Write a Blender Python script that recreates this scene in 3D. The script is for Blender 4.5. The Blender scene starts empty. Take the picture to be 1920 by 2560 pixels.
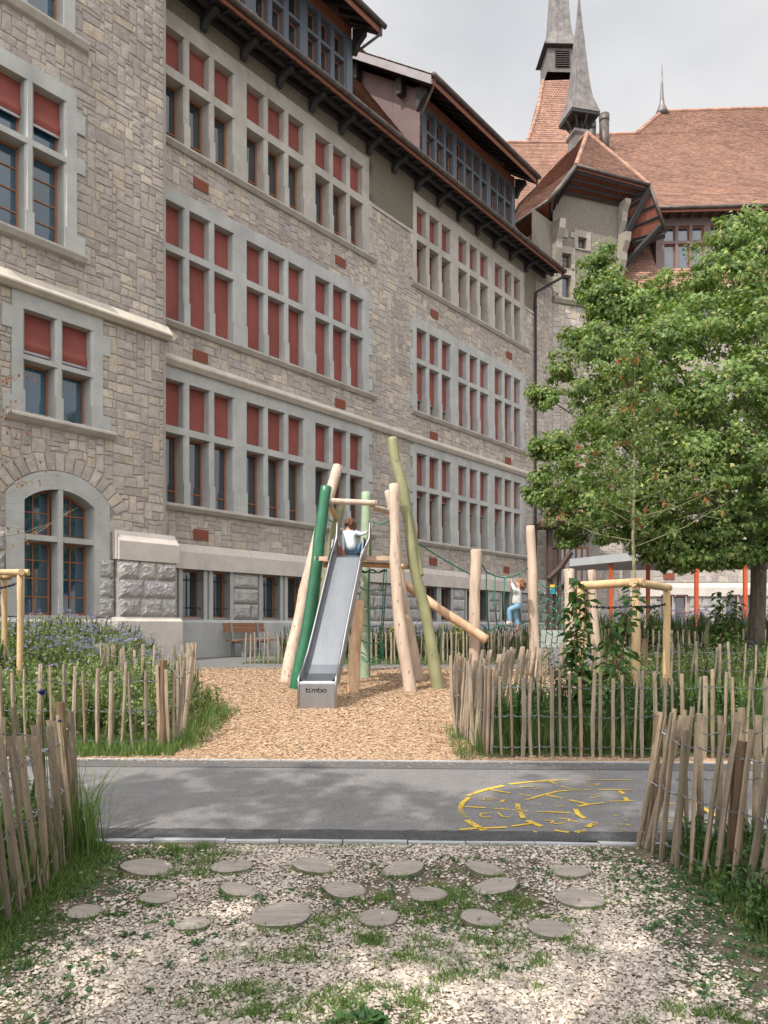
import bpy, bmesh, math, random
import numpy as np
from mathutils import Vector, Matrix, Euler
C = bpy.context.scene
COL = C.collection
R = random.Random(7)
RN = np.random.default_rng(7)
# ---------------------------------------------------------------- camera
F, VH, CZ = 1950.0, 1566.0, 1.5          # focal length and horizon line in photo pixels, eye height
cd = bpy.data.cameras.new('camera'); cam = bpy.data.objects.new('camera', cd); COL.objects.link(cam)
cam.location = (0, 0, CZ); cam.rotation_euler = (math.radians(90), 0, 0)
cd.sensor_fit = 'VERTICAL'; cd.sensor_height = 36.0; cd.sensor_width = 27.0
cd.lens = F/2560*36.0; cd.shift_y = (VH-1280)/2560.0; cd.clip_start = .05; cd.clip_end = 2000
C.camera = cam
# ---------------------------------------------------------------- light
TH = math.atan2(1540, F)
D = (math.sin(TH), math.cos(TH)); NRM = (math.cos(TH), -math.sin(TH))
EL = math.radians(52)
sh = Vector((-D[0]+.03*NRM[0], -D[1]+.03*NRM[1], 0)).normalized()
TOSUN = Vector((sh.x*math.cos(EL), sh.y*math.cos(EL), math.sin(EL)))
ld = bpy.data.lights.new('sun', 'SUN'); sun = bpy.data.objects.new('sun', ld); COL.objects.link(sun)
ld.energy = 3.9; ld.angle = math.radians(.6); ld.color = (1, .93, .83)
sun.rotation_euler = TOSUN.to_track_quat('Z', 'Y').to_euler(); sun.location = (-20, -25, 40)
w = bpy.data.worlds.new('World'); C.world = w; w.use_nodes = True
nt = w.node_tree; nt.nodes.clear()
def nn(t, **k):
    n = nt.nodes.new(t)
    for a, b in k.items():
        if a in n.inputs: n.inputs[a].default_value = b
        else: setattr(n, a, b)
    return n
sky = nn('ShaderNodeTexSky'); sky.sky_type = 'NISHITA'; sky.sun_disc = False
sky.sun_elevation = EL; sky.sun_rotation = math.atan2(TOSUN.x, TOSUN.y)
tc = nn('ShaderNodeTexCoord')
mp = nn('ShaderNodeMapping'); mp.inputs['Scale'].default_value = (1, 1, 2.2); mp.inputs['Location'].default_value = (.35, .1, .2)
n1 = nn('ShaderNodeTexNoise', Scale=1.9, Detail=7.0, Roughness=.52)
n2 = nn('ShaderNodeTexNoise', Scale=4.1, Detail=6.0, Roughness=.5)
L = nt.links.new
L(tc.outputs['Generated'], mp.inputs['Vector']); L(mp.outputs[0], n1.inputs['Vector']); L(mp.outputs[0], n2.inputs['Vector'])
cover = nn('ShaderNodeMapRange'); cover.inputs[1].default_value = .33; cover.inputs[2].default_value = .50; cover.inputs[3].default_value = .85; cover.inputs[4].default_value = 1
L(n1.outputs[0], cover.inputs[0])
# clouds are brighter on the side of the sun
vm = nn('ShaderNodeVectorMath', operation='DOT_PRODUCT'); vm.inputs[1].default_value = TOSUN
L(tc.outputs['Generated'], vm.inputs[0])
glow = nn('ShaderNodeMapRange'); glow.inputs[1].default_value = .1; glow.inputs[2].default_value = 1.0; glow.inputs[3].default_value = 4.25; glow.inputs[4].default_value = 17
L(vm.outputs['Value'], glow.inputs[0])
mod = nn('ShaderNodeMapRange'); mod.inputs[1].default_value = .3; mod.inputs[2].default_value = .7; mod.inputs[3].default_value = .88; mod.inputs[4].default_value = 1.08
L(n2.outputs[0], mod.inputs[0])
mul = nn('ShaderNodeMath', operation='MULTIPLY'); L(glow.outputs[0], mul.inputs[0]); L(mod.outputs[0], mul.inputs[1])
cc = nn('ShaderNodeVectorMath', operation='SCALE'); cc.inputs[0].default_value = (1.0, .995, 1.0); L(mul.outputs[0], cc.inputs['Scale'])
mx = nn('ShaderNodeMixRGB'); L(cover.outputs[0], mx.inputs[0]); L(sky.outputs[0], mx.inputs[1]); L(cc.outputs[0], mx.inputs[2])
bg = nn('ShaderNodeBackground', Strength=.15); L(mx.outputs[0], bg.inputs[0])
wo = nn('ShaderNodeOutputWorld'); L(bg.outputs[0], wo.inputs[0])
C.view_settings.view_transform = 'Standard'; C.view_settings.look = 'None'
C.view_settings.exposure = 0.36; C.view_settings.gamma = 1.0; C.view_settings.use_curve_mapping = False
# ---------------------------------------------------------------- helpers
def zg(y):                               # the ground climbs gently towards the school
    return float(np.interp(y, [3, 5.1, 7.6, 10.5, 14, 18, 21, 30], [0, .1, .2, .38, .5, .6, .68, .75]))
def P(u, v, Y): return Vector(((u-960)/F*Y, Y, CZ+(VH-v)/F*Y))
def G(u, v):                             # where a photo pixel meets the ground
    y = 8.0
    for _ in range(60): y = .5*y+.5*(CZ-zg(y))*F/max(8, v-VH)
    return Vector(((u-960)/F*y, y, zg(y)))
def mat(name, col, rough=.85, var=.2, scale=6, bump=0, bscale=40, metal=0, col2=None, attr=False, spec=.3, stretch=None, bdist=.02, fine=0, coat=0, ior=0, big=0, bigs=.5, knots=0, crack=0):
    m = bpy.data.materials.new(name); m.use_nodes = True
    t = m.node_tree; b = t.nodes['Principled BSDF']; N = t.nodes.new; K = t.links.new
    b.inputs['Roughness'].default_value = rough; b.inputs['Metallic'].default_value = metal
    b.inputs['Specular IOR Level'].default_value = spec
    if ior: b.inputs['IOR'].default_value = ior
    if coat: b.inputs['Coat Weight'].default_value = coat; b.inputs['Coat Roughness'].default_value = .15
    co = N('ShaderNodeTexCoord').outputs['Object']
    if stretch:
        mpn = N('ShaderNodeMapping'); mpn.inputs['Scale'].default_value = stretch; K(co, mpn.inputs[0]); co = mpn.outputs[0]
    no = N('ShaderNodeTexNoise'); no.inputs['Scale'].default_value = scale; no.inputs['Detail'].default_value = 8; no.inputs['Roughness'].default_value = .62
    K(co, no.inputs['Vector'])
    cr = N('ShaderNodeValToRGB'); cr.color_ramp.elements[0].position = .3; cr.color_ramp.elements[1].position = .7
    a = [max(0, x*(1-var)) for x in col]; c = [min(1, x*(1+var)) for x in (col2 or col)]
    if attr: a = [1-var]*3; c = [1+var]*3
    cr.color_ramp.elements[0].color = (*a, 1); cr.color_ramp.elements[1].color = (*c, 1)
    K(no.outputs[0], cr.inputs[0]); out = cr.outputs[0]
    if fine:
        n3 = N('ShaderNodeTexNoise'); n3.inputs['Scale'].default_value = scale*14; n3.inputs['Detail'].default_value = 4; K(co, n3.inputs['Vector'])
        mr = N('ShaderNodeMapRange'); mr.inputs[1].default_value = .3; mr.inputs[2].default_value = .7; mr.inputs[3].default_value = 1-fine; mr.inputs[4].default_value = 1+fine
        K(n3.outputs[0], mr.inputs[0])
        vs = N('ShaderNodeVectorMath'); vs.operation = 'SCALE'; K(out, vs.inputs[0]); K(mr.outputs[0], vs.inputs['Scale']); out = vs.outputs[0]
    if big:
        n4 = N('ShaderNodeTexNoise'); n4.inputs['Scale'].default_value = bigs; n4.inputs['Detail'].default_value = 5
        mq = N('ShaderNodeMapping'); mq.inputs['Scale'].default_value = (1, 1, .45); K(N('ShaderNodeTexCoord').outputs['Object'], mq.inputs[0]); K(mq.outputs[0], n4.inputs['Vector'])
        m4 = N('ShaderNodeMapRange'); m4.inputs[1].default_value = .3; m4.inputs[2].default_value = .7; m4.inputs[3].default_value = 1-big; m4.inputs[4].default_value = 1+big; K(n4.outputs[0], m4.inputs[0])
        v4 = N('ShaderNodeVectorMath'); v4.operation = 'SCALE'; K(out, v4.inputs[0]); K(m4.outputs[0], v4.inputs['Scale']); out = v4.outputs[0]
    for kind, amt in (('k', knots), ('c', crack)):
        if not amt: continue
        mq = N('ShaderNodeMapping'); K(N('ShaderNodeTexCoord').outputs['Object'], mq.inputs[0])
        if kind == 'k':
            mq.inputs['Scale'].default_value = (5, 5, 2.6); vo = N('ShaderNodeTexVoronoi'); vo.inputs['Scale'].default_value = 1.3; K(mq.outputs[0], vo.inputs['Vector']); src = vo.outputs['Distance']; lo, hi = .05, .13
        else:
            mq.inputs['Scale'].default_value = (26, 26, .9); vo = N('ShaderNodeTexNoise'); vo.inputs['Scale'].default_value = 1; vo.inputs['Detail'].default_value = 3; K(mq.outputs[0], vo.inputs['Vector']); src = vo.outputs[0]; lo, hi = .30, .36
        m5 = N('ShaderNodeMapRange'); m5.inputs[1].default_value = lo; m5.inputs[2].default_value = hi; m5.inputs[3].default_value = 1-amt; m5.inputs[4].default_value = 1; K(src, m5.inputs[0])
        v5 = N('ShaderNodeVectorMath'); v5.operation = 'SCALE'; K(out, v5.inputs[0]); K(m5.outputs[0], v5.inputs['Scale']); out = v5.outputs[0]
    if attr:
        at = N('ShaderNodeAttribute'); at.attribute_name = 'Col'
        mm = N('ShaderNodeVectorMath'); mm.operation = 'MULTIPLY'; K(at.outputs[0], mm.inputs[0]); K(out, mm.inputs[1]); out = mm.outputs[0]
    K(out, b.inputs['Base Color'])
    if bump:
        nb = N('ShaderNodeTexNoise'); nb.inputs['Scale'].default_value = bscale; nb.inputs['Detail'].default_value = 6; K(co, nb.inputs['Vector'])
        bp = N('ShaderNodeBump'); bp.inputs['Strength'].default_value = bump; bp.inputs['Distance'].default_value = bdist
        K(nb.outputs[0], bp.inputs['Height']); K(bp.outputs[0], b.inputs['Normal'])
    return m
def leafmat(name, trans=.4, rough=.55, tint=(1.15, 1.25, .5)):
    m = bpy.data.materials.new(name); m.use_nodes = True
    t = m.node_tree; b = t.nodes['Principled BSDF']; N = t.nodes.new; K = t.links.new
    b.inputs['Roughness'].default_value = rough; b.inputs['Specular IOR Level'].default_value = .35
    at = N('ShaderNodeAttribute'); at.attribute_name = 'Col'; K(at.outputs[0], b.inputs['Base Color'])
    tr = N('ShaderNodeBsdfTranslucent'); mm = N('ShaderNodeVectorMath'); mm.operation = 'MULTIPLY'; mm.inputs[1].default_value = tint
    K(at.outputs[0], mm.inputs[0]); K(mm.outputs[0], tr.inputs[0])
    mi = N('ShaderNodeMixShader'); mi.inputs[0].default_value = trans
    K(b.outputs[0], mi.inputs[1]); K(tr.outputs[0], mi.inputs[2]); K(mi.outputs[0], t.nodes['Material Output'].inputs[0])
    return m
class MB:
    def __init__(s): s.v = []; s.f = []; s.c = []; s.m = []
    def face(s, pts, col=None, mi=0):
        i = len(s.v); s.v += [tuple(p) for p in pts]; s.f.append(tuple(range(i, i+len(pts)))); s.c.append(col); s.m.append(mi)
    def add(s, verts, faces, col=None, mi=0):
        i = len(s.v); s.v += [tuple(p) for p in verts]
        for f in faces: s.f.append(tuple(i+k for k in f)); s.c.append(col); s.m.append(mi)
    def hexa(s, p, col=None, mi=0):      # p: 4 bottom points then the 4 above them
        s.add(p, [(3, 2, 1, 0), (4, 5, 6, 7), (0, 1, 5, 4), (1, 2, 6, 5), (2, 3, 7, 6), (3, 0, 4, 7)], col, mi)
    def box(s, c, size, rz=0, col=None, mi=0, M=None):
        x, y, z = [k/2 for k in size]
        pts = [Vector(q) for q in ((-x, -y, -z), (x, -y, -z), (x, y, -z), (-x, y, -z), (-x, -y, z), (x, -y, z), (x, y, z), (-x, y, z))]
        Mx = Matrix.Translation(c) @ (M if M is not None else Matrix.Rotation(rz, 4, 'Z'))
        s.hexa([Mx @ q for q in pts], col, mi)
    def tube(s, pts, rad, n=8, cap=True, col=None, mi=0, wob=0, rnd=None):
        pts = [Vector(p) for p in pts]
        if not hasattr(rad, '__len__'): rad = [rad]*len(pts)
        i0 = len(s.v); prev = None
        for k, p in enumerate(pts):
            t = (pts[min(k+1, len(pts)-1)]-pts[max(k-1, 0)]).normalized()
            if prev is None:
                a = Vector((0, 0, 1)) if abs(t.z) < .9 else Vector((1, 0, 0))
                e = t.cross(a).normalized()
            else: e = (prev - t*prev.dot(t)).normalized()
            prev = e; g = t.cross(e)
            for j in range(n):
                q = 2*math.pi*j/n; r = rad[k]*(1+(rnd.uniform(-wob, wob) if rnd else 0))
                s.v.append(tuple(p+e*(r*math.cos(q))+g*(r*math.sin(q))))
        for k in range(len(pts)-1):
            for j in range(n):
                a = i0+k*n+j; b = i0+k*n+(j+1) % n
                s.f.append((a, b, b+n, a+n)); s.c.append(col); s.m.append(mi)
        if cap:
            s.f.append(tuple(i0+j for j in range(n))[::-1]); s.c.append(col); s.m.append(mi)
            s.f.append(tuple(i0+(len(pts)-1)*n+j for j in range(n))); s.c.append(col); s.m.append(mi)
    def build(s, name, mats, parent=None, smooth=False, label=None):
        me = bpy.data.meshes.new(name); me.from_pydata(s.v, [], s.f)
        if not isinstance(mats, (list, tuple)): mats = [mats]
        for m in mats: me.materials.append(m)
        if len(mats) > 1: me.polygons.foreach_set('material_index', s.m)
        if any(c is not None for c in s.c):
            ca = me.color_attributes.new('Col', 'FLOAT_COLOR', 'CORNER'); arr = []
            for f, c in zip(s.f, s.c): arr += [*(c or (.5, .5, .5)), 1.0]*len(f)
            ca.data.foreach_set('color', arr)
        if smooth: me.polygons.foreach_set('use_smooth', [True]*len(s.f))
        me.update(); o = bpy.data.objects.new(name, me); COL.objects.link(o)
        if parent: attach(o, parent)
        if label: o['label'] = label
        return o
def trimesh(name, V, T, colv, m, parent=None):
    me = bpy.data.meshes.new(name); me.vertices.add(len(V)); me.vertices.foreach_set('co', np.asarray(V, np.float32).ravel())
    T = np.asarray(T, np.int32); me.loops.add(T.size); me.loops.foreach_set('vertex_index', T.ravel())
    me.polygons.add(len(T)); me.polygons.foreach_set('loop_start', np.arange(0, T.size, 3, dtype=np.int32))
    me.polygons.foreach_set('loop_total', np.full(len(T), 3, np.int32))
    me.materials.append(m)
    if colv is not None:
        ca = me.color_attributes.new('Col', 'FLOAT_COLOR', 'POINT')
        ca.data.foreach_set('color', np.hstack([colv, np.ones((len(V), 1))]).astype(np.float32).ravel())
    me.update(); me.validate()
    o = bpy.data.objects.new(name, me); COL.objects.link(o)
    if parent: attach(o, parent)
    return o
def attach(o, parent):
    o.parent = parent
    if parent.type == 'EMPTY' and parent.parent is None: o.matrix_parent_inverse = Matrix.Translation(parent.location).inverted()
def thing(name, label, cat, loc, group=None):
    o = bpy.data.objects.new(name, None); COL.objects.link(o); o.location = loc; o.empty_display_size = .2
    o['label'] = label; o['category'] = cat
    if group: o['group'] = group
    return o
def tag(o, label=None, cat=None, group=None, kind=None):
    if label: o['label'] = label
    if cat: o['category'] = cat
    if group: o['group'] = group
    if kind: o['kind'] = kind
    return o
class Frame:                             # a vertical wall plane: s along it, z up, o out of it
    def __init__(s, O, d):
        l = math.hypot(*d); s.O = O; s.d = (d[0]/l, d[1]/l); s.n = (s.d[1], -s.d[0])
    def p(s, a, z, o=0): return Vector((s.O[0]+s.d[0]*a+s.n[0]*o, s.O[1]+s.d[1]*a+s.n[1]*o, z))
    def inv(s, u, v, o=0):
        k = (u-960)/F; x = s.O[0]+s.n[0]*o; y = s.O[1]+s.n[1]*o
        t = (k*y-x)/(s.d[0]-k*s.d[1]); Y = y+s.d[1]*t
        return t, CZ+(VH-v)/F*Y
    def box(s, mb, s0, s1, z0, z1, o0, o1, col=None, mi=0):
        mb.hexa([s.p(s0, z0, o1), s.p(s1, z0, o1), s.p(s1, z0, o0), s.p(s0, z0, o0), s.p(s0, z1, o1), s.p(s1, z1, o1), s.p(s1, z1, o0), s.p(s0, z1, o0)], col, mi)
    def ext(s, mb, s0, s1, prof, col=None, mi=0, bev0=0, bev1=0):   # extrude an (o, z) outline along s; ends may follow o (returns)
        n = len(prof); a = [s.p(s0-bev0*q[0], q[1], q[0]) for q in prof]; b = [s.p(s1+bev1*q[0], q[1], q[0]) for q in prof]
        mb.add(a+b, [tuple(range(n))[::-1], tuple(range(n, 2*n))]+[(i, (i+1) % n, n+(i+1) % n, n+i) for i in range(n)], col, mi)
def inrect(a, z, r, e=1e-6): return r[0]-e < a < r[1]+e and r[2]-e < z < r[3]+e
def sheet(mb, fr, rects, holes, o, side=.08, col=None):
    """flat front made of rects minus holes, with its outer edges returned by `side`"""
    S = sorted({round(x, 4) for r in rects+holes for x in r[:2]}); Z = sorted({round(x, 4) for r in rects+holes for x in r[2:]})
    def fill(i, j):
        if i < 0 or j < 0 or i >= len(S)-1 or j >= len(Z)-1: return 0
        a = (S[i]+S[i+1])/2; z = (Z[j]+Z[j+1])/2
        if any(inrect(a, z, h) for h in holes): return 2
        return 1 if any(inrect(a, z, r) for r in rects) else 0
    for i in range(len(S)-1):
        for j in range(len(Z)-1):
            if fill(i, j) != 1: continue
            a0, a1, z0, z1 = S[i], S[i+1], Z[j], Z[j+1]
            mb.face([fr.p(a0, z0, o), fr.p(a1, z0, o), fr.p(a1, z1, o), fr.p(a0, z1, o)], col)
            for (di, dj, e) in ((-1, 0, ((a0, z1), (a0, z0))), (1, 0, ((a1, z0), (a1, z1))), (0, -1, ((a0, z0), (a1, z0))), (0, 1, ((a1, z1), (a0, z1)))):
                if fill(i+di, j+dj) == 0:
                    p, q = e; mb.face([fr.p(*p, o), fr.p(*p, o-side), fr.p(*q, o-side), fr.p(*q, o)], col)
def reveal(mb, fr, a, b, z0, z1, o, depth, c=.05, notch=None):
    """chamfered sides of one window light; below `notch` the chamfer stops"""
    zb = notch if notch else z0; i = o-depth; k = o-c
    for s, g in ((a, -1), (b, 1)):
        w_ = s+g*c
        mb.face([fr.p(w_, zb, o), fr.p(w_, z1, o), fr.p(s, z1, k), fr.p(s, zb, k)])
        mb.face([fr.p(s, zb, k), fr.p(s, z1, k), fr.p(s, z1, i), fr.p(s, zb, i)])
        if notch:
            mb.face([fr.p(s, z0, o), fr.p(s, zb, o), fr.p(s, zb, i), fr.p(s, z0, i)])
            mb.face([fr.p(w_, zb, o), fr.p(s, zb, o), fr.p(s, zb, k)])
    mb.face([fr.p(a-c, z1, o), fr.p(b+c, z1, o), fr.p(b, z1, i), fr.p(a, z1, i)])
    mb.face([fr.p(a, z0, o), fr.p(b, z0, o), fr.p(b, z0+.05, i), fr.p(a, z0+.05, i)])
STONES = [(.343, .302, .267), (.362, .322, .281), (.318, .280, .252), (.376, .333, .290), (.41, .348, .282), (.432, .376, .305), (.333, .300, .275), (.395, .328, .258), (.348, .308, .276), (.326, .289, .263)]
SW = [5, 5, 4, 4, 2, 2, 4, 1, 4, 4]
def stones(mb, fr, s0, s1, z0, z1, solid, o=0, cw=.115, ch=.112, seed=1, relief=.02, rough=1.0, wmax=5, hmax=3):
    r = random.Random(seed); nx = int((s1-s0)/cw); nz = int((z1-z0)/ch); occ = np.zeros((nx, nz), bool)
    for i in range(nx):
        for j in range(nz):
            if not solid(s0+(i+.5)*cw, z0+(j+.5)*ch): occ[i, j] = True
    jx = np.array([[r.uniform(-.02, .02) for _ in range(nz+1)] for _ in range(nx+1)]); jz = np.array([[r.uniform(-.02, .02) for _ in range(nz+1)] for _ in range(nx+1)])
    for j in range(nz):
        for i in range(nx):
            if occ[i, j]: continue
            w_ = r.choice([2, 2, 3, 3, 4, wmax]); h_ = r.choice([1, 2, 2, 2, hmax, 2])
            if r.random() < .12: w_, h_ = 2, hmax+1
            while w_ > 1 and (i+w_ > nx or occ[i:i+w_, j].any()): w_ -= 1
            if w_ == 1: h_ = min(h_, 2)
            while h_ > 1 and (j+h_ > nz or occ[i:i+w_, j:j+h_].any()): h_ -= 1
            occ[i:i+w_, j:j+h_] = True
            g = .006
            q = [(s0+i*cw+jx[i, j]+g, z0+j*ch+jz[i, j]+g), (s0+(i+w_)*cw+jx[i+w_, j]-g, z0+j*ch+jz[i+w_, j]+g), (s0+(i+w_)*cw+jx[i+w_, j+h_]-g, z0+(j+h_)*ch+jz[i+w_, j+h_]-g), (s0+i*cw+jx[i, j+h_]+g, z0+(j+h_)*ch+jz[i, j+h_]-g)]
            stone(mb, fr, q, o, r, relief*rough)
def stone(mb, fr, q, o, r, relief, col=None, inset=.012):
    cx = sum(a for a, _ in q)/4; cz = sum(b for _, b in q)/4
    c = col or r.choices(STONES, SW)[0]; k = r.uniform(.88, 1.12); c = tuple(x*k for x in c)
    V = [fr.p(a, b, o) for a, b in q]
    def ins(a, b, d):
        l = math.hypot(a-cx, b-cz) or 1; f = max(.3, 1-d*1.4/l); return cx+(a-cx)*f, cz+(b-cz)*f
    h = [relief*r.uniform(.6, 1) for _ in range(4)]
    V += [fr.p(*ins(a, b, inset), o+h[t]) for t, (a, b) in enumerate(q)]
    tx, tz = r.uniform(-.25, .25), r.uniform(-.25, .25)
    V.append(fr.p(cx+tx*(q[1][0]-q[0][0]), cz+tz*(q[3][1]-q[0][1]), o+relief*r.uniform(.85, 1.2)))
    mb.add(V, [(0, 1, 5, 4), (1, 2, 6, 5), (2, 3, 7, 6), (3, 0, 4, 7), (4, 5, 8), (5, 6, 8), (6, 7, 8), (7, 4, 8)], c)
TILES = [(.31, .172, .122), (.29, .162, .118), (.32, .18, .13), (.262, .15, .117), (.338, .197, .144), (.248, .15, .125), (.305, .165, .116)]
def tiles(mb, bl, br, tr, tl, tw=.15, th=.135, seed=1, lift=.034, dark=1.0):
    """plain clay tiles in overlapping rows over a four-sided roof patch"""
    r = random.Random(seed); bl, br, tr, tl = [Vector(p) for p in (bl, br, tr, tl)]
    Hh = max(((tl+tr)/2-(bl+br)/2).length, (tl-bl).length*.7); rows = max(1, int(Hh/th))
    nrm = (br-bl if (br-bl).length > .01 else tr-tl).cross(tl-bl).normalized()
    if nrm.z < 0: nrm = -nrm
    for k in range(rows):
        t0 = k/rows; t1 = min(1, (k+1.25)/rows)
        L0 = bl.lerp(tl, t0); R0 = br.lerp(tr, t0); L1 = bl.lerp(tl, t1); R1 = br.lerp(tr, t1)
        W0 = (R0-L0).length
        if W0 < .05: continue
        ub = (k+1)/rows; LU = bl.lerp(tl, ub); RU = br.lerp(tr, ub)
        nr = (R0-L0).cross(LU-L0).normalized(); nr = -nr if nr.z < 0 else nr
        mb.face([L0-nr*.02, R0-nr*.02, RU-nr*.02, LU-nr*.02], (.2, .1, .07)); nrm = nr
        e = (R0-L0)/W0; n = max(1, round(W0/tw)); ofs = .5*(k % 2)
        W1 = (R1-L1).length; a1 = (L1-L0).dot(e); b1 = a1+W1
        for i in range(-1, n+1):
            x0 = max(0, (i+ofs)*W0/n); x1 = min(W0, (i+1+ofs)*W0/n)
            if x1-x0 < .02: continue
            y0 = min(max(x0, a1), b1); y1 = min(max(x1, a1), b1)
            up = (L1-L0)-e*a1; g = .004
            j = nrm*(lift+r.uniform(-.004, .006)); c = r.choice(TILES); kk = r.uniform(.92, 1.08)*dark; c = tuple(q*kk for q in c)
            A = L0+e*(x0+g)+j; B = L0+e*(x1-g)+j; M_ = L0+e*((x0+x1)/2)+j-up*.22
            mb.face([A-j*1.1, B-j*1.1, B, A], tuple(q*.62 for q in c)); mb.face([A, A*.72+B*.28-up*.17, M_*.999+(A*.5+B*.5)*.001, A*.28+B*.72-up*.17, B, L0+up+e*(y1-g)+nrm*.002, L0+up+e*(y0+g)+nrm*.002], c)  # lower lip coloured darker, for grime and the shadow line of each row
def ridge_tiles(mb, a, b, r=.11, n=None, seed=3):
    a, b = Vector(a), Vector(b); rr = random.Random(seed); n = n or max(2, int((b-a).length/.36))
    for i in range(n):
        p, q = a.lerp(b, i/n), a.lerp(b, (i+1.08)/n); c = rr.choice(TILES); mb.tube([p, q], [r*1.08, r*.92], 7, True, c)
# ---------------------------------------------------------------- materials
M = {}
M['stone'] = mat('rubble_stone', (.3, .27, .24), .9, .2, 7, .6, 26, attr=True, bdist=.035, fine=.14, big=.13, bigs=.55)
M['mortar'] = mat('mortar', (.29, .26, .232), .95, .15, 9, .3, 60)
M['frame'] = mat('dressed_stone', (.35, .35, .336), .85, .12, 2.2, .12, 60, fine=.06, big=.09, bigs=1.6)
M['frame_dark'] = mat('weathered_dressed_stone', (.37, .345, .31), .85, .14, 2.2, .15, 60, fine=.08, big=.12, bigs=1.4)
M['lime'] = mat('pale_limestone', (.46, .42, .38), .85, .13, 1.6, .15, 40, fine=.06)
M['cornice'] = mat('string_course_stone', (.42, .39, .34), .85, .14, 3, .15, 50, col2=(.45, .40, .33), fine=.06)
M['granite'] = mat('rusticated_stone', (.33, .315, .30), .9, .28, 5, .8, 30, attr=True, bdist=.03, fine=.2)
M['cast'] = mat('roughcast', (.20, .175, .135), .95, .35, 22, 1.0, 55, bdist=.05, fine=.3)
M['wood_red'] = mat('varnished_window_wood', (.30, .125, .06), .5, .2, 12)
M['blind'] = mat('red_blind', (.235, .068, .055), .8, .14, 1.0, .15, 90, big=.10, bigs=.8)
M['glass'] = mat('window_glass', (.018, .026, .034), .04, .3, 1.5, spec=.5, ior=2.3)
M['metalrail'] = mat('blind_rail', (.35, .35, .35), .4, .1, 5, metal=.6)
M['vent'] = mat('red_brick_vent', (.20, .065, .04), .9, .25, 30, .5, 60)
M['black'] = mat('black_stained_timber', (.030, .028, .028), .6, .3, 9, .2, 40)
M['timber'] = mat('dark_brown_timber', (.075, .048, .04), .7, .25, 9, .2, 40)
M['soffit'] = mat('red_brown_soffit', (.22, .085, .055), .75, .2, 8)
M['gutter'] = mat('weathered_copper', (.075, .06, .052), .5, .3, 4, metal=.35, col2=(.10, .085, .075))
M['zinc'] = mat('grey_zinc', (.115, .11, .112), .5, .25, 3, metal=.35, col2=(.17, .15, .14), big=.15, bigs=1)
M['cheek'] = mat('mauve_copper_cladding', (.15, .108, .106), .55, .12, 1.2, metal=.35, fine=.05)
M['steelblue'] = mat('blue_grey_painted_timber', (.10, .115, .135), .5, .15, 6)
M['mauve'] = mat('brown_painted_timber', (.16, .115, .11), .6, .15, 6)
M['tile'] = mat('clay_roof_tile', (.3, .15, .1), .88, .2, 1.1, .2, 60, attr=True, fine=.15, big=.12, bigs=.35)
M['iron'] = mat('wrought_iron', (.03, .03, .03), .5, .2, 9, metal=.5)
M['cast2'] = mat('grey_roughcast', (.22, .195, .165), .95, .28, 14, 1.0, 45, bdist=.05, fine=.22)
M['lime2'] = mat('tower_dressed_stone', (.275, .25, .212), .85, .16, 2.5, .15, 50, fine=.08)
M['glass_sky'] = mat('upper_window_glass', (.03, .045, .06), .03, .2, 1, spec=.5, ior=1.95)
M['glass_bay'] = mat('blue_reflection_glass', (.018, .06, .095), .04, .3, 1.2, spec=.5, ior=2.2)  # blue base colour stands in for the tinted reflection in these panes
M['wood_dark'] = mat('brown_window_wood', (.13, .075, .05), .55, .2, 8)
M['soffit2'] = mat('red_boarding', (.15, .045, .026), .75, .25, 7, stretch=(1, 1, 1))
M['zinc2'] = mat('aged_zinc_panel', (.12, .105, .10), .5, .3, 5, metal=.4)
M['granite_lit'] = M['granite']
M['vent2'] = M['vent']
"""MATERIALS"""
# ================================================================ STRUCTURE: the long school wing
FA = Frame((-5.15, 20.5), D)
RX = random.Random(11)
school = thing('school_building', 'long rubble stone school wing with grouped red blinds and stone mullions, left of the slide', 'building', FA.p(9, .6, 0))
BAY1 = [(-.80, -.11), (0, .73), (.83, 1.56), (1.99, 2.72), (2.81, 3.54), (3.64, 4.36), (4.81, 5.53), (5.63, 6.36), (6.46, 7.18)]
BAY2 = [(10.18, 10.87), (10.99, 11.67), (11.81, 12.50), (12.97, 13.67), (13.80, 14.46), (14.61, 15.32), (15.78, 16.50), (16.62, 17.30), (17.44, 18.10)]
FLOORS = [(4.66, 6.48, 6.66, 7.85, 8.20), (9.36, 11.13, 11.31, 12.42, 12.78), (14.0, 15.62, 15.86, 16.86, 17.28)]
FR1, FR2 = (-1.07, 7.44), (9.95, 18.38)
B = .5                                    # the left bay stands this far forward
fr_rects = [(a, b, f[0]-.02, f[4]) for f in FLOORS for a, b in (FR1, FR2)]
OP = .46
CH = .045
# ---- masonry backing
mb = MB()
bas_w = [(-.22, .46), (.77, 1.37), (2.58, 3.28), (3.59, 4.19), (10.74, 11.45), (11.73, 12.41), (13.57, 14.25), (14.55, 15.2), (16.35, 17.01), (17.3, 17.95)]
sheet(mb, FA, [(-1.2, 19.5, .4, 17.98)], fr_rects+[(a, b, 1.72, 2.98) for a, b in bas_w], 0, 0)
FA.box(mb, -9.5, 19.4, .3, 17.6, -9.6, -.5)  # unseen core box added behind the facade to block the sun
mb.face([FA.p(19.5, .3, 0), FA.p(19.5, .3, -9), FA.p(19.5, 18, -9), FA.p(19.5, 18, 0)])
wall = mb.build('wall', M['mortar'], school)
mb = MB()
def solid(a, z):
    if z > 15.85 and (7.3 < a < 10.0 or a > 18.3): return False
    if 8.2 < z < 8.5 or z > 17.2: return False
    return not any(inrect(a, z, (r[0]+.04, r[1]-.04, r[2]+.04, r[3]-.04)) for r in fr_rects)
stones(mb, FA, -1.2, 19.5, 3.66, 17.2, solid, 0, seed=5)
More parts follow.
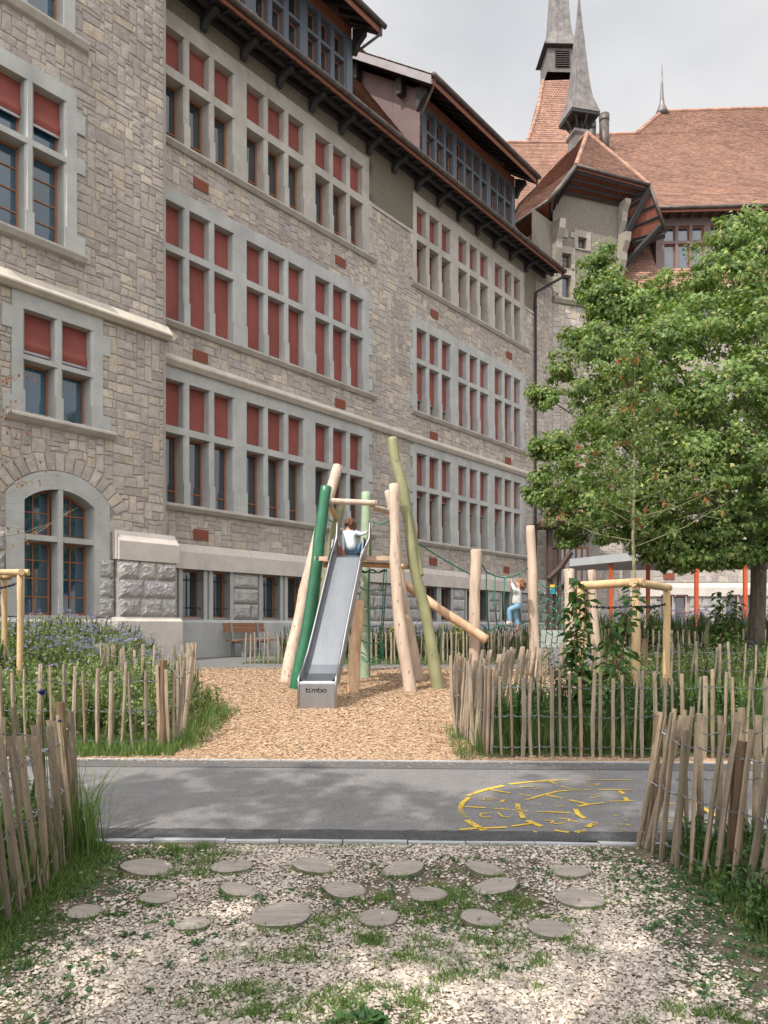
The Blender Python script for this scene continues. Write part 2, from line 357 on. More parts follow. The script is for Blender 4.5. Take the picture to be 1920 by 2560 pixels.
mb.build('stone_facing', M['stone'], wall)
# ---- roughcast under the eaves with a thin ledge below it
mb = MB()
for a, b, z0, z1 in ((7.44, 9.95, 15.88, 17.98), (18.38, 19.5, 15.88, 17.98), (-1.07, 7.44, 17.28, 17.98), (9.95, 18.38, 17.28, 17.98)):
    mb.face([FA.p(a, z0, .045), FA.p(b, z0, .045), FA.p(b, z1, .045), FA.p(a, z1, .045)])
mb.build('roughcast_panel', M['cast'], school)
mb = MB()
for a, b in ((7.45, 9.94), (18.39, 19.48)): FA.ext(mb, a, b, [(.01, 15.74), (.06, 15.74), (.06, 15.84), (.03, 15.88), (.01, 15.88)])
mb.build('ledge', M['frame_dark'], school)
# ---- window surrounds, windows, blinds
def window(fr, o, lights, parent, blinds, name='window', bars=True, glassm='glass', frm='wood_red', bl='blind'):
    """lights: (a,b,z0,z1) openings behind the stone; blinds: per light None or how far down it hangs (0..1)"""
    mb = MB(); pane = MB()
    for (a, b, z0, z1) in lights:
        t = .05; i = o-.33
        for r in ((a, a+t, z0, z1), (b-t, b, z0, z1), (a+t, b-t, z0, z0+t), (a+t, b-t, z1-t, z1)): fr.box(mb, *r, i-.06, i)
        if bars and z1-z0 > 1.3: fr.box(mb, a+t, b-t, z0+.34, z0+.37, i-.05, i-.005)
        q0, q1, q2 = RX.uniform(-.012, .012), RX.uniform(-.012, .012), RX.uniform(-.012, .012)   # old panes never hang quite true
        pane.face([fr.p(a+t, z0+t, i-.035+q0), fr.p(b-t, z0+t, i-.035+q1), fr.p(b-t, z1-t, i-.035+q1+q2-q0), fr.p(a+t, z1-t, i-.035+q2)])
    wd = mb.build(name, M[frm], parent); pane.build('pane', M[glassm], wd)
    for (a, b, z0, z1), q in zip(lights, blinds):
        if q is None: continue
        zz = z1-(z1-z0)*q; m2 = MB(); k = 7; i = o-.255
        for n_ in range(k):                                    # the cloth bellies a little
            za, zb = z1-(z1-zz)*n_/k, z1-(z1-zz)*(n_+1)/k
            f = lambda z: i+.012*math.sin(3.1*(z1-z)/(z1-zz+.01))
            m2.face([fr.p(a+.012, zb, f(zb)), fr.p(b-.012, zb, f(zb)), fr.p(b-.012, za, f(za)), fr.p(a+.012, za, f(za))])
        bo = m2.build('blind', M[bl], wd, smooth=True)
        if q < .99:
            m3 = MB(); fr.box(m3, a+.012, b-.012, zz-.035, zz, i-.02, i+.015); m3.build('blind_rail', M['metalrail'], wd)
nwin = 0
for fi, (zs, tb, tt, zt, ft) in enumerate(FLOORS):
    for bi, (bay, fr_) in enumerate(((BAY1, FR1), (BAY2, FR2))):
        mb = MB(); rects = [(fr_[0], fr_[1], zs-.02, ft)]; holes = []
        for k_, (z0, z1) in enumerate(((zs+.12, zs+.5), (zs+1.3, zs+1.65), (tb-.1, tt+.25), (zt-.2, ft-.12))):  # toothed outer blocks
            if bi == 0: rects.append((fr_[1], fr_[1]+.18, z0, z1))
            else: rects.append((fr_[1], fr_[1]+.14, z0, z1)); rects.append((fr_[0]-.16, fr_[0], z0, z1))
        zn = zs+.62
        for a, b in bay: holes += [(a, b, tt, zt), (a, b, zn, tb), (a+CH, b-CH, zs, zn)]
        sheet(mb, FA, rects, holes, .045, .06)
        for a, b in bay:
            reveal(mb, FA, a+CH, b-CH, tt, zt, .045, OP, CH); reveal(mb, FA, a+CH, b-CH, zs, tb, .045, OP, CH, zn)
        mb.build('window_surround', M['frame_dark' if fi == 2 else 'frame'], school)
        mb = MB()
        e0, e1 = (fr_[0]+.02, fr_[1]+.32) if bi == 0 else (fr_[0]-.1, fr_[1]+.42)
        FA.ext(mb, e0, e1, [(.0, zs-.16), (.08, zs-.16), (.17, zs-.07), (.17, zs-.02), (.05, zs+.025), (.0, zs+.025)])
        mb.build('sill', M['frame_dark'], school)
        for k, (a, b) in enumerate(bay):
            a2, b2 = a+CH, b-CH
            up = 1.0
            lo = None
            if fi == 1: lo = [1, 1, 1, .955, .955, .955, 1, 1, 1][k] if bi == 0 else [.70, .72, .74, .97, .97, .97, .97, .97, .97][k]
            if fi == 0 and bi == 1: lo = [.10, .10, .11, .20, .21, .22, .27, .28, .26][k]
            if fi == 2 and bi == 1: lo = [.04, .05, .04, .03, .05, .03, .04, .03, .05][k]
            window(FA, .045, [(a2, b2, zs+.03, tb), (a2, b2, tt+.03, zt)], school, [lo, up])
# paper taped inside one ground floor pane, and a pale sticker
wn = [o for o in school.children if o.name.startswith('window.') or o.name == 'window']
mb = MB(); FA.box(mb, 2.88, 3.14, 5.15, 5.75, -.310, -.306); mb.build('notice', mat('paper', (.55, .6, .65), .8, .05), wn[4])
# ---- string course, plinth
mb = MB(); SP = [(0, 8.19), (.12, 8.19), (.21, 8.30), (.21, 8.345), (.04, 8.50), (0, 8.50)]
segs = [-1.06, 2.05, 5.15, 8.1, 11.2, 14.3, 17.0, 19.48]
for a, b in zip(segs[:-1], segs[1:]): FA.ext(mb, a+.004, b-.004, SP)
mb.build('string_course', M['cornice'], school)
pl = MB(); PP = [(0, 3.0), (.16, 3.0), (.16, 3.44), (.02, 3.66), (0, 3.66)]
ps = [-1.0, .45, 2.1, 3.9, 5.6, 7.4, 9.2, 10.9, 12.6, 14.2, 16, 17.8, 19.48]
for a, b in zip(ps[:-1], ps[1:]): FA.ext(pl, a+.003, b-.003, PP)
plinth = pl.build('plinth', M['lime'], school)
mb = MB(); FA.ext(mb, -.9, 19.48, [(0, .2), (.16, .2), (.16, 1.60), (.09, 1.68), (0, 1.68)]); mb.build('base_course', M['frame'], plinth)
for a, b in bas_w:
    mb = MB(); sheet(mb, FA, [(a-.12, a, 1.68, 3.0), (b, b+.12, 1.68, 3.0)], [], .07, .3)
    reveal(mb, FA, a, b, 1.70, 2.98, .07, .34, .0)
    mb.build('basement_jamb', M['frame'], plinth)
gr = MB(); rg = random.Random(4)
edges = [-.9]+[e for a, b in bas_w for e in (a-.13, b+.13)]+[19.45]
def blockwork(mb, fr, a, b, z0, z1, rows, o, rnd, wmin=.45, wmax=1.0, relief=.06):
    if b-a < .06: return
    for k in range(rows):
        za, zb = z0+(z1-z0)*k/rows, z0+(z1-z0)*(k+1)/rows; x = a
        while x < b-.02:
            w_ = rnd.uniform(wmin, wmax); e = x+w_
            if b-e < wmin*.6: e = b
            c = rnd.choice([(.33, .315, .30), (.36, .345, .325), (.30, .285, .275), (.34, .32, .32)])
            block(mb, fr, x+.012, e-.012, za+.012, zb-.012, o, rnd, relief, c); x = e
def block(mb, fr, a, b, z0, z1, o, rnd, relief, c):
    n, m = max(4, int((b-a)/.05)), max(4, int((z1-z0)/.05)); i0 = len(mb.v)   # a rock-faced block: margin, then broken face
    for j in range(m+1):
        for i in range(n+1):
            edge = i in (0, n) or j in (0, m); near = i in (1, n-1) or j in (1, m-1)
            h = 0 if edge else relief*(rnd.uniform(.45, .75) if near else rnd.uniform(.75, 1.1))
            mb.v.append(tuple(fr.p(a+(b-a)*i/n+(0 if edge else rnd.uniform(-.01, .01)), z0+(z1-z0)*j/m, o+h)))
    for j in range(m):
        for i in range(n):
            q = i0+j*(n+1)+i; mb.f.append((q, q+1, q+n+2, q+n+1)); mb.c.append(c); mb.m.append(0)
for a, b in zip(edges[::2], edges[1::2]):
    if b-a > .1: gr = MB(); blockwork(gr, FA, a, b, 1.7, 3.0, 3, .03, rg); gr.build('rusticated_block', M['granite'], plinth)
mb = MB(); pb = MB(); ib = MB()
for a, b in bas_w:
    i = -.2
    for r in ((a, a+.05, 1.72, 2.98), (b-.05, b, 1.72, 2.98), (a, b, 1.72, 1.77), (a, b, 2.93, 2.98)): FA.box(mb, *r, i-.05, i)
    pb.face([FA.p(a, 1.72, i-.03), FA.p(b, 1.72, i-.03), FA.p(b, 2.98, i-.03), FA.p(a, 2.98, i-.03)])
for a, b in bas_w:
    mb = MB(); i = -.2
    for r in ((a, a+.05, 1.72, 2.98), (b-.05, b, 1.72, 2.98), (a+.05, b-.05, 1.72, 1.77), (a+.05, b-.05, 2.93, 2.98)): FA.box(mb, *r, i-.05, i)
    wd = mb.build('basement_window', M['wood_red'], school)
    pb = MB(); pb.face([FA.p(a, 1.72, i-.03), FA.p(b, 1.72, i-.03), FA.p(b, 2.98, i-.03), FA.p(a, 2.98, i-.03)]); pb.build('pane', M['glass'], wd)
    ib = MB()
    for z in (1.98, 2.72): ib.tube([FA.p(a, z, -.05), FA.p((a+b)/2, z+.03, .02), FA.p(b, z, -.05)], .011, 5)
    for k in range(1, 4):
        x = a+(b-a)*k/4; ib.tube([FA.p(x, 1.78, -.03), FA.p(x, 2.82, -.02), FA.p(x, 2.92, -.02)], [.011, .011, .002], 5)
    ib.build('grille', M['iron'], wd)
for a, z in ((.16, 13.12), (5.77, 13.14), (11.1, 13.12), (16.8, 13.12), (.14, 8.55), (5.75, 8.55), (11.05, 8.53), (16.7, 8.53), (.16, 3.8), (11.02, 3.8), (16.56, 3.8), (5.9, 3.8)):
    mb = MB(); FA.box(mb, a, a+.48, z, z+.28, -.02, .05)
    for k in range(1, 4): FA.box(mb, a+.03, a+.45, z+.07*k-.012, z+.07*k+.012, .05, .056)
    mb.build('vent', M['vent'], school)
mb = MB(); FA.box(mb, 7.9, 8.75, 1.05, 1.45, .165, .22); mb.build('dark_wall_box', M['black'], school)  # small dark box low on the wall
# ---- eaves
mb = MB()
FA.ext(mb, -1.3, 20.4, [(0, 17.96), (.95, 17.78), (.95, 17.81), (0, 18.02)])
FA.ext(mb, -1.3, 20.3, [(.40, 17.72), (.56, 17.70), (.56, 17.86), (.40, 17.89)])
FA.ext(mb, -1.3, 20.3, [(.045, 17.72), (.16, 17.72), (.16, 17.94), (.045, 17.96)])
for k in range(46): a = -1.2+k*.47; FA.ext(mb, a, a+.10, [(.0, 17.88), (.90, 17.71), (.90, 17.79), (0, 17.97)])
eaves = mb.build('eaves', M['black'], school)
mb = MB(); FA.box(mb, -1.3, 20.4, 17.66, 17.80, .955, .98); FA.box(mb, -1.3, 20.4, 17.72, 17.745, .86, .95); mb.build('fascia', M['soffit'], eaves)
for k in range(15):
    a = -.95+1.385*k+.0; mb = MB()
    FA.ext(mb, a-.09, a+.09, [(.047, 17.38), (.10, 17.36), (.17, 17.40), (.20, 17.50), (.27, 17.58), (.42, 17.62), (.62, 17.64), (.66, 17.72), (.047, 17.74)]); mb.build('bracket', M['black'], school)
mb = MB()
pts = [FA.p(-1.4+k*1.1, 17.83, 1.05) for k in range(20)]; pts[-1] = FA.p(20.45, 17.83, 1.05)
mb.tube(pts, .085, 10)
for k in range(20): p = FA.p(-1+k*1.1, 17.83, 1.05); mb.tube([p-Vector((*D, 0))*.025, p+Vector((*D, 0))*.025], .095, 10)
mb.build('gutter', M['gutter'], school, smooth=True)
mb = MB()
mb.tube([FA.p(20.35, 17.78, 1.02), FA.p(20.25, 17.5, .95), FA.p(19.75, 17.05, .35), FA.p(19.33, 16.75, .16), FA.p(19.3, 16.4, .13)]+[FA.p(19.3, z, .13) for z in (13, 9, 5, 1.2)], .06, 9)
for z in range(2, 17, 2): mb.tube([FA.p(19.3, z, .13), FA.p(19.3, z+.08, .13)], .078, 9)
mb.build('downpipe', M['black'], school, smooth=True)
# ---- main roof
def rz_(o): return 18.69-1.375*o
mb = MB()
mb.face([FA.p(-2, 17.84, 1.0), FA.p(20.3, 17.84, 1.0), FA.p(20.0, 19.0, -.22), FA.p(-2, 19.0, -.22)], (.25, .12, .085))
mb.face([FA.p(-2, 19.0, -.22), FA.p(20, 19.0, -.22), FA.p(19, 31.48, -9.3), FA.p(-2, 31.48, -9.3)], (.25, .12, .085))
mb.face([FA.p(-2, 31.48, -9.3), FA.p(19, 31.48, -9.3), FA.p(20, 18, -19), FA.p(-2, 18, -19)], (.25, .12, .085))
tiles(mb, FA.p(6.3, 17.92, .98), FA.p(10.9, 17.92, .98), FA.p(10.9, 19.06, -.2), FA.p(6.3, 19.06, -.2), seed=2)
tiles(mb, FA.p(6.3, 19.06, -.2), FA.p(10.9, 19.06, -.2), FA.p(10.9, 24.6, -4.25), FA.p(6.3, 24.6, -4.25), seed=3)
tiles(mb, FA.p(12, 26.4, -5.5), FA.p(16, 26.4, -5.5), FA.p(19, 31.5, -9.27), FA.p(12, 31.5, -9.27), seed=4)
mb.build('roof', M['tile'], school)
# ---- dormers
def dormer(s0, s1, trips, seed, tip0, tip1):
    mb = MB(); holes = []; lights = [q for t in trips for q in t]
    for a, b in lights: holes += [(a, b, 18.95, 19.87), (a, b, 19.97, 20.70)]
    sheet(mb, FA, [(s0, s1, 18.3, 20.80)], holes, .0, 0)
    for a, b in lights:
        for z0, z1 in ((18.95, 19.87), (19.97, 20.70)): reveal(mb, FA, a, b, z0, z1, 0, .26, 0)
    for a, b in ((s0, s0+.3), (s1-.3, s1)): FA.box(mb, a, b, 18.4, 20.8, .003, .03)
    dm = mb.build('dormer', M['steelblue'], school)
    mb = MB(); FA.box(mb, s0, s1, 20.80, 21.2, -.1, -.01)
    mb.build('dormer_frieze', M['soffit'], dm)
    for a, b in lights:
        for z0, z1 in ((18.95, 19.87), (19.97, 20.70)):
            mb = MB()
            for r in ((a, a+.05, z0, z1), (b-.05, b, z0, z1), (a+.05, b-.05, z0, z0+.05), (a+.05, b-.05, z1-.05, z1)): FA.box(mb, *r, -.25, -.2)
            i = len(mb.f); mb.face([FA.p(a+.05, z0+.05, -.23), FA.p(b-.05, z0+.05, -.23), FA.p(b-.05, z1-.05, -.23), FA.p(a+.05, z1-.05, -.23)], None, 1)
            FA.box(mb, a+.09, a+.12, z0+.06, z1-.06, -.225, -.215, None, 2)
            mb.build('dormer_window', [M['wood_red'], M['glass'], M['blindedge']], dm)
    mb = MB()
    for s in (s0, s1): mb.face([FA.p(s, 18.1, 0), FA.p(s, 21.25, 0), FA.p(s, 24.6, -4.8), FA.p(s, 24, -4.8)])
    if seed == 2:
        for k in range(1, 6): FA.box(mb, s0-.008, s0, 18.5+k*.9, 18.51+k*.9+3, -.55-k*.72, -.54-k*.72)
    mb.build('cheek', M['cheek'], dm)
    top = lambda o: 21.68-.7*o
    mb = MB(); FA.ext(mb, tip0, tip1, [(1.0, top(1.0)-.16), (1.0, top(1.0)-.03), (-4.6, top(-4.6)-.03), (-4.6, top(-4.6)-.16)], (.02, .02, .022))
    mb.build('dormer_soffit', M['black'], dm)
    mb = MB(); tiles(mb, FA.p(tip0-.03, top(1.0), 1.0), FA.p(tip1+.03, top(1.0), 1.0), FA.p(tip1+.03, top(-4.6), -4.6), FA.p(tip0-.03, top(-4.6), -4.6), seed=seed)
    mb.build('dormer_roof', M['tile'], dm)
    mb = MB()
    for s in (tip0, tip1): FA.ext(mb, s-.025, s+.025, [(1.0, top(1)-.34), (1.0, top(1)-.02), (-4.6, top(-4.6)-.02), (-4.6, top(-4.6)-.34)])
    mb.build('verge_board', M['gutterlead'], dm)
    mb = MB()
    k = tip0+.15
    while k < tip1-.1:
        mb = MB(); FA.ext(mb, k, k+.09, [(.0, 21.32), (.96, 20.66), (.96, 20.78), (0, 21.48)]); mb.build('rafter_end', M['black'], dm); k += .52
    for s in (s0-.2, s1+.1):
        mb = MB(); FA.ext(mb, s-.08, s+.08, [(0, 20.35), (.08, 20.35), (.2, 20.6), (.5, 20.8), (.5, 20.95), (0, 21.2)]); mb.build('dormer_bracket', M['black'], dm)
    for s, o in ((s0-.3, -.75), (s0-.3, -2.9)): mb = MB(); FA.box(mb, s-.02, s0, top(o)-.95, top(o)-.35, o-.12, o+.12); mb.build('dormer_bracket', M['black'], dm)
    mb = MB(); FA.box(mb, tip0, tip1, 20.66, 20.84, 1.0, 1.03); mb.build('dormer_fascia', M['soffit'], dm)
    mb = MB(); mb.tube([FA.p(tip0-.05+k*(tip1-tip0+.1)/8, 20.93, 1.11) for k in range(9)], .085, 9); mb.build('dormer_gutter', M['gutter'], dm, smooth=True)
    mb = MB()
    if seed == 2:
        mb.tube([FA.p(tip0+.1, 20.85, 1.08), FA.p(tip0+.15, 20.6, .95), FA.p(s0-.02, 20.2, .06), FA.p(s0-.02, 18.6, .06)], .045, 8)
        mb.tube([FA.p(tip1-.1, 20.85, 1.08), FA.p(tip1-.08, 20.5, 1.02), FA.p(s1+.05, 20.0, .2), FA.p(s1+.05, 19.7, .0)], .045, 8)
    else:
        mb.tube([FA.p(tip1-.1, 20.85, 1.08), FA.p(tip1-.12, 20.62, 1.02), FA.p(s1+.1, 20.45, .45), FA.p(s1, 20.3, .0)], .045, 8)
    mb.build('dormer_downpipe', M['gutter'], dm, smooth=True)
M['blindedge'] = mat('pale_curtain', (.45, .43, .42), .8, .1)
M['gutterlead'] = mat('lead_flashing', (.24, .225, .23), .5, .15, 3, metal=.3)
dormer(-2.0, 6.6, [[(.27, .78), (.90, 1.38), (1.5, 1.98)], [(2.38, 2.86), (3.02, 3.5), (3.7, 4.2)], [(4.52, 5.0), (5.12, 5.58), (5.75, 6.23)]], 1, -2.0, 6.92)
dormer(10.44, 17.57, [[(10.88, 11.4), (11.54, 12.02), (12.17, 12.67)], [(12.92, 13.43), (13.58, 14.04), (14.17, 14.65), (14.8, 15.22)], [(15.53, 16.05), (16.14, 16.64), (16.77, 17.26)]], 2, 9.75, 17.75)
# ---- the projecting bay at the left
S0, S1 = -9.0, -1.06
mb = MB()
def arch_z(a, c, half, spring, rise):     # a flat circular arch
    r = (half*half+rise*rise)/(2*rise); q = max(0, r*r-(a-c)**2); return spring-(r-rise)+math.sqrt(q)
AC, AH = -3.845, .82                      # arched double window: centre and half width of the lights
UP = (-5.35, -3.46, 9.80, 13.47); FI = (-4.92, -2.82, 5.98, 8.58)
bw = [(-4.49, -3.70), (-5.36, -4.585)]
holes = [UP, FI, (-4.66, -3.03, 1.72, 4.55), (-5.4, -3.77, 14.62, 17)]
sheet(mb, FA, [(S0, S1, .4, 18)], holes, B, 0)
mb.face([FA.p(S1, .4, B), FA.p(S1, .4, -.1), FA.p(S1, 18, -.1), FA.p(S1, 18, B)])
bay = mb.build('bay', M['mortar'], school)
mb = MB()
def solid2(a, z):
    if any(inrect(a, z, (r[0]+.04, r[1]-.04, r[2]+.04, r[3]-.04)) for r in (UP, FI)): return False
    if 8.58 < z < 8.92 or (a < -3.5 and z > 14.66) or z < 1.7: return False
    if z < 3.72 and a > -2.6: return False
    if -5.03 < a < -2.66 and z < 4.4: return False
    dx = a-AC
    if z < 3.9 and a < -4.9: return not (z < 3.0)
    if abs(dx) < 1.2 and z < 4.5: return False
    if z > 3.9 and math.hypot(dx, z-3.38) < 1.92 and abs(math.atan2(dx, z-3.38)) < math.radians(63): return False
    return True
stones(mb, FA, -6.0, S1, 1.7, 18, solid2, B, seed=21, cw=.108, ch=.104, relief=.022)
mb.build('bay_facing', M['stone'], bay); mb = MB()
rr = random.Random(9)
for k in range(17):                       # ring of rubble voussoirs
    t0, t1 = math.radians(63)*(-1+2*(k+.05)/17), math.radians(63)*(-1+2*(k+.95)/17)
    f = lambda t, r: (AC+math.sin(t)*r, 3.38+math.cos(t)*r)
    q = [f(t0, 1.53), f(t1, 1.53), f(t1, 1.92), f(t0, 1.92)]
    if True: stone(mb, FA, q, B, rr, .035, inset=.015)
for k in range(26):                       # quoins down the outer corner
    pass
mb.build('arch_ring', M['stone'], bay)
# dressed surrounds of the bay
mb = MB(); holes = []
lz = [(9.86, 11.75), (11.88, 13.11)]; OB = B+.05
for a, b in bw: holes += [(a, b, 11.88, 13.11), (a, b, 10.34, 11.75), (a+.05, b-.05, 9.83, 10.34)]
rects = [UP]+[(-3.46, -3.26, z0, z1) for z0, z1 in ((9.82, 10.25), (11.65, 12.0), (12.55, 13.0))]
sheet(mb, FA, rects, holes, OB, .08)
for a, b in bw: reveal(mb, FA, a+.05, b-.05, 11.88, 13.11, OB, .44, .05); reveal(mb, FA, a+.05, b-.05, 9.83, 11.75, OB, .44, .05, 10.34)
mb.build('bay_surround', M['frame'], bay); mb = MB()
holes = []; fw = [(-4.69, -3.91), (-3.83, -3.05)]
for a, b in fw: holes += [(a, b, 7.27, 8.23), (a, b, 6.52, 7.16), (a+.05, b-.05, 6.0, 6.52)]
rects = [FI]+[(-2.82, -2.62, z0, z1) for z0, z1 in ((6.0, 6.35), (7.75, 8.2))]+[(-5.12, -4.92, z0, z1) for z0, z1 in ((7.75, 8.2), (6.0, 6.35))]
sheet(mb, FA, rects, holes, OB, .08)
for a, b in fw: reveal(mb, FA, a+.05, b-.05, 7.27, 8.23, OB, .44, .05); reveal(mb, FA, a+.05, b-.05, 6.0, 7.16, OB, .44, .05, 6.52)
mb.build('bay_surround', M['frame'], bay); mb = MB()
sheet(mb, FA, [(-5.6, -3.5, 14.66, 18)], [(-4.6, -3.77, 14.72, 17.6)], OB, .08); reveal(mb, FA, -4.6, -3.77, 14.72, 17.6, OB, .34, .0)
mb.build('bay_surround', M['frame'], bay); mb = MB()
# arched opening: build the face as a fan of quads between the opening and the outer curve
def arch_plate(mb, a0, a1, zbot, zspr):
    n = 26; inner = []; outer = []
    for k in range(n+1):
        a = -4.66+(1.63)*k/n; inner.append((a, arch_z(a, AC, .815, 4.19, .31)))
        ao = AC-1.205+2.41*k/n; outer.append((ao, arch_z(ao, AC, 1.205, 4.3, .6)))
    for k in range(n): mb.face([FA.p(*inner[k], OB), FA.p(*inner[k+1], OB), FA.p(*outer[k+1], OB), FA.p(*outer[k], OB)])
    for k in range(n): mb.face([FA.p(*inner[k], OB), FA.p(*inner[k], OB-.42), FA.p(*inner[k+1], OB-.42), FA.p(*inner[k+1], OB)])
    for k in range(n): mb.face([FA.p(*outer[k], OB), FA.p(*outer[k], OB-.09), FA.p(*outer[k+1], OB-.09), FA.p(*outer[k+1], OB)])
    for s, g in ((-4.66, -5.045), (-3.03, -2.645)):
        mb.face([FA.p(s, 1.72, OB), FA.p(s, 4.19, OB), FA.p(g, 4.3, OB), FA.p(g, 1.72, OB)])
        mb.face([FA.p(s, 1.72, OB), FA.p(s, 1.72, OB-.42), FA.p(s, 4.19, OB-.42), FA.p(s, 4.19, OB)])
        mb.face([FA.p(g, 1.72, OB), FA.p(g, 4.3, OB), FA.p(g, 4.3, OB-.1), FA.p(g, 1.72, OB-.1)])
    FA.box(mb, -4.9+1.0, -3.79, 1.72, 4.49, OB-.3, OB-.002)                # mullion
    FA.box(mb, -4.66, -3.9, 3.35, 3.47, OB-.3, OB-.03); FA.box(mb, -3.79, -3.03, 3.35, 3.47, OB-.3, OB-.03)
    FA.box(mb, -4.66, -3.03, 1.66, 1.74, OB-.42, OB+.02)
arch_plate(mb, 0, 0, 0, 0)
mb.build('bay_surround', M['frame'], bay)
mb = MB()
FA.ext(mb, -5.5, -3.28, [(B, 9.62), (B+.12, 9.66), (B+.19, 9.76), (B+.19, 9.81), (B+.05, 9.86), (B, 9.86)])
mb.build('bay_sill', M['frame_dark'], bay); mb = MB()
FA.ext(mb, -5.08, -2.55, [(B, 5.80), (B+.1, 5.84), (B+.20, 5.92), (B+.20, 5.97), (B+.05, 6.03), (B, 6.03)])
mb.build('bay_sill', M['frame_dark'], bay); mb = MB()
FA.ext(mb, -5.6, -3.22, [(B, 14.42), (B+.12, 14.46), (B+.19, 14.58), (B+.19, 14.63), (B+.05, 14.70), (B, 14.70)])
mb.build('bay_sill', M['frame_dark'], bay)
mb = MB(); prof = [(B, 8.58), (B+.12, 8.58), (B+.22, 8.66), (B+.22, 8.70), (B+.02, 8.95), (B, 8.95)]
for a, b in ((-9, -6.1), (-6.1, -3.35), (-3.35, -1.0)): FA.ext(mb, a+.003, b-.003, prof)
mb.hexa([FA.p(-1.0, 8.58, 0), FA.p(-1.0, 8.58, B+.12), FA.p(-.84, 8.66, B+.12), FA.p(-.84, 8.66, 0), FA.p(-1.0, 8.93, 0), FA.p(-1.0, 8.93, B), FA.p(-.84, 8.70, B+.22), FA.p(-.84, 8.70, 0)])
mb.build('bay_string_course', M['cornice'], bay)
def casement(lights, o, parent, blinds, cols=2, rows=3, tops=None):
    mb = MB(); pane = MB(); t = .045; i = o-.32
    for n_, (a, b, z0, z1) in enumerate(lights):
        zt = (lambda x: z1) if not tops or not tops[n_] else tops[n_]
        FA.box(mb, a, a+t, z0, zt(a), i-.06, i); FA.box(mb, b-t, b, z0, zt(b), i-.06, i); FA.box(mb, a+t, b-t, z0, z0+t, i-.06, i)
        K = 8
        for k in range(K):
            x0, x1 = a+(b-a)*k/K, a+(b-a)*(k+1)/K
            mb.hexa([FA.p(x0, zt(x0)-t, i), FA.p(x1, zt(x1)-t, i), FA.p(x1, zt(x1)-t, i-.06), FA.p(x0, zt(x0)-t, i-.06), FA.p(x0, zt(x0), i), FA.p(x1, zt(x1), i), FA.p(x1, zt(x1), i-.06), FA.p(x0, zt(x0), i-.06)])
            pane.face([FA.p(x0, z0, i-.035), FA.p(x1, z0, i-.035), FA.p(x1, zt(x1), i-.035), FA.p(x0, zt(x0), i-.035)])
        for k in range(1, cols): x = a+(b-a)*k/cols; FA.box(mb, x-.016, x+.016, z0+t, zt(x)-t, i-.05, i-.008)
        for k in range(1, rows[n_] if isinstance(rows, list) else rows): z = z0+(z1-z0)*k/(rows[n_] if isinstance(rows, list) else rows); FA.box(mb, a+t, b-t, z-.014, z+.014, i-.047, i-.011)
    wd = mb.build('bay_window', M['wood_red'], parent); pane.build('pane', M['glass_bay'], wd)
    for (a, b, z0, z1), q in zip(lights, blinds):
        if q is None: continue
        zz = z1-(z1-z0)*q; m2 = MB(); k = 14; j = o-.24
        f = lambda z: j+.05*math.exp(-((z-zz-.12)/.10)**2)+.012*math.sin(3*(z1-z))
        for n_ in range(k):
            za, zb = z1-(z1-zz)*n_/k, z1-(z1-zz)*(n_+1)/k
            m2.face([FA.p(a+.01, zb, f(zb)), FA.p(b-.01, zb, f(zb)), FA.p(b-.01, za, f(za)), FA.p(a+.01, za, f(za))])
        m2.build('blind', M['blind'], wd, smooth=True)
        m3 = MB(); FA.box(m3, a+.01, b-.01, zz-.05, zz, j-.01, j+.03); m3.build('blind_rail', M['metalrail'], wd)
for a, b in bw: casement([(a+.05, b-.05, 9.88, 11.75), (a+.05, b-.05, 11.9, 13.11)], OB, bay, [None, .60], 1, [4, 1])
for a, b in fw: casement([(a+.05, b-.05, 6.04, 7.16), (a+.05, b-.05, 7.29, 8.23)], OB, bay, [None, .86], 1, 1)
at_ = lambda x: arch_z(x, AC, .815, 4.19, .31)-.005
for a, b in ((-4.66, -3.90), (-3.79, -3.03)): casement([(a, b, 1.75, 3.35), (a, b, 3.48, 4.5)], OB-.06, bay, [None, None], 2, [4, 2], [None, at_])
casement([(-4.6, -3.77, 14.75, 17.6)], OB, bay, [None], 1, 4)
# corner pier of the bay
mb = MB(); Q = B+.25
FA.ext(mb, -2.52, -.84, [(B-.6, 3.06), (Q, 3.06), (Q, 3.50), (B+.05, 3.76), (B-.6, 3.76)], bev0=0)
FA.box(mb, -2.56, -2.521, 3.07, 3.70, B, Q-.06)
FA.ext(mb, -9, -.80, [(B-.6, .3), (Q+.08, .3), (Q+.08, 1.62), (Q-.02, 1.72), (B-.6, 1.72)]) if False else None
FA.ext(mb, -2.62, -.80, [(B-.6, .3), (Q+.08, .3), (Q+.08, 1.62), (Q-.02, 1.72), (B-.6, 1.72)])
FA.ext(mb, -9, -2.625, [(B-.2, .3), (B+.12, .3), (B+.12, 1.60), (B+.04, 1.69), (B-.2, 1.69)])
pier = mb.build('pier', M['lime'], bay)
mb = MB(); rg = random.Random(17)
FA.box(mb, -2.5, -.9, 1.72, 3.06, B-.5, Q-.05, (.30, .29, .28))
blockwork(mb, FA, -2.51, -.90, 1.73, 3.05, 3, Q-.05, rg, .4, .75, .07)
FE = Frame(FA.p(-2.51, 0, B)[:2], FA.n); 
FL_ = Frame(FA.p(-2.51, 0, Q-.04)[:2], (-FA.n[0], -FA.n[1]))
for k in range(3): block(mb, FA, -2.92, -2.53, 1.73+k*.44+.01, 1.73+(k+1)*.44-.01, B+.04, rg, .06, (.33, .315, .30))
for k in range(4): block(mb, FA, -9, -5.06, 1.73+k*.44+.01, 1.73+(k+1)*.44-.01, B+.02, rg, .06, (.33, .315, .30))
mb.build('rusticated_pier_block', M['granite'], pier)
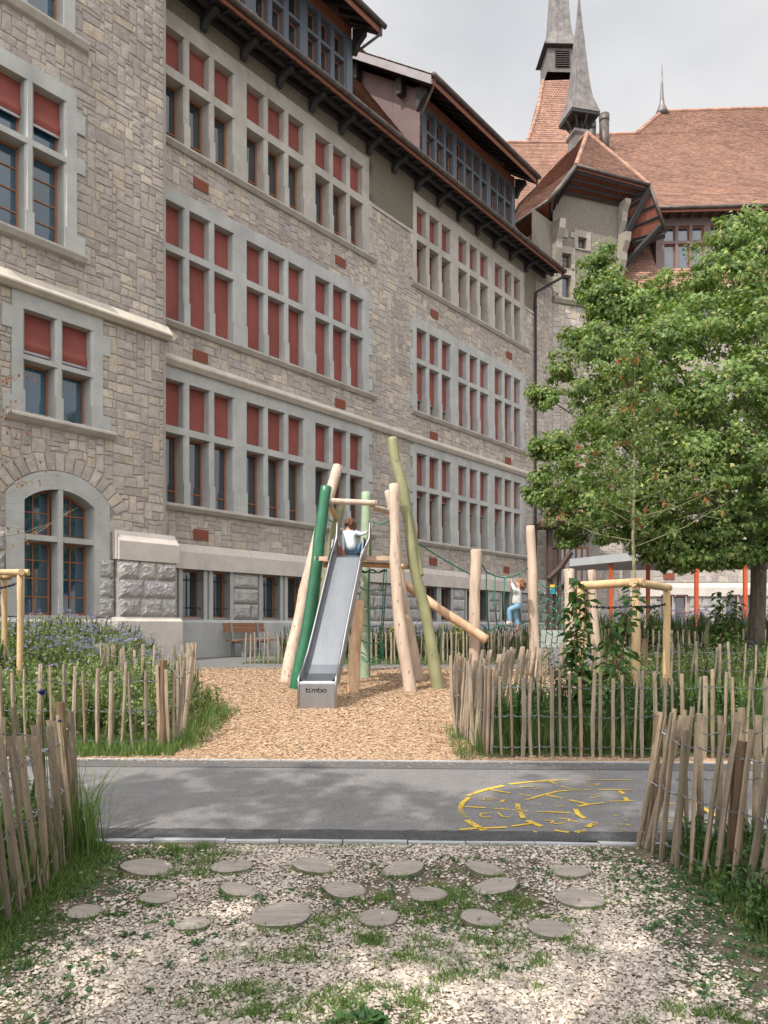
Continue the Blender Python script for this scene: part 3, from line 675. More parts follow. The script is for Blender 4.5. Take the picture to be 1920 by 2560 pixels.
# ================================================================ STRUCTURE: corner tower, far wing, roofs and spires
T0 = Vector((6.95, 35.8, 0)); T1 = Vector((7.985, 36.9, 0)); T2 = Vector((11.69, 38.2, 0))
GT = Frame(T1[:2], (T2-T1)[:2]); GW = (T2-T1).length
tower = thing('corner_tower', 'roughcast corner tower under a half hipped tiled gable with deep red boarded eaves', 'tower', (9.8, 38, .7))
FL, FR = P(1440, 413, 36.28), P(1622, 462, 37.63); LL, RR = P(1370, 500, 35.79), P(1662, 577, 37.94)
bk = Vector((-GT.n[0]*-1*-1, -GT.n[1]*-1*-1, 0)); BK = Vector((-GT.n[0], -GT.n[1], 0))
AP = P(1468, 333, 39.8); RB = AP+BK*7
LB = LL+BK*4.2+Vector((-.6, -.4, 0)); RBk = RR+BK*6
# gable wall follows the roof
mb = MB()
def topz(a):
    p = GT.p(a, 0); # distance along the verge
    ts = [(-.6, 20.3), (.0, 21.2), (.55, 22.25), (GW-.3, 22.3), (GW+.9, 21.9)]
    return float(np.interp(a, [t[0] for t in ts], [t[1] for t in ts]))
K = 14
ws = [('stair', 1444, 1466, 592, 625), ('stair', 1404, 1427, 632, 675), ('stair', 1404, 1427, 686, 750)]
WN = []
for _, u0, u1, v0, v1 in ws:
    a, z1 = GT.inv(u0, v0); b, z0 = GT.inv(u1, v1); WN.append((a, b, z0, z1))
lowsplit = GT.inv(1400, 760)[1]
holes = WN
sheet(mb, GT, [(0, GW, lowsplit, 20.5)], holes, 0, 0)
for k in range(K):
    a, b = GW*k/K, GW*(k+1)/K; mb.face([GT.p(a, 20.5), GT.p(b, 20.5), GT.p(b, topz(b)), GT.p(a, topz(a))])
sheet(mb, Frame(T0[:2], (T1-T0)[:2]), [(-.3, (T1-T0).length, 17.4, 20.6)], [], 0, 0)
rc = mb.build('roughcast_wall', M['cast2'], tower)
mb = MB(); sheet(mb, GT, [(0, GW, .4, lowsplit)], [], 0, 0)
LT = Frame(T0[:2], (T1-T0)[:2]); LW = (T1-T0).length
sheet(mb, LT, [(-.3, LW, .4, 17.4)], [], 0, 0)
RT = Frame(T2[:2], BK[:2]); sheet(mb, RT, [(0, 5, .4, 20.8)], [], 0, 0)
lower = mb.build('wall', M['mortar'], tower)
mb = MB(); stones(mb, GT, 0, GW, .7, lowsplit, lambda a, z: True, 0, .13, .12, 31); stones(mb, LT, -.3, LW, .7, 17.4, lambda a, z: True, 0, .13, .12, 32)
mb.build('stone_facing', M['stone'], lower)
mb = MB(); rq = random.Random(2)
z = lowsplit
while z < 20.3:                           # corner quoins, and the stone corbels that carry the roof
    h = rq.uniform(.3, .5); wq = rq.choice([.16, .3])
    GT.box(mb, -.03, wq, z, z+h-.02, -.3, .05); GT.box(mb, GW-wq, GW+.03, z, z+h-.02, -.3, .05); z += h
for a in (.0, GW-.3):
    GT.ext(mb, a, a+.3, [(.05, 18.6), (.12, 18.7), (.34, 19.3), (.36, 19.7), (.62, 20.1), (.68, 20.5), (.05, 20.6)])
GT.ext(mb, GW-.3, GW, [(.05, 20.6), (.12, 20.7), (.36, 21.2), (.40, 21.6), (.62, 21.9), (.66, 22.1), (.05, 22.1)])
GT.box(mb, .5, .8, 20.0, 20.4, 0, .05)
mb.build('quoin', M['lime2'], tower)
for i, (a, b, z0, z1) in enumerate(WN):
    mb = MB(); sheet(mb, GT, [(a-.2, b+.22, z0-.05, z1+.32)] + ([(a-.42, a-.2, z1-.1, z1+.16)] if i != 2 else []), [(a, b, z0, z1)], .05, .06)
    reveal(mb, GT, a, b, z0, z1, .05, .26, .03)
    if i == 2: GT.ext(mb, a-.5, b+1.6, [(0, z0-.25), (.1, z0-.25), (.2, z0-.1), (.2, z0), (0, z0+.02)])
    so = mb.build('stone_surround', M['lime2'], tower)
    mb = MB()
    for r in ((a, a+.05, z0, z1), (b-.05, b, z0, z1), (a, b, z0, z0+.05), (a, b, z1-.05, z1)): GT.box(mb, *r, -.22, -.16+.001*len(mb.f))
    if i < 2:
        GT.box(mb, (a+b)/2-.018, (a+b)/2+.018, z0, z1, -.2, -.163)
        for k in (1, 2): GT.box(mb, a, b, z0+(z1-z0)*k/3-.016, z0+(z1-z0)*k/3+.016, -.2, -.168)
    wd = mb.build('window', M['wood_dark'], tower)
    mb = MB(); mb.face([GT.p(a, z0, -.19), GT.p(b, z0, -.19), GT.p(b, z1, -.19), GT.p(a, z1, -.19)]); mb.build('pane', M['glass_sky'], wd)
# plinth continuing round the foot of the tower, and the slotted sign
mb = MB()
for fr, a, b in ((LT, -.3, LW+.1), (GT, -.05, 1.1)):
    fr.ext(mb, a, b, PP); fr.ext(mb, a, b, [(0, .2), (.16, .2), (.16, 1.6), (.09, 1.68), (0, 1.68)])
tp = mb.build('plinth', M['lime'], tower)
mb = MB(); rg = random.Random(5); blockwork(mb, LT, -.3, LW, 1.7, 3.0, 3, .04, rg); blockwork(mb, GT, 0, 1.0, 1.7, 3.0, 3, .04, rg)
mb.build('rusticated_block', M['granite'], tp)
# roof
th = Vector((0, 0, -.16))
mb = MB()
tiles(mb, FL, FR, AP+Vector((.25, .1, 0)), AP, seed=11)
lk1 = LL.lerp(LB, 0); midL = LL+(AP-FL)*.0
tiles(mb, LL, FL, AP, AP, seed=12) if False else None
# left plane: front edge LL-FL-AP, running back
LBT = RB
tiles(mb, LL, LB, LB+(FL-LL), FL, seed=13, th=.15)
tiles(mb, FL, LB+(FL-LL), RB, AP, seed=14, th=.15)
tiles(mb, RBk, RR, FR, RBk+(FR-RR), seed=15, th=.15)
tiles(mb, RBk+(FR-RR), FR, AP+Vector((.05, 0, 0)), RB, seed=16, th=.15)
ridge_tiles(mb, FL, AP); ridge_tiles(mb, FR, AP); ridge_tiles(mb, AP, RB)
roof = mb.build('roof', M['tile'], tower)
# boarded soffits: front, and the two raking verges
g0 = GT.p(.5, 22.2, 0); g1 = GT.p(GW-.02, 22.2, 0); g2 = GT.p(-.25, 20.9, 0); g3 = GT.p(GW+.55, 20.5, 0)
mb = MB(); d_ = Vector((0, 0, -.12))
def soff(a, b, c, e): mb.face([a+d_, b+d_, c+d_, e+d_])
soff(FL, FR, g1, g0); soff(LL, FL, g0, g2); soff(FR, RR, g3, g1)
g4 = g3+BK*5; soff(RR, RBk, g4, g3); soff(LB, LL, g2, g2+BK*4)
mb.build('soffit', M['soffit2'], roof)
mb = MB()
def beam(a, b, r=.09, dz=-.2): mb.tube([a+Vector((0, 0, dz)), b+Vector((0, 0, dz))], r, 4)
for t in (.08, .34, .6, .86): beam(FL.lerp(g0, t), FR.lerp(g1, t), .075)
for t in (.1, .35, .6, .9): beam(FR.lerp(RR, t), g1.lerp(g3, t), .085); beam(FL.lerp(LL, t), g0.lerp(g2, t), .06)
beam(g1+Vector((0, 0, .1)), FR+Vector((0, 0, .1)), .16); beam(g3, RR, .16); beam(g0, FL, .1)
c1 = GT.p(GW+.02, 20.6, .2); beam(c1, FR+Vector((0, 0, -.25)), .17, 0); beam(GT.p(GW+.05, 19.2, .1), RR.lerp(FR, .25)+Vector((0, 0, -.3)), .15, 0)
for k in range(9): q = FL.lerp(FR, (k+.5)/9)+Vector((0, 0, -.22)); mb.tube([q, q+BK*.3], .045, 4)
mb.build('roof_beam', M['black'], roof)
mb = MB()
up = Vector((0, 0, -.05)); out = Vector((GT.n[0], GT.n[1], 0))*.07
for a, b in ((FL, FR), (LL, LB), (FR, RR), (RR, RBk)): mb.tube([a+out+up, a.lerp(b, .5)+out+up, b+out+up], .085, 9)
mb.tube([FL+up, FL.lerp(LL, .5)+up+Vector((0, 0, -.06)), LL+up], .12, 4)
mb.build('gutter', M['gutter'], roof, smooth=True)
mb = MB(); u2 = Vector((0, 0, -.2))
for a, b in ((FL, FR), (FR, RR)): mb.hexa([a+u2, b+u2, b+u2+BK*.05, a+u2+BK*.05, a+Vector((0, 0, -.08)), b+Vector((0, 0, -.08)), b+BK*.05+Vector((0, 0, -.08)), a+BK*.05+Vector((0, 0, -.08))])
mb.build('fascia', M['soffit'], roof)
# ---- square bell-cast spires
def spire(mb, c, ang, prof, col=None):
    """stack of square rings: prof = (half width, z)"""
    ca, sa = math.cos(ang), math.sin(ang); i0 = len(mb.v)
    for r, z in prof:
        for x, y in ((-r, -r), (r, -r), (r, r), (-r, r)): mb.v.append((c.x+x*ca-y*sa, c.y+x*sa+y*ca, z))
    for k in range(len(prof)-1):
        for j in range(4):
            a = i0+k*4+j; b = i0+k*4+(j+1) % 4; mb.f.append((a, b, b+4, a+4)); mb.c.append(col); mb.m.append(0)
def seams(mb, c, ang, prof, n=2):
    ca, sa = math.cos(ang), math.sin(ang)
    for k in range(len(prof)-1):
        (r0, z0), (r1, z1) = prof[k], prof[k+1]
        for q in ([-1, 1] if r0 < .3 else [-1, -.33, .33, 1]):
            for fx in range(4):
                f = fx*math.pi/2
                def pt(r, z): x, y = q*r, -r*1.004; X, Y = x*math.cos(f)-y*math.sin(f), x*math.sin(f)+y*math.cos(f); return Vector((c.x+X*ca-Y*sa, c.y+X*sa+Y*ca, z))
                mb.tube([pt(r0, z0), pt(r1, z1)], .018, 4, False)
def hz(v, Y): return CZ+(VH-v)/F*Y
Y1 = 40.6; c = Vector(((1450-960)/F*Y1, Y1+.2, 0)); px = Y1/F; ang = math.radians(13)
turret = thing('ridge_turret', 'thin grey metal needle spire on an open lantern above the tower roof', 'turret', (c.x, c.y, 26.5))
pr = [(46*px*.82, hz(291, Y1)), (39*px*.82, hz(272, Y1)), (30*px*.82, hz(247, Y1)), (25*px*.82, hz(222, Y1)), (20*px*.82, hz(182, Y1)), (14*px*.82, hz(122, Y1)), (10.5*px*.82, hz(82, Y1)), (6.5*px*.8, hz(40, Y1)), (3*px*.8, hz(0, Y1)), (1.5*px*.7, hz(-60, Y1)), (.3*px, hz(-110, Y1))]
mb = MB(); spire(mb, c, ang, pr); seams(mb, c, ang, pr[:7]); mb.build('spire', M['zinc'], turret)
mb = MB(); spire(mb, c, ang, [(46*px*.82, hz(293, Y1)), (45*px*.82, hz(299, Y1)), (22*px*.7, hz(300, Y1))]); mb.build('eave', M['black'], turret)
mb = MB()
for x in (-1, 0, 1):
    for y in (-1, 0, 1):
        if (x, y) != (0, 0): mb.box(Vector((c.x, c.y, hz(325, Y1)))+Matrix.Rotation(ang, 3, 'Z')@Vector((x*.27, y*.27, 0)), (.10, .10, 1.25), ang)
for k in range(8):
    a = ang+k*math.pi/4+.1; v_ = Vector((math.cos(a), math.sin(a), 0)); mb.tube([Vector((c.x, c.y, hz(330, Y1)))+v_*.3, Vector((c.x, c.y, hz(301, Y1)))+v_*.78], .05, 4)
mb.box(Vector((c.x, c.y, hz(326, Y1))), (.42, .42, 1.2), ang)
mb.build('lantern', M['black'], turret)
mb = MB(); spire(mb, c, ang, [(.42, hz(400, Y1)), (.42, hz(345, Y1)), (.52, hz(338, Y1)), (.50, hz(331, Y1)), (.3, hz(330, Y1))]); mb.build('base', M['zinc'], turret)
# ---- link roof with the louvred roof lantern
link = thing('link_building', 'tall tiled roof block rising behind the corner tower with a louvred lantern spire', 'building', (9, 46, .7))
mb = MB(); YR = 46.0
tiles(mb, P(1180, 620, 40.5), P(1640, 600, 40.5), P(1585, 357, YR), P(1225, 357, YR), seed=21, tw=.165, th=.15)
a, b = P(1225, 357, YR), P(1585, 357, YR); mb.face([a, b, b+Vector((0, 6, -8)), a+Vector((0, 6, -8))], (.2, .1, .07))
for q, p_ in ((P(1180, 620, 40.5), a), (P(1640, 600, 40.5), b)): mb.face([q, p_, p_+Vector((0, 6, -8)), Vector((q.x, 52, q.z))], (.2, .1, .07))
ridge_tiles(mb, a, b)
lr = mb.build('roof', M['tile'], link)
mb = MB(); q0, q1 = P(1180, 620, 40.5), P(1640, 600, 40.5)
mb.hexa([(q0.x, 40.7, .5), (q1.x, 40.7, .5), (q1.x, 52, .5), (q0.x, 52, .5), (q0.x, 40.7, q0.z), (q1.x, 40.7, q1.z), (q1.x, 52, q1.z), (q0.x, 52, q0.z)]); mb.build('wall', M['mortar'], link)
Y2 = 47.0; A0, A1, B1, B0 = P(1316, 362, Y2-.4), P(1478, 357, Y2-.4), P(1433, 199, Y2+1.4), P(1358, 202, Y2+1.4)
mA, mB_ = A0.lerp(B0, .5)+Vector((.16, .0, 0)), A1.lerp(B1, .5)+Vector((-.16, 0, 0))
mb = MB(); tiles(mb, A0, A1, mB_, mA, seed=22, tw=.165, th=.15); tiles(mb, mA, mB_, B1, B0, seed=23, tw=.165, th=.15)
dp = Vector((0, 4.2, 0)); d2 = Vector((0, 1.4, 0))
mb.face([A0, mA, B0, B0+d2, A0+dp], (.2, .1, .07)); mb.face([A1, mB_, B1, B1+d2, A1+dp], (.2, .1, .07)); mb.face([A0+dp, A1+dp, B1+d2, B0+d2], (.2, .1, .07))
ridge_tiles(mb, A0, mA, .12); ridge_tiles(mb, mA, B0, .12); ridge_tiles(mb, A1, mB_, .12); ridge_tiles(mb, mB_, B1, .12)
mb.build('steep_roof', M['tile'], link)
Y3 = Y2+2.2; c = Vector(((1395.5-960)/F*Y3, Y3, 0)); px = Y3/F; ang = math.radians(2)
mb = MB(); spire(mb, c, ang, [(36.5*px, hz(206, Y3)), (36*px, hz(147, Y3))]); lan = mb.build('lantern', M['zinc2'], link)
mb = MB(); Ln = Frame((c.x-36.3*px*math.cos(ang)+36.3*px*math.sin(ang), c.y-36.3*px*math.sin(ang)-36.3*px*math.cos(ang)), (math.cos(ang), math.sin(ang)))
LWd = 72.6*px; Ln.box(mb, LWd*.27, LWd*.76, hz(196, Y3), hz(152, Y3), .005, .015)
lou = mb.build('louvre', M['black'], lan)
mb = MB()
for k in range(8): z = hz(193-k*5.3, Y3); Ln.ext(mb, LWd*.27, LWd*.76, [(.02, z+.05), (.10, z), (.10, z+.02), (.02, z+.08)])
mb.build('louvre_slat', M['zinc2'], lan)
pr = [(46*px, hz(142, Y3)), (45*px, hz(139, Y3)), (38*px, hz(127, Y3)), (31*px, hz(113, Y3)), (27*px, hz(100, Y3)), (24*px, hz(75, Y3)), (22*px, hz(45, Y3)), (19.5*px, hz(0, Y3)), (14*px, hz(-90, Y3)), (7*px, hz(-220, Y3)), (.5*px, hz(-400, Y3))]
mb = MB(); spire(mb, c, ang, pr); seams(mb, c, ang, pr[:9]); mb.build('spire', M['zinc'], link)
mb = MB(); spire(mb, c, ang, [(36.6*px, hz(147, Y3)), (46*px, hz(144, Y3)), (46.3*px, hz(142.2, Y3))])
e0 = Vector((c.x-46*px, c.y-46*px, hz(144, Y3)))
mb.build('lantern_skirt', M['black'], link)
for u, r, v0, v1, nm in ((1510.5, 12.5, 400, 287, 'round brown metal chimney pipe standing clear beside the needle spire'), (1484, 6, 400, 305, 'narrow metal flue half hidden behind the needle spire')):
    Yc = 42.5; x = (u-960)/F*Yc; mb = MB(); q = Yc/F
    mb.tube([(x, Yc, hz(v0, Yc)), (x, Yc, hz(v1+18, Yc))], r*q*.97, 18); mb.tube([(x, Yc, hz(v1+18, Yc)), (x, Yc, hz(v1+14, Yc)), (x, Yc, hz(v1, Yc))], [r*q*1.0, r*q*1.03, r*q*1.03], 18)
    tag(mb.build('chimney_pipe', M['gutter'], None, True), nm, 'chimney')
# ---- the far wing facing the camera
WF = Frame((11.0, 39.22), (1, -.05))
wing = thing('far_wing', 'sunlit far wing with big clay tile roof and brown attic windows behind the maple', 'building', (16, 39, .75))
def wx(u): return WF.inv(u, 600)[0]
zg0, zk, zs_, zt_ = 22.04, 23.17, 19.39, 21.55
SL, SR = .6, 26
mb = MB()
bw_ = [(1652, 1683), (1688, 1716), (1815, 1846), (1852, 1880), (1960, 1990)]
bwin = [(wx(a), wx(b), 1.0, 3.0) for a, b in bw_]
sheet(mb, WF, [(-.5, SR, .4, 18.2)], bwin, 0, 0)
ww = mb.build('wall', M['mortar'], wing)
mb = MB(); stones(mb, WF, 2.5, 17, 3.7, 9, lambda a, z: True, 0, .16, .15, 41); mb.build('stone_facing', M['stone'], ww)
mb = MB(); rg = random.Random(8)
FAW = WF; WF.ext(mb, -.4, SR, PP); wp = mb.build('plinth', M['lime'], wing)
mb = MB(); ed = [2.0]+[x for r in bwin for x in (r[0]-.16, r[1]+.16)]+[17.0]
for a, b in zip(ed[::2], ed[1::2]): blockwork(mb, WF, a, b, .8, 3.0, 4, .03, rg, .5, 1.3, .04)
mb.build('rusticated_block', M['granite_lit'], wp)
for (a, b, z0, z1) in bwin:
    mb = MB()
    for r in ((a, a+.07, z0, z1), (b-.07, b, z0, z1), (a+.07, b-.07, z1-.07, z1), (a+.07, b-.07, 2.2, 2.26)): WF.box(mb, *r, -.18, -.12)
    wd = mb.build('window', M['wood_red'], wing); mb = MB(); mb.face([WF.p(a, z0, -.15), WF.p(b, z0, -.15), WF.p(b, z1, -.15), WF.p(a, z1, -.15)]); mb.build('pane', M['glass_sky'], wd)
    mb = MB(); WF.box(mb, a-.02, b+.02, 3.0, 3.08, -.1, .22); mb.build('sill', M['timber'], wd)
mb = MB(); a, z = WF.inv(1658, 1449); WF.box(mb, a, a+.55, z, z+.33, .0, .05); mb.build('vent', M['vent2'], wing)
# lower tile slope, attic window band, upper roof
mb = MB()
p = WF.p
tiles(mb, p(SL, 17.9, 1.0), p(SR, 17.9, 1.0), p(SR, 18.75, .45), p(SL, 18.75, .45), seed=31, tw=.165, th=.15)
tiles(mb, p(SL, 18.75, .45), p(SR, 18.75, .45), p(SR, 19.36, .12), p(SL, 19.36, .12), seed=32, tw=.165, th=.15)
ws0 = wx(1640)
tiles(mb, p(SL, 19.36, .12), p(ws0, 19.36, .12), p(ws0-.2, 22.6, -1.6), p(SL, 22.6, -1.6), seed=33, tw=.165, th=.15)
wr = mb.build('lower_roof', M['tile'], wing)
tri = [(1660.8, 1688), (1696, 1723), (1731.7, 1759), (1776.5, 1804), (1812, 1840), (1847, 1875), (1892, 1920), (1927, 1955), (1962, 1990)]
holes = []; lts = []
tz0 = CZ+(VH-608)/F*39; tz1 = CZ+(VH-601)/F*39
for u0, u1 in tri:
    a, b = wx(u0), wx(u1); lts.append((a, b)); holes += [(a, b, zs_+.05, tz0), (a, b, tz1, zt_)]
mb = MB(); sheet(mb, WF, [(ws0, SR, zs_-.6, 21.75)], holes, 0, 0)
for a, b in lts: reveal(mb, WF, a, b, zs_+.05, tz0, 0, .2, 0); reveal(mb, WF, a, b, tz1, zt_, 0, .2, 0)
mb.face([p(ws0, 18.6, 0), p(ws0, 21.9, 0), p(ws0, 22.6, -2.5), p(ws0, 19, -2.5)])
WF.box(mb, ws0, SR, 21.75, 22.2, -.1, -.01)
at = mb.build('attic', M['mauve'], wing)
for a, b in lts:
    mb = MB()
    for z0, z1 in ((zs_+.05, tz0), (tz1, zt_)):
        for r in ((a, a+.05, z0, z1), (b-.05, b, z0, z1), (a+.05, b-.05, z0, z0+.05), (a+.05, b-.05, z1-.05, z1)): WF.box(mb, *r, -.2, -.15, None, 0)
        mb.face([p(a, z0, -.18), p(b, z0, -.18), p(b, z1, -.18), p(a, z1, -.18)], None, 1)
    mb.build('attic_window', [M['wood_red'], M['glass_sky']], at)
mb = MB(); WF.ext(mb, ws0-.3, SR, [(0, 22.0), (.75, 21.9), (.75, 21.98), (0, 22.12)], None, 0)
k = ws0
while k < SR: WF.ext(mb, k, k+.09, [(0, 21.9), (.72, 21.8), (.72, 21.9), (0, 22.0)]); k += .52
mb.build('eaves', M['timber'], wing)
mb = MB(); WF.box(mb, ws0-.3, SR, 21.84, 22.0, .755, .78); mb.build('fascia', M['soffit'], wing)
mb = MB(); mb.tube([p(ws0-.35+i*1.5, 22.03, .84) for i in range(15)], .09, 9)
mb.build('gutter', M['gutter'], wing, smooth=True)
mb = MB()
RS0 = 4.75; hipx = P(1637, 286, 46.7); hs = (hipx.x-11.0)/1.0
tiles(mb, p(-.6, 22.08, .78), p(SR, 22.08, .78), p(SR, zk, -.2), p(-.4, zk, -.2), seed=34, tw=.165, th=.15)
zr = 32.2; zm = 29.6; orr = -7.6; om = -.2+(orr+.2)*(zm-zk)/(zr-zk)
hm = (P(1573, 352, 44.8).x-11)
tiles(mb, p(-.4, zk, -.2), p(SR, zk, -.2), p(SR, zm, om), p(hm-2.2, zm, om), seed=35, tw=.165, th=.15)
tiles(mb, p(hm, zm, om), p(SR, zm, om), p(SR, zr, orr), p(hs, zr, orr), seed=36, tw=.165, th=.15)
mb.face([p(hm, zm, om), p(hs, zr, orr), p(hs, zr, orr-.2), p(hm, zm, orr-6)], (.2, .1, .07)); mb.face([p(hs, zr, orr), p(SR, zr, orr), p(SR, 24, orr-6), p(hs, 24, orr-6)], (.2, .1, .07))
mb.face([p(hm-2.2, zm, om), p(hm, zm, om), p(hm, 24, om-6), p(hm-2.2, 24, om-6)], (.2, .1, .07))
ridge_tiles(mb, p(hm, zm, om), p(hs, zr, orr), .13); ridge_tiles(mb, p(hs, zr, orr), p(SR, zr, orr), .13); ridge_tiles(mb, p(hm-2.2, zm, om), p(hm, zm, om), .12)
mb.build('roof', M['tile'], wing)
mb = MB(); q = p(hs, zr, orr); Yq = q.y; kx = Yq/F
mb.tube([q+Vector((0, 0, -.2)), q+Vector((0, 0, .1)), q+Vector((0, 0, .45)), q+Vector((0, 0, .8)), q+Vector((0, 0, 1.6)), q+Vector((0, 0, 2.9))], [.42, .3, .16, .11, .07, .015], 12)
mb.build('finial', M['zinc'], wing, smooth=True)
# ---- timber porch in the corner, concrete steps, sign
porch = thing('timber_porch', 'dark timber porch with a small tiled gable and raking brace in the corner', 'porch', P(1440, 1640, 34.5))
YP = 34.6
mb = MB()
tiles(mb, P(1352, 1302, YP-.6), P(1450, 1302, YP-.6), P(1450, 1250, YP+.9), P(1392, 1262, YP+.9), seed=51); tiles(mb, P(1450, 1302, YP-.6), P(1520, 1302, YP-.6), P(1520, 1250, YP+.9), P(1450, 1250, YP+.9), seed=52)
pr_ = mb.build('roof', M['tile'], porch)
mb = MB(); a, b = P(1352, 1304, YP-.6), P(1520, 1304, YP-.6)
mb.hexa([a+Vector((0, 0, -.22)), b+Vector((0, 0, -.22)), b+Vector((0, 1.2, -.22)), a+Vector((0, 1.2, -.22)), a, b, b+Vector((0, 1.2, 0)), a+Vector((0, 1.2, 0))]); mb.build('fascia', M['timber'], pr_)
for u in (1374, 1398): mb = MB(); q = P(u, 1450, YP); mb.box(Vector((q.x, q.y, (zg(30)+6.2)/2)), (.22 if u == 1374 else .12, .2, 6.2-zg(30)), .2); mb.build('post', M['timber'], porch)
mb = MB(); mb.tube([P(1372, 1447, YP-.2), P(1400, 1420, YP-.25), P(1428, 1380, YP-.3)], .13, 4); mb.build('brace', M['timber'], porch)
mb = MB(); mb.tube([P(1375, 1370, YP-.02), P(1440, 1364, YP-.02)], .09, 4); mb.build('rail', M['timber'], porch)
mb = MB(); q = P(1395, 1360, YP+1.5); mb.hexa([P(1390, 1660, YP+1.5), P(1500, 1660, YP+1.5), P(1500, 1660, YP+1.8), P(1390, 1660, YP+1.8), P(1390, 1250, YP+1.5), P(1500, 1250, YP+1.5), P(1500, 1250, YP+1.8), P(1390, 1250, YP+1.8)]); mb.build('back_wall', M['mortar'], porch)
mb = MB()
q0, q1 = P(1398, 1600, YP+1.4), P(1470, 1370, YP+1.4); n_ = 5
for k in range(n_+1): x = q0.x+(q1.x-q0.x)*k/n_; mb.box(Vector((x, YP+1.42, (q0.z+q1.z)/2)), (.07, .06, q1.z-q0.z))
for z in (q0.z, (q0.z+q1.z)/2, q1.z): mb.box(Vector(((q0.x+q1.x)/2, YP+1.43, z)), (q1.x-q0.x, .05, .08))
dr = mb.build('door', M['wood_red'], porch); mb = MB(); mb.face([(q0.x, YP+1.45, q0.z), (q1.x, YP+1.45, q0.z), (q1.x, YP+1.45, q1.z), (q0.x, YP+1.45, q1.z)]); mb.build('pane', M['glass'], dr)
mb = MB()
for k, (u0, u1, v0, v1, Y) in enumerate(((1352, 1410, 1612, 1576, 28.5), (1350, 1412, 1650, 1613, 28.2))): 
    a, b = P(u0, v0, Y), P(u1, v1, Y); mb.hexa([(a.x, Y, zg(Y)-.1), (b.x, Y, zg(Y)-.1), (b.x, Y+1.5, zg(Y)-.1), (a.x, Y+1.5, zg(Y)-.1), (a.x, Y, b.z), (b.x, Y, b.z), (b.x, Y+1.5, b.z), (a.x, Y+1.5, b.z)]) if k == 0 else None
tag(mb.build('concrete_ramp_wall', M['frame']), 'low grey concrete ramp wall beside the entrance seen through the far net', 'wall')
mb = MB(); q = P(1381, 1473, 34.3)
mb.box(q, (.22, .02, .40), .2, (.02, .25, .42)); mb.box(q+Vector((0, -.012, .12)), (.22, .012, .16), .2, (.72, .40, .04))
tag(mb.build('wall_sign', mat('painted_sign', (.5, .5, .5), .5, .05, attr=True)), 'small square sign yellow above blue on the stone plinth by the porch', 'sign')
# ================================================================ SETTING: ground, road, beds
def gsheet(name, poly_y, x0, x1, dz, m, kind='structure', xs=30, edge=0, seed=1):
    """ground strip between y0(x) and y1(x)"""
    rr = random.Random(seed); mb = MB(); ny = 26; i0 = 0
    for i in range(xs+1):
        x = x0+(x1-x0)*i/xs; ya, yb = poly_y[0](x), poly_y[1](x)
        if edge: ya += rr.uniform(-edge, edge); yb += rr.uniform(-edge, edge)
        for j in range(ny+1): y = ya+(yb-ya)*j/ny; mb.v.append((x, y, zg(y)+dz))
    for i in range(xs):
        for j in range(ny): a = i*(ny+1)+j; mb.f.append((a, a+ny+1, a+ny+2, a+1)); mb.c.append(None); mb.m.append(0)
    return tag(mb.build(name, m), kind=kind)
YN = lambda x: 5.10-.023*x               # near kerb line
YF = lambda x: 7.52-.030*x               # far kerb line
M['soil'] = mat('soil', (.105, .085, .06), .98, .35, 3, .5, 30)
M['gravelbed'] = mat('gravel_bed', (.125, .098, .072), .98, .4, 9, .8, 60, fine=.35)
M['asphalt'] = mat('asphalt', (.148, .143, .141), .92, .09, 5, .4, 260, fine=.3, big=.09, bigs=.9)
M['asphalt_new'] = mat('fresh_asphalt', (.085, .085, .087), .9, .3, 6, .9, 150, fine=.6, bdist=.03)
M['asphalt_seam'] = mat('asphalt_seam', (.095, .093, .094), .92, .12, 4, .4, 200, fine=.2)
M['kerb'] = mat('kerb_stone', (.33, .335, .34), .9, .12, 6, .2, 90)
M['chips'] = mat('wood_chip_bed', (.41, .27, .16), .95, .3, 14, .8, 70, fine=.4)
M['grassbed'] = mat('planted_soil', (.075, .085, .035), .98, .4, 5, .5, 30)
mb = MB(); xs = [-60, -20, -8, 0, 8, 20, 60, 140]; ys = [-25, -3, 0, 3, 5.1, 7.6, 10.5, 14, 18, 21, 30, 60, 200, 600]
for i in range(len(xs)-1):
    for j in range(len(ys)-1):
        mb.face([(xs[i], ys[j], zg(ys[j])-.03), (xs[i+1], ys[j], zg(ys[j])-.03), (xs[i+1], ys[j+1], zg(ys[j+1])-.03), (xs[i], ys[j+1], zg(ys[j+1])-.03)])
tag(mb.build('ground', M['soil']), kind='structure')
gsheet('gravel_ground', (lambda x: -6, lambda x: YN(x)-.07), -14, 14, 0, M['gravelbed'])
road = gsheet('road', (lambda x: YN(x)+.22, lambda x: YF(x)-.30), -16, 16, 0, M['asphalt'])
gsheet('road_edge', (lambda x: YN(x)+.0, lambda x: YN(x)+.22), -16, 16, .002, M['asphalt_new'], xs=320, edge=.018, seed=3)
gsheet('road_seam', (lambda x: YF(x)-.31, lambda x: YF(x)-.03), -16, 16, .004, M['asphalt_seam'], xs=40, edge=.01)
mb = MB(); rk = random.Random(3); x = -16
while x < 16:
    wd = rk.uniform(.35, .5); a0, a1 = YN(x)-.075+rk.uniform(-.012, .012), YN(x)+.005+rk.uniform(-.02, .012); b0, b1 = YN(x+wd)-.075+rk.uniform(-.012, .012), YN(x+wd)+rk.uniform(-.02, .012)
    z = zg(a0)+.014+rk.uniform(-.004, .004); g = .004
    mb.hexa([(x+g, a0, 0), (x+wd-g, b0, 0), (x+wd-g, b1, 0), (x+g, a1, 0), (x+g, a0, z), (x+wd-g, b0, z), (x+wd-g, b1, z-.006), (x+g, a1, z-.006)]); x += wd
tag(mb.build('kerb', M['kerb']), kind='structure')
mb = MB(); x = -16
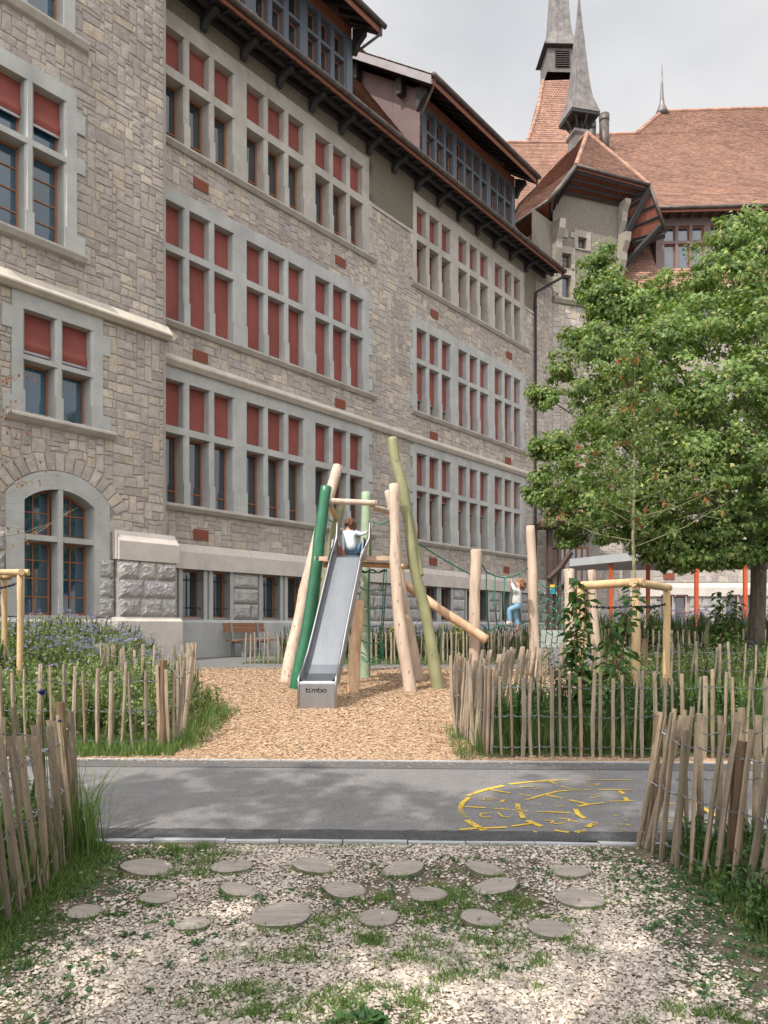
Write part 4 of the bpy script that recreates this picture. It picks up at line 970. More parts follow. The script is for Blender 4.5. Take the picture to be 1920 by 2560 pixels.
while x < 16:
    wd = 1.0; a0, b0 = YF(x), YF(x+wd); z = zg(a0)+.012; g = .004
    mb.hexa([(x+g, a0-.02, .1), (x+wd-g, b0-.02, .1), (x+wd-g, b0+.02, .1), (x+g, a0+.02, .1), (x+g, a0-.02, z), (x+wd-g, b0-.02, z), (x+wd-g, b0+.02, z), (x+g, a0+.02, z)]); x += wd
tag(mb.build('kerb_far', M['kerb']), kind='structure').name = 'kerb'
gsheet('playground_floor', (lambda x: YF(x)+.03, lambda x: 16.9+.05*x), -14, 16, .0, M['chips'], xs=60)
gsheet('path', (lambda x: 16.95+.05*x, lambda x: 40), -14, 30, .0, M['asphalt'], xs=50)
# wood chips as loose pieces
def scatter(n, dens, x0, x1, y0, y1, keep=None):
    """points denser near the camera"""
    pts = []
    u = RN.random((n*3, 3)); y = y0*(y1/y0)**u[:, 0]; x = x0+(x1-x0)*u[:, 1]
    k = np.ones(len(x), bool) if keep is None else keep(x, y)
    k &= np.abs(x) < .53*y+.6
    return x[k][:n], y[k][:n]
zgv = lambda y: np.interp(y, [3, 5.1, 7.6, 10.5, 14, 18, 21, 30], [0, .1, .2, .38, .5, .6, .68, .75])
def vnoise(x, y, s, seed=0):              # smooth value noise for density masks
    r = np.random.default_rng(seed).random((64, 64)); gx, gy = x*s, y*s
    ix, iy = np.floor(gx).astype(int), np.floor(gy).astype(int); fx, fy = gx-ix, gy-iy; fx = fx*fx*(3-2*fx); fy = fy*fy*(3-2*fy)
    q = lambda a, b: r[a % 64, b % 64]
    return (q(ix, iy)*(1-fx)+q(ix+1, iy)*fx)*(1-fy)+(q(ix, iy+1)*(1-fx)+q(ix+1, iy+1)*fx)*fy
def chips():
    n = 230000
    x, y = scatter(n, 1, -7, 9, 7.55, 17.2); n = len(x)
    a = RN.random(n)*6.283; l = RN.uniform(.006, .0165, n)*np.clip(.6+y/16, 1, 1.7); w_ = l*RN.uniform(.22, .5, n); tl = RN.uniform(-.3, .3, n); rl = RN.uniform(-.35, .35, n)
    ca, sa = np.cos(a), np.sin(a); z = zgv(y)+RN.uniform(.003, .014, n)
    V = np.zeros((n, 4, 3))
    for k, (p, q) in enumerate(((-1, -1), (1, -1), (1, 1), (-1, 1))):
        V[:, k, 0] = x+ca*l*p-sa*w_*q; V[:, k, 1] = y+sa*l*p+ca*w_*q; V[:, k, 2] = z+l*tl*p+w_*rl*q
    T = np.array([[0, 1, 2], [0, 2, 3]])[None]+(np.arange(n)*4)[:, None, None]
    pal = np.array([(.43, .30, .20), (.39, .268, .175), (.47, .34, .235), (.33, .218, .143), (.41, .293, .205), (.50, .38, .27)])
    c = pal[RN.integers(0, 6, n)]*RN.uniform(.8, 1.15, (n, 1))
    o = trimesh('wood_chips', V.reshape(-1, 3), T.reshape(-1, 3), np.repeat(c, 4, 0), M['loose'])
    tag(o, 'loose orange wood chips covering the playground floor', 'wood chips', kind='stuff')
M['loose'] = mat('loose_bits', (.5, .5, .5), .9, .12, 30, attr=True)
M['pebble'] = mat('pale_gravel_stone', (.5, .5, .5), .9, .16, 60, .25, 220, attr=True)
chips()
n = 420; x = RN.uniform(-2.6, 2.2, n); y = YF(x)-.03-np.abs(RN.normal(0, .11, n)); a = RN.random(n)*3.14; l = RN.uniform(.006, .016, n)
V = np.stack([np.stack([x+sx*np.cos(a)*l-sy*np.sin(a)*l*.35, y+sx*np.sin(a)*l+sy*np.cos(a)*l*.35, zgv(y)+.009+0*x], 1) for sx, sy in ((-1, -1), (1, -1), (1, 1), (-1, 1))], 1)
tag(trimesh('spilled_chips', V.reshape(-1, 3), (np.array([[0, 1, 2], [0, 2, 3]])[None]+(np.arange(n)*4)[:, None, None]).reshape(-1, 3), np.repeat(np.array([(.46, .33, .22), (.36, .25, .16)])[RN.integers(0, 2, n)], 4, 0), M['loose']), 'wood chips spilled on the far edge of the asphalt', 'wood chips', kind='stuff')
def gravel():
    n = 98000
    keep = lambda x, y: (y < YN(x)-.10) & (RN.random(len(x)) < np.clip(1.3-1.25*vnoise(x+9, y+5, 1.3, 4)-.5*vnoise(x, y, 5, 14), .12, 1)*np.clip((1.75-np.abs(x))*1.6, .12, 1))
    x, y = scatter(n, 1, -3.2, 3.2, 2.55, 5.0, keep); n = len(x)
    s = RN.uniform(.0034, .0108, n)*np.where(RN.random(n) < .06, 1.8, 1)
    base = np.array([(1, 0, 0), (.3, .95, 0), (-.8, .6, 0), (-.85, -.5, 0), (.25, -.95, 0), (.1, .05, .75), (.0, 0, -.6)])
    T0_ = np.array([(0, 1, 5), (1, 2, 5), (2, 3, 5), (3, 4, 5), (4, 0, 5)])
    a = RN.random(n)*6.283; ca, sa = np.cos(a), np.sin(a)
    J = base[None]*RN.uniform(.65, 1.25, (n, 7, 3))*s[:, None, None]*np.array([1.15, .85, .8])
    J[:, :5, 2] += RN.uniform(-.3, .25, (n, 5))*s[:, None]
    J[:, 5, :2] += RN.uniform(-.45, .45, (n, 2))*s[:, None]
    V = np.zeros_like(J); V[..., 0] = J[..., 0]*ca[:, None]-J[..., 1]*sa[:, None]+x[:, None]; V[..., 1] = J[..., 0]*sa[:, None]+J[..., 1]*ca[:, None]+y[:, None]
    V[..., 2] = J[..., 2]+(zgv(y)+s*.35+RN.uniform(0, .005, n))[:, None]
    V = V[:, :6]; T = T0_[None]+(np.arange(n)*6)[:, None, None]
    pal = np.array([(.46, .40, .34), (.39, .335, .28), (.50, .445, .385), (.30, .25, .205), (.43, .36, .295), (.48, .42, .355), (.24, .205, .17)])
    c = pal[RN.integers(0, 7, n)]*RN.uniform(.8, 1.12, (n, 1))
    tag(trimesh('gravel', V.reshape(-1, 3), T.reshape(-1, 3), np.repeat(c, 6, 0), M['pebble']), 'pale limestone gravel in the foreground', 'gravel', kind='stuff')
gravel()
# ---- stepping log discs
M['logdisc'] = mat('weathered_log_end', (.265, .232, .203), .9, .16, 3.5, .5, 16, stretch=(1, 7, 1), fine=.12)
M['bark'] = mat('grey_bark', (.16, .135, .11), .95, .35, 8, .9, 26, bdist=.04)
DISCS = [(320, 1878, 116, 'wide cracked grey log slice at the left end of the back row, beside the grass'), (501, 1876, 92, 'small smooth log slice second from the left in the back row'), (682, 1874, 104, 'log slice with a paler rim, third from the left in the back row'),
 (870, 1881, 100, 'log slice in the back row with streaked grain, below the slide lip'), (1047, 1881, 88, 'neat small log slice fourth back from the right fence, back row'), (1231, 1887, 84, 'smallest flat log slice at the right end of the back row'),
 (343, 1943, 82, 'pale log slice catching sun at the left of the middle row'), (517, 1927, 80, 'half buried log slice in the middle row ringed by clover'), (745, 1927, 98, 'round log slice in the middle row left of centre'),
 (925, 1937, 90, 'angular log slice in the middle row right of centre'), (1068, 1920, 102, 'broad log slice in the middle row just behind the front cut one'), (1251, 1946, 112, 'big oval log slice at the right end of the middle row'),
 (184, 1975, 80, 'dark damp log slice sunk in the grass by the left fence'), (416, 2002, 76, 'split small log slice at the left of the front row'), (608, 1981, 142, 'largest log slice of all, front row left of centre'),
 (817, 1988, 98, 'plain log slice in the middle of the front row'), (1040, 1989, 97, 'deep teardrop log slice in the front row'), (1188, 2012, 102, 'cracked pale log slice at the right end of the front row')]
rd = random.Random(12); LOGS = []
for k, (u, v, wpx, lab) in enumerate(DISCS):
    q = G(u*1.1573, v*1.1573); r = wpx*1.1573/2/F*q.y; rb = .5 if False else 1
    t = thing('stepping_log', lab, 'log slice', q, 'log slices set in the gravel'); LOGS.append((q.x, q.y, r))
    n = 22; ph = [rd.uniform(0, 6.28) for _ in range(3)]
    f = lambda a: r*(1+.06*math.sin(2*a+ph[0])+.04*math.sin(3*a+ph[1])+.02*math.sin(5*a+ph[2]))*(.97)
    top = MB(); zt = q.z+.016; tlt = rd.uniform(-.02, .02)
    ring = [Vector((q.x+f(a)*math.cos(a), q.y+f(a)*math.sin(a)*.98, zt+tlt*math.cos(a))) for a in [6.2832*i/n for i in range(n)]]
    inr = [Vector((q.x, q.y, zt+.006)).lerp(p_, .93)+Vector((0, 0, .004)) for p_ in ring]
    # a few radial drying cracks left open as thin dark wedges
    top.face(inr)
    for i in range(n): top.face([ring[i], ring[(i+1) % n], inr[(i+1) % n], inr[i]])
    top.build('cut_face', M['logdisc'], t)
    bk_ = MB()
    for i in range(n): a, b = ring[i], ring[(i+1) % n]; bk_.face([a+Vector((0, 0, -.1)), b+Vector((0, 0, -.1)), b, a])
    bk_.build('bark', M['bark'], t)
    cr = MB()
    for _ in range(rd.randint(0, 2)):
        a = rd.uniform(0, 6.28); r0, r1 = rd.uniform(.05, .25)*r, rd.uniform(.6, .95)*r; wv = .0012+.0012*rd.random(); d_ = Vector((math.cos(a), math.sin(a), 0)); s_ = Vector((-d_.y, d_.x, 0)); c0 = Vector((q.x, q.y, zt+.0125))
        m_ = c0+d_*(r0+r1)/2+s_*rd.uniform(-.012, .012)
        cr.face([c0+d_*r0, m_+s_*wv, c0+d_*r1+s_*wv*.8, c0+d_*r1-s_*wv*.8, m_-s_*wv])
    cr.build('crack', M['black'], t)
# ---- painted game circle on the road
M['yellow'] = mat('worn_yellow_paint', (.50, .34, .045), .85, .2, 30, .3, 120)
def worn(m):                              # the paint has rubbed through to the asphalt in specks
    t = m.node_tree; N = t.nodes.new; K = t.links.new; co = N('ShaderNodeTexCoord'); no = N('ShaderNodeTexNoise'); no.inputs['Scale'].default_value = 80; no.inputs['Detail'].default_value = 5
    n2_ = N('ShaderNodeTexNoise'); n2_.inputs['Scale'].default_value = 2.2; ad = N('ShaderNodeMath'); ad.operation = 'ADD'; gt = N('ShaderNodeMath'); gt.operation = 'GREATER_THAN'; gt.inputs[1].default_value = .90
    K(co.outputs['Object'], no.inputs[0]); K(co.outputs['Object'], n2_.inputs[0]); K(no.outputs[0], ad.inputs[0]); K(n2_.outputs[0], ad.inputs[1]); K(ad.outputs[0], gt.inputs[0]); K(gt.outputs[0], t.nodes['Principled BSDF'].inputs['Alpha'])
worn(M['yellow'])
def stroke(mb, pts, wd):
    pts = [Vector(p) for p in pts]
    for a, b in zip(pts[:-1], pts[1:]):
        t = (b-a).normalized(); n_ = Vector((-t.y, t.x, 0))*wd/2
        mb.face([(q.x, q.y, zg(q.y)+.005) for q in (a-n_, b-n_, b+n_, a+n_)])
z5 = lambda a, b: G(1100+a/3.072, 1900+b/3.072)
STR = [([(1090, 150), (850, 160), (680, 172), (530, 190)], .07), ([(490, 200), (370, 225), (280, 252), (215, 278)], .09), ([(225, 290), (175, 330), (152, 375), (165, 410), (195, 442)], .075), ([(200, 465), (260, 500), (340, 545)], .10),
 ([(150, 540), (260, 530), (380, 525), (515, 520)], .06), ([(370, 228), (450, 242), (540, 258)], .05), ([(190, 362), (280, 367), (350, 372)], .05), ([(415, 376), (540, 385), (680, 398)], .05), ([(595, 340), (605, 385), (640, 450)], .075), ([(550, 512), (640, 500), (720, 490)], .05), ([(670, 470), (720, 490), (780, 515)], .09),
 ([(830, 160), (905, 190)], .08), ([(660, 310), (780, 275), (900, 245), (1050, 232)], .06), ([(800, 270), (945, 298)], .05), ([(930, 205), (1060, 238), (1160, 230)], .04), ([(610, 268), (700, 280)], .03), ([(740, 400), (880, 404), (1000, 410)], .05), ([(990, 310), (1080, 330), (1140, 345), (1060, 360)], .06), ([(1040, 380), (1060, 420), (1110, 452)], .075), ([(1140, 345), (1260, 332)], .04),
 ([(880, 545), (990, 560)], .06), ([(1040, 560), (1130, 540)], .08), ([(1130, 520), (1210, 480)], .09), ([(1210, 485), (1330, 495), (1470, 505)], .05), ([(1330, 525), (1460, 550)], .05), ([(1210, 230), (1480, 235)], .04), ([(1300, 322), (1480, 318)], .04), ([(1380, 240), (1410, 265)], .07), ([(1420, 290), (1440, 318)], .07), ([(1110, 155), (1470, 157)], .03),
 ([(400, 285), (340, 290), (330, 312), (410, 312)], .025), ([(355, 300), (440, 297)], .02), ([(460, 325), (500, 305), (480, 328)], .03), ([(395, 412), (320, 415), (305, 430), (330, 445), (400, 442)], .03), ([(445, 410), (480, 440), (540, 442)], .03), ([(615, 210), (720, 208)], .03), ([(720, 225), (780, 220)], .03), ([(1100, 180), (1220, 190)], .03), ([(1110, 195), (1200, 200), (1225, 185)], .025), ([(745, 345), (785, 345), (765, 335)], .03), ([(860, 350), (950, 360), (880, 362)], .025), ([(800, 468), (880, 470), (850, 490)], .03), ([(870, 495), (950, 488)], .03), ([(915, 450), (1000, 460), (980, 470), (1060, 480)], .03), ([(1060, 262), (1140, 270), (1220, 268)], .025), ([(1150, 295), (1230, 285)], .025), ([(720, 552), (745, 560)], .04), ([(1330, 430), (1370, 432)], .03), ([(1400, 470), (1440, 468)], .03), ([(1620, 240), (1760, 246)], .05), ([(1620, 330), (1800, 338)], .05), ([(1560, 470), (1700, 480), (1900, 474)], .05), ([(1900, 300), (2100, 420), (2200, 480)], .07)]
mb = MB()
for pts, wd in STR: stroke(mb, [z5(*q) for q in pts], wd*.52)
tag(mb.build('painted_game', M['yellow']), 'worn yellow chalk-like ring game with segments and numbers painted on the road', 'road marking')
# ================================================================ PLAYGROUND
M['log'] = mat('peeled_robinia', (.42, .325, .26), .75, .17, 4, .35, 22, stretch=(3, 3, .35), col2=(.46, .36, .28), fine=.1, knots=.65, crack=.5, big=.1, bigs=1.2)
M['log_warm'] = mat('fresh_peeled_log', (.44, .265, .15), .75, .22, 4, .35, 22, stretch=(2, 2, .5), col2=(.46, .32, .21), fine=.1, knots=.4, crack=.3)
M['plank'] = mat('platform_plank', (.45, .33, .24), .8, .18, 8, .25, 40)
M['g_dark'] = mat('dark_green_glaze', (.022, .115, .06), .38, .22, 5, .25, 18, coat=.25, knots=.3, big=.15, bigs=1.5)
M['g_olive'] = mat('olive_glaze', (.215, .212, .112), .5, .16, 4, .25, 14, coat=.05, knots=.4, big=.12, bigs=1.5)
M['g_mint'] = mat('mint_green_glaze', (.245, .315, .215), .5, .13, 4, .2, 16, knots=.35, big=.1, bigs=1.5)
M['steel'] = mat('brushed_stainless_steel', (.36, .36, .375), .36, .08, 2, metal=1.0, stretch=(1, .12, .12), fine=.06)
M['steel_bed'] = mat('worn_slide_bed', (.15, .158, .172), .42, .12, 1.4, metal=.85, stretch=(2, .25, .25), fine=.06)
M['rope'] = mat('green_rope', (.02, .14, .085), .75, .2, 40, .5, 160)
M['clamp'] = mat('rope_clamp', (.42, .44, .40), .5, .1, 20)
M['ink'] = mat('black_lettering', (.012, .012, .014), .5, .05)
RW = random.Random(77)
def pole(parent, name, pts, r0, r1, m, label=None, bend=.032, n=13, cut=True):
    """a natural crooked trunk through the given points, slightly tapered, faceted by the drawknife"""
    pts = [Vector(p) for p in pts]; out = []; K = 9
    for s in range(len(pts)-1):
        for k in range(K): out.append(pts[s].lerp(pts[s+1], k/K))
    out.append(pts[-1]); N_ = len(out); ph = RW.uniform(0, 6); rad = []
    for i in range(N_):
        t = i/(N_-1); w_ = math.sin(t*7+ph)*bend*math.sin(math.pi*t)
        out[i] = out[i]+Vector((w_, w_*.5*math.cos(ph), 0)); rad.append((r0+(r1-r0)*t)*(1+.035*math.sin(t*19+ph)+RW.uniform(-.015, .015)))
    if cut: out.append(out[-1]+(out[-1]-out[-2]).normalized()*.012); rad.append(rad[-1]*.86)
    mb = MB(); mb.tube(out, rad, n, True, wob=.018, rnd=RW)
    o = mb.build(name, m, parent, smooth=True); o.data.set_sharp_from_angle(angle=math.radians(50))
    if label: o['label'] = label
    return o
def base(u, v): return G(u, v)-Vector((0, 0, .12))
slide_y0 = G(790, 1774).y
play = thing('slide_tower', 'slide tower of leaning peeled and green painted trunks with a steel slide', 'playground tower', G(880, 1735))
b = base(713, 1705); pole(play, 'trunk_post', [b, P(757, 1480, b.y+.7), P(845, 1166, b.y+1.5)], .115, .105, M['log'], 'pale peeled trunk leaning in from the left')
b = base(738, 1722); pole(play, 'trunk_post', [b, P(762, 1590, b.y+.02), P(797, 1390, b.y+.05), P(815, 1217, b.y+.15)], .115, .095, M['g_dark'], 'dark green painted trunk')
pole(play, 'trunk_post', [base(778, 1690), P(815, 1440, 15.6), P(853, 1262, 15.6)], .11, .09, M['g_olive'], 'pale olive trunk behind the slide')
b = base(913, 1695); pole(play, 'trunk_post', [b, P(914, 1460, b.y), P(915, 1232, b.y+.1)], .098, .09, M['g_mint'], 'mint green upright trunk', bend=.008)
b = base(882, 1731); pole(play, 'support_post', [b, P(889, 1610, b.y+.15), P(898, 1505, b.y+.35)], .098, .085, M['log_warm'], 'short orange log under the slide', bend=.006)
b = base(1027, 1728); pole(play, 'trunk_post', [b, P(1006, 1580, b.y+.05), P(985, 1400, b.y+.2), P(985, 1212, b.y+.3)], .105, .082, M['log'], 'pale peeled trunk right of the slide')
b = base(1098, 1722); ol = pole(play, 'trunk_post', [b, P(1058, 1510, b.y+.1), P(1033, 1380, b.y+.15), P(1011, 1266, b.y+.2)], .105, .075, M['g_olive'], 'thick olive trunk with a cut top')
pole(play, 'trunk_post', [P(1046, 1440, b.y+.16), P(1030, 1340, b.y+.3), P(1008, 1230, b.y+.36), P(990, 1160, b.y+.4), P(981, 1095, b.y+.4)], .098, .082, M['g_olive'], 'tallest olive pole spliced behind the cut one', bend=.012)
b = base(1048, 1699); pole(play, 'trunk_post', [b, P(1012, 1500, b.y-.2), P(972, 1227, b.y-.3)], .10, .078, M['log'], 'shaded peeled trunk at the back right')
YPL = 13.2
pole(play, 'cross_bar', [P(816, 1252, YPL-.1), P(940, 1258, YPL)], .05, .048, M['log'], None, .004)
pole(play, 'cross_bar', [P(824, 1262, YPL), P(840, 1296, 15.4)], .05, .046, M['log_warm'], None, .004)
pole(play, 'cross_bar', [P(929, 1268, YPL+.05), P(975, 1280, 14.0)], .05, .05, M['log'], None, .004)
pole(play, 'cross_bar', [P(808, 1412, YPL), P(905, 1411, YPL+.05), P(1022, 1417, 13.2)], .05, .045, M['log_warm'], None, .006)
mb = MB(); zt = P(0, 1391, YPL)[2]
def plk(mb, u0, u1, v0, v1, y0, y1):
    a, b = P(u0, v1, y0), P(u1, v1, y0); h = (v1-v0)/F*y0; dy = Vector((0, y1-y0, 0)); hh = Vector((0, 0, h)); mb.hexa([a, b, b+dy, a+dy, a+hh, b+hh, b+dy+hh, a+dy+hh])
plk(mb, 786, 843, 1391, 1402, 12.90, 13.03); plk(mb, 906, 992, 1390, 1401, 12.90, 13.03)
for k in range(5): plk(mb, 800+k*1, 985-k*4, 1392+.5*k, 1398+.5*k, 13.06+k*.28, 13.31+k*.28)
pf = mb.build('platform', M['plank'], play)
mb = MB()
for u in (793, 983): q = P(u, 1396, 12.90); mb.tube([q+Vector((0, -.012, 0)), q], .014, 8)
mb.build('bolt', M['iron'], pf)
# steel slide
mb = MB(); rails = MB(); pan = MB()
Ys, Ye = G(790, 1771).y, 12.85
Wd = .24
def sl(t):                                # bed profile along the chute: (y, z) and centre x
    pass
ax0 = P(793, 1704, Ys); ax1 = P(875, 1391, Ye); SW_ = (.43/2, .40/2)
prof = [(ax0.y-.0, ax0.z), (ax0.y+.10, ax0.z+.012), (ax0.y+.36, ax0.z+.02), (ax0.y+.52, ax0.z+.08), (ax0.y+.66, ax0.z+.2)]
yk, zk2 = prof[-1]; n_ = 10
for k in range(1, n_+1): prof.append((yk+(ax1.y-.15-yk)*k/n_, zk2+(ax1.z-.03-zk2)*k/n_))
prof += [(ax1.y-.02, ax1.z+.015), (ax1.y+.35, ax1.z+.02)]
cx = lambda y: float(np.interp(y, [ax0.y, ax0.y+.5, ax1.y], [ax0.x, ax0.x+.02, ax1.x]))
railh = lambda i: (.03, .08, .13, .16, .17)[i] if i < 5 else .17 if i < len(prof)-3 else .30
bed = []
for i, (y, z) in enumerate(prof):
    c = cx(y); h = railh(i); Wd = float(np.interp(y, [ax0.y+.4, ax0.y+.9], [.24, .228]))
    bed.append([Vector((c-Wd-.012, y, z+h)), Vector((c-Wd, y, z+.05)), Vector((c-Wd+.04, y, z)), Vector((c+Wd-.04, y, z)), Vector((c+Wd, y, z+.05)), Vector((c+Wd+.012, y, z+h)), Vector((c+Wd+.03, y, z+h-.02)), Vector((c+Wd+.03, y, z-.06)), Vector((c-Wd-.03, y, z-.06)), Vector((c-Wd-.03, y, z+h-.02))])
for i in range(len(bed)-1):
    for j in range(10):
        mb.face([bed[i][j], bed[i][(j+1) % 10], bed[i+1][(j+1) % 10], bed[i+1][j]], None, 0 if j in (1, 2, 3) else 1)
slide = mb.build('slide', [M['steel_bed'], M['steel']], play)
for s in (-1, 1):
    mb = MB(); pts = [Vector((cx(y)+s*(float(np.interp(y, [ax0.y+.4, ax0.y+.9], [.24, .228]))+.014), y, z+railh(i))) for i, (y, z) in enumerate(prof)]; Wd = .24
    y, z = prof[0]; x = cx(y)+s*(Wd+.014)
    pts = [Vector((x, y-.01, zg(y)-.05)), Vector((x, y-.012, z-.06)), Vector((x, y-.005, z-.01))]+pts[:-3]
    tp = P(842 if s < 0 else 924, 1302, Ye)
    pts += [pts[-1].lerp(Vector((tp.x, Ye-.05, tp.z-.28)), .95), Vector((tp.x, Ye+.06, tp.z-.05)), Vector((tp.x, Ye+.12, tp.z)), Vector((tp.x, Ye+.2, tp.z-.02)), Vector((tp.x+s*.01, Ye+.26, tp.z-.2)), Vector((tp.x+s*.01, Ye+.28, ax1.z))]
    mb.tube(pts, .017, 9); r_ = mb.build('side_rail', M['steel'], slide, smooth=True)
    mb = MB(); q = [Vector((cx(Ye-.4)+s*(Wd+.012), Ye-.45, ax1.z-.1)), Vector((cx(Ye)+s*(Wd+.01), Ye+.26, ax1.z)), Vector((tp.x, Ye+.24, tp.z-.05)), Vector((tp.x, Ye+.05, tp.z-.06)), Vector((tp.x, Ye-.05, tp.z-.28))]
    mb.face(q); mb.face([a+Vector((s*.012, 0, 0)) for a in q][::-1]); mb.build('side_plate', M['steel'], slide)
y, z = prof[0]; x = cx(y); mb = MB(); Wd = .24
K = 6; arc = [(y+.11, z+.012)]+[(y+.03-.045*math.sin(t*math.pi/2/K), z-.035+.047*math.cos(t*math.pi/2/K)) for t in range(K+1)]+[(y-.013, zg(y)-.08)]
for (ya, za), (yb, zb) in zip(arc[:-1], arc[1:]): mb.face([(x-Wd, ya, za), (x-Wd, yb, zb), (x+Wd, yb, zb), (x+Wd, ya, za)])
fp = mb.build('front_panel', M['steel'], slide); 
# maker's name in rounded strokes
mb = MB(); yl = y-.0145
def lstroke(pts, cl=False, wd=.0125):
    n_ = len(pts)
    for i in range(n_ if cl else n_-1):
        a, b = Vector(pts[i]), Vector(pts[(i+1) % n_]); t = (b-a).normalized(); a = a-t*wd/2; b = b+t*wd/2; q = Vector((-t.y, t.x))*wd/2
        mb.face([(c_.x, yl-.0004*(len(mb.f) % 9), c_.y) for c_ in (a-q, b-q, b+q, a+q)])
lp = P(766, 1730, Ys); lx = lp.x; lz = lp.z; xh = .036; s_ = .046
def rbox(x0, x1, z0, z1, r=.010): lstroke([(x0+r, z0), (x1-r, z0), (x1, z0+r), (x1, z1-r), (x1-r, z1), (x0+r, z1), (x0, z1-r), (x0, z0+r)], True)
X = lx
rbox(X, X+s_, lz, lz+xh); lstroke([(X, lz+.01), (X, lz+.052)]); X += s_+.016
lstroke([(X, lz), (X, lz+xh-.004)]); lstroke([(X, lz+.049), (X, lz+.052)]); X += .018
lstroke([(X, lz), (X, lz+xh-.008), (X+.008, lz+xh), (X+.058, lz+xh), (X+.066, lz+xh-.008), (X+.066, lz)]); lstroke([(X+.033, lz), (X+.033, lz+xh)]); X += .066+.016
rbox(X, X+s_, lz, lz+xh); lstroke([(X, lz+.01), (X, lz+.052)]); X += s_+.016
rbox(X, X+s_, lz, lz+xh)
mb.build('lettering', M['ink'], fp)
# ropes
def rope(mb, pts, r=.011, sag=0, n=8):
    pts = [Vector(p) for p in pts]
    if len(pts) == 2 and sag:
        a, b = pts; pts = [a.lerp(b, k/n)-Vector((0, 0, sag*4*(k/n)*(1-k/n))) for k in range(n+1)]
    mb.tube(pts, r, 6)
mb = MB()
for (a, b, s) in ((P(822, 1298, 14.0), P(840, 1300, 15.4), .04), (P(860, 1300, 15.4), P(910, 1304, 14.9), .03), (P(930, 1302, 14.7), P(972, 1302, 14.3), .06)): rope(mb, [a, b], .011, s)
mb.build('safety_rope', M['rope'], play)
mb = MB(); cl = MB()
def node(p, r=.014): cl.tube([Vector(p)-Vector((0, 0, r)), Vector(p), Vector(p)+Vector((0, 0, r))], [r*.6, r, r*.6], 6)
# climbing net sleeve hanging beside the mint trunk
NX = [(905, 1432, 14.2), (921, 1428, 14.05), (944, 1427, 13.95), (965, 1425, 14.0), (975, 1423, 14.3)]
top_ = [P(*q) for q in NX]
rows = [1428, 1474, 1517, 1562, 1605, 1652]
verts = []
for ri, v in enumerate(rows):
    t = ri/5; row = []
    for k, u in enumerate((903, 921, 944, 961, 966)): row.append(P(u-(10*t if k > 2 else 0)+RW.uniform(-2, 2), v+RW.uniform(-4, 4)-(6 if k in (0, 4) else 0), 14.15+.25*math.cos(k*1.4)+(.0 if k != 4 else .35)))
    verts.append(row)
for ri, row in enumerate(verts):
    for a, b in zip(row[:-1], row[1:]): rope(mb, [a, b], .0105, .025)
    for p_ in row[1:4]: node(p_)
for k in (1, 3, 4):
    rope(mb, [r_[k] for r_ in verts], .0115)
ring = [P(905+62*k/12, 1428+4*math.sin(k), 14.1+.1*math.sin(k)) for k in range(13)]
rope(mb, ring, .016)
for k in range(2): rope(mb, [P(903, 1640-10*k, 13.9), P(930, 1663-14*k, 13.85), P(955, 1650-18*k, 13.95), P(960, 1605, 14.1)], .011)
nt_ = mb.build('climbing_net', M['rope'], play, smooth=True); cl.build('rope_clamp', M['clamp'], nt_)
# ---- rope course
course = thing('rope_course', 'rope climbing course of upright peeled posts, sagging green nets and a sloping beam', 'rope course', P(1190, 1690, 14.3))
YQ = {1: 14.3, 2: 15.2, 3: 14.6, 4: 15.6}
def up(parent, uT, vT, uB, Y, r0, r1, lab, mid=None):
    b = P(uB, 1600, Y); b.z = zg(Y)-.15; pts = [b]+([P(mid[0], mid[1], Y)] if mid else [])+[P(uT, vT, Y)]
    return pole(parent, 'post', pts, r0, r1, M['log'], lab, .01)
up(course, 1191, 1376, 1183, YQ[1], .098, .105, 'short post with a slanted top', (1187, 1500))
up(course, 1326, 1316, 1342, YQ[2], .12, .085, 'tallest slim post with a rounded top', (1332, 1470))
up(course, 1422, 1424, 1430, YQ[3], .10, .095, 'stout post half behind the leafy sapling')
up(course, 1480, 1426, 1494, YQ[4], .10, .09, 'stout post right of the sapling')
mb = MB(); q = P(1190, 1371, YQ[1]); 
bm = pole(course, 'beam', [P(1012, 1461, 14.5), P(1110, 1530, 14.15), P(1216, 1599, 13.95)], .08, .082, M['log_warm'], 'orange peeled beam sloping down to the right', .006)
mb = MB(); cl = MB()
rope(mb, [P(1040, 1354, 13.6), P(1178, 1437, YQ[1])], .012, .02)
A = P(1205, 1412, YQ[1]+.05); Bp = P(1318, 1419, YQ[2]); 
tr = [A, P(1216, 1430, 14.5), P(1238, 1440, 14.6), P(1262, 1445, 14.75), P(1281, 1442, 14.9), P(1300, 1433, 15.0), Bp]; rope(mb, tr, .013)
bt = [P(1203, 1560, 14.3), P(1223, 1578, 14.5), P(1243, 1565, 14.6), P(1264, 1563, 14.75), P(1284, 1568, 14.9), P(1303, 1560, 15.0), P(1330, 1548, 15.2)]; rope(mb, bt, .012)
for k in range(1, 6): rope(mb, [tr[k], tr[k].lerp(bt[k], .5)+Vector((-.03, 0, 0)), bt[k]], .0115); node(tr[k]); node(bt[k])
mb.build('rope_ladder', M['rope'], course, smooth=True); cl.build('rope_clamp', M['clamp'], course); mb = MB(); cl = MB()
A = P(1345, 1453, YQ[2]); Bp = P(1412, 1458, YQ[3]); rope(mb, [A, P(1360, 1466, 15.1), P(1380, 1470, 14.95), P(1398, 1466, 14.75), Bp, P(1416, 1446, YQ[3]-.05)], .012)
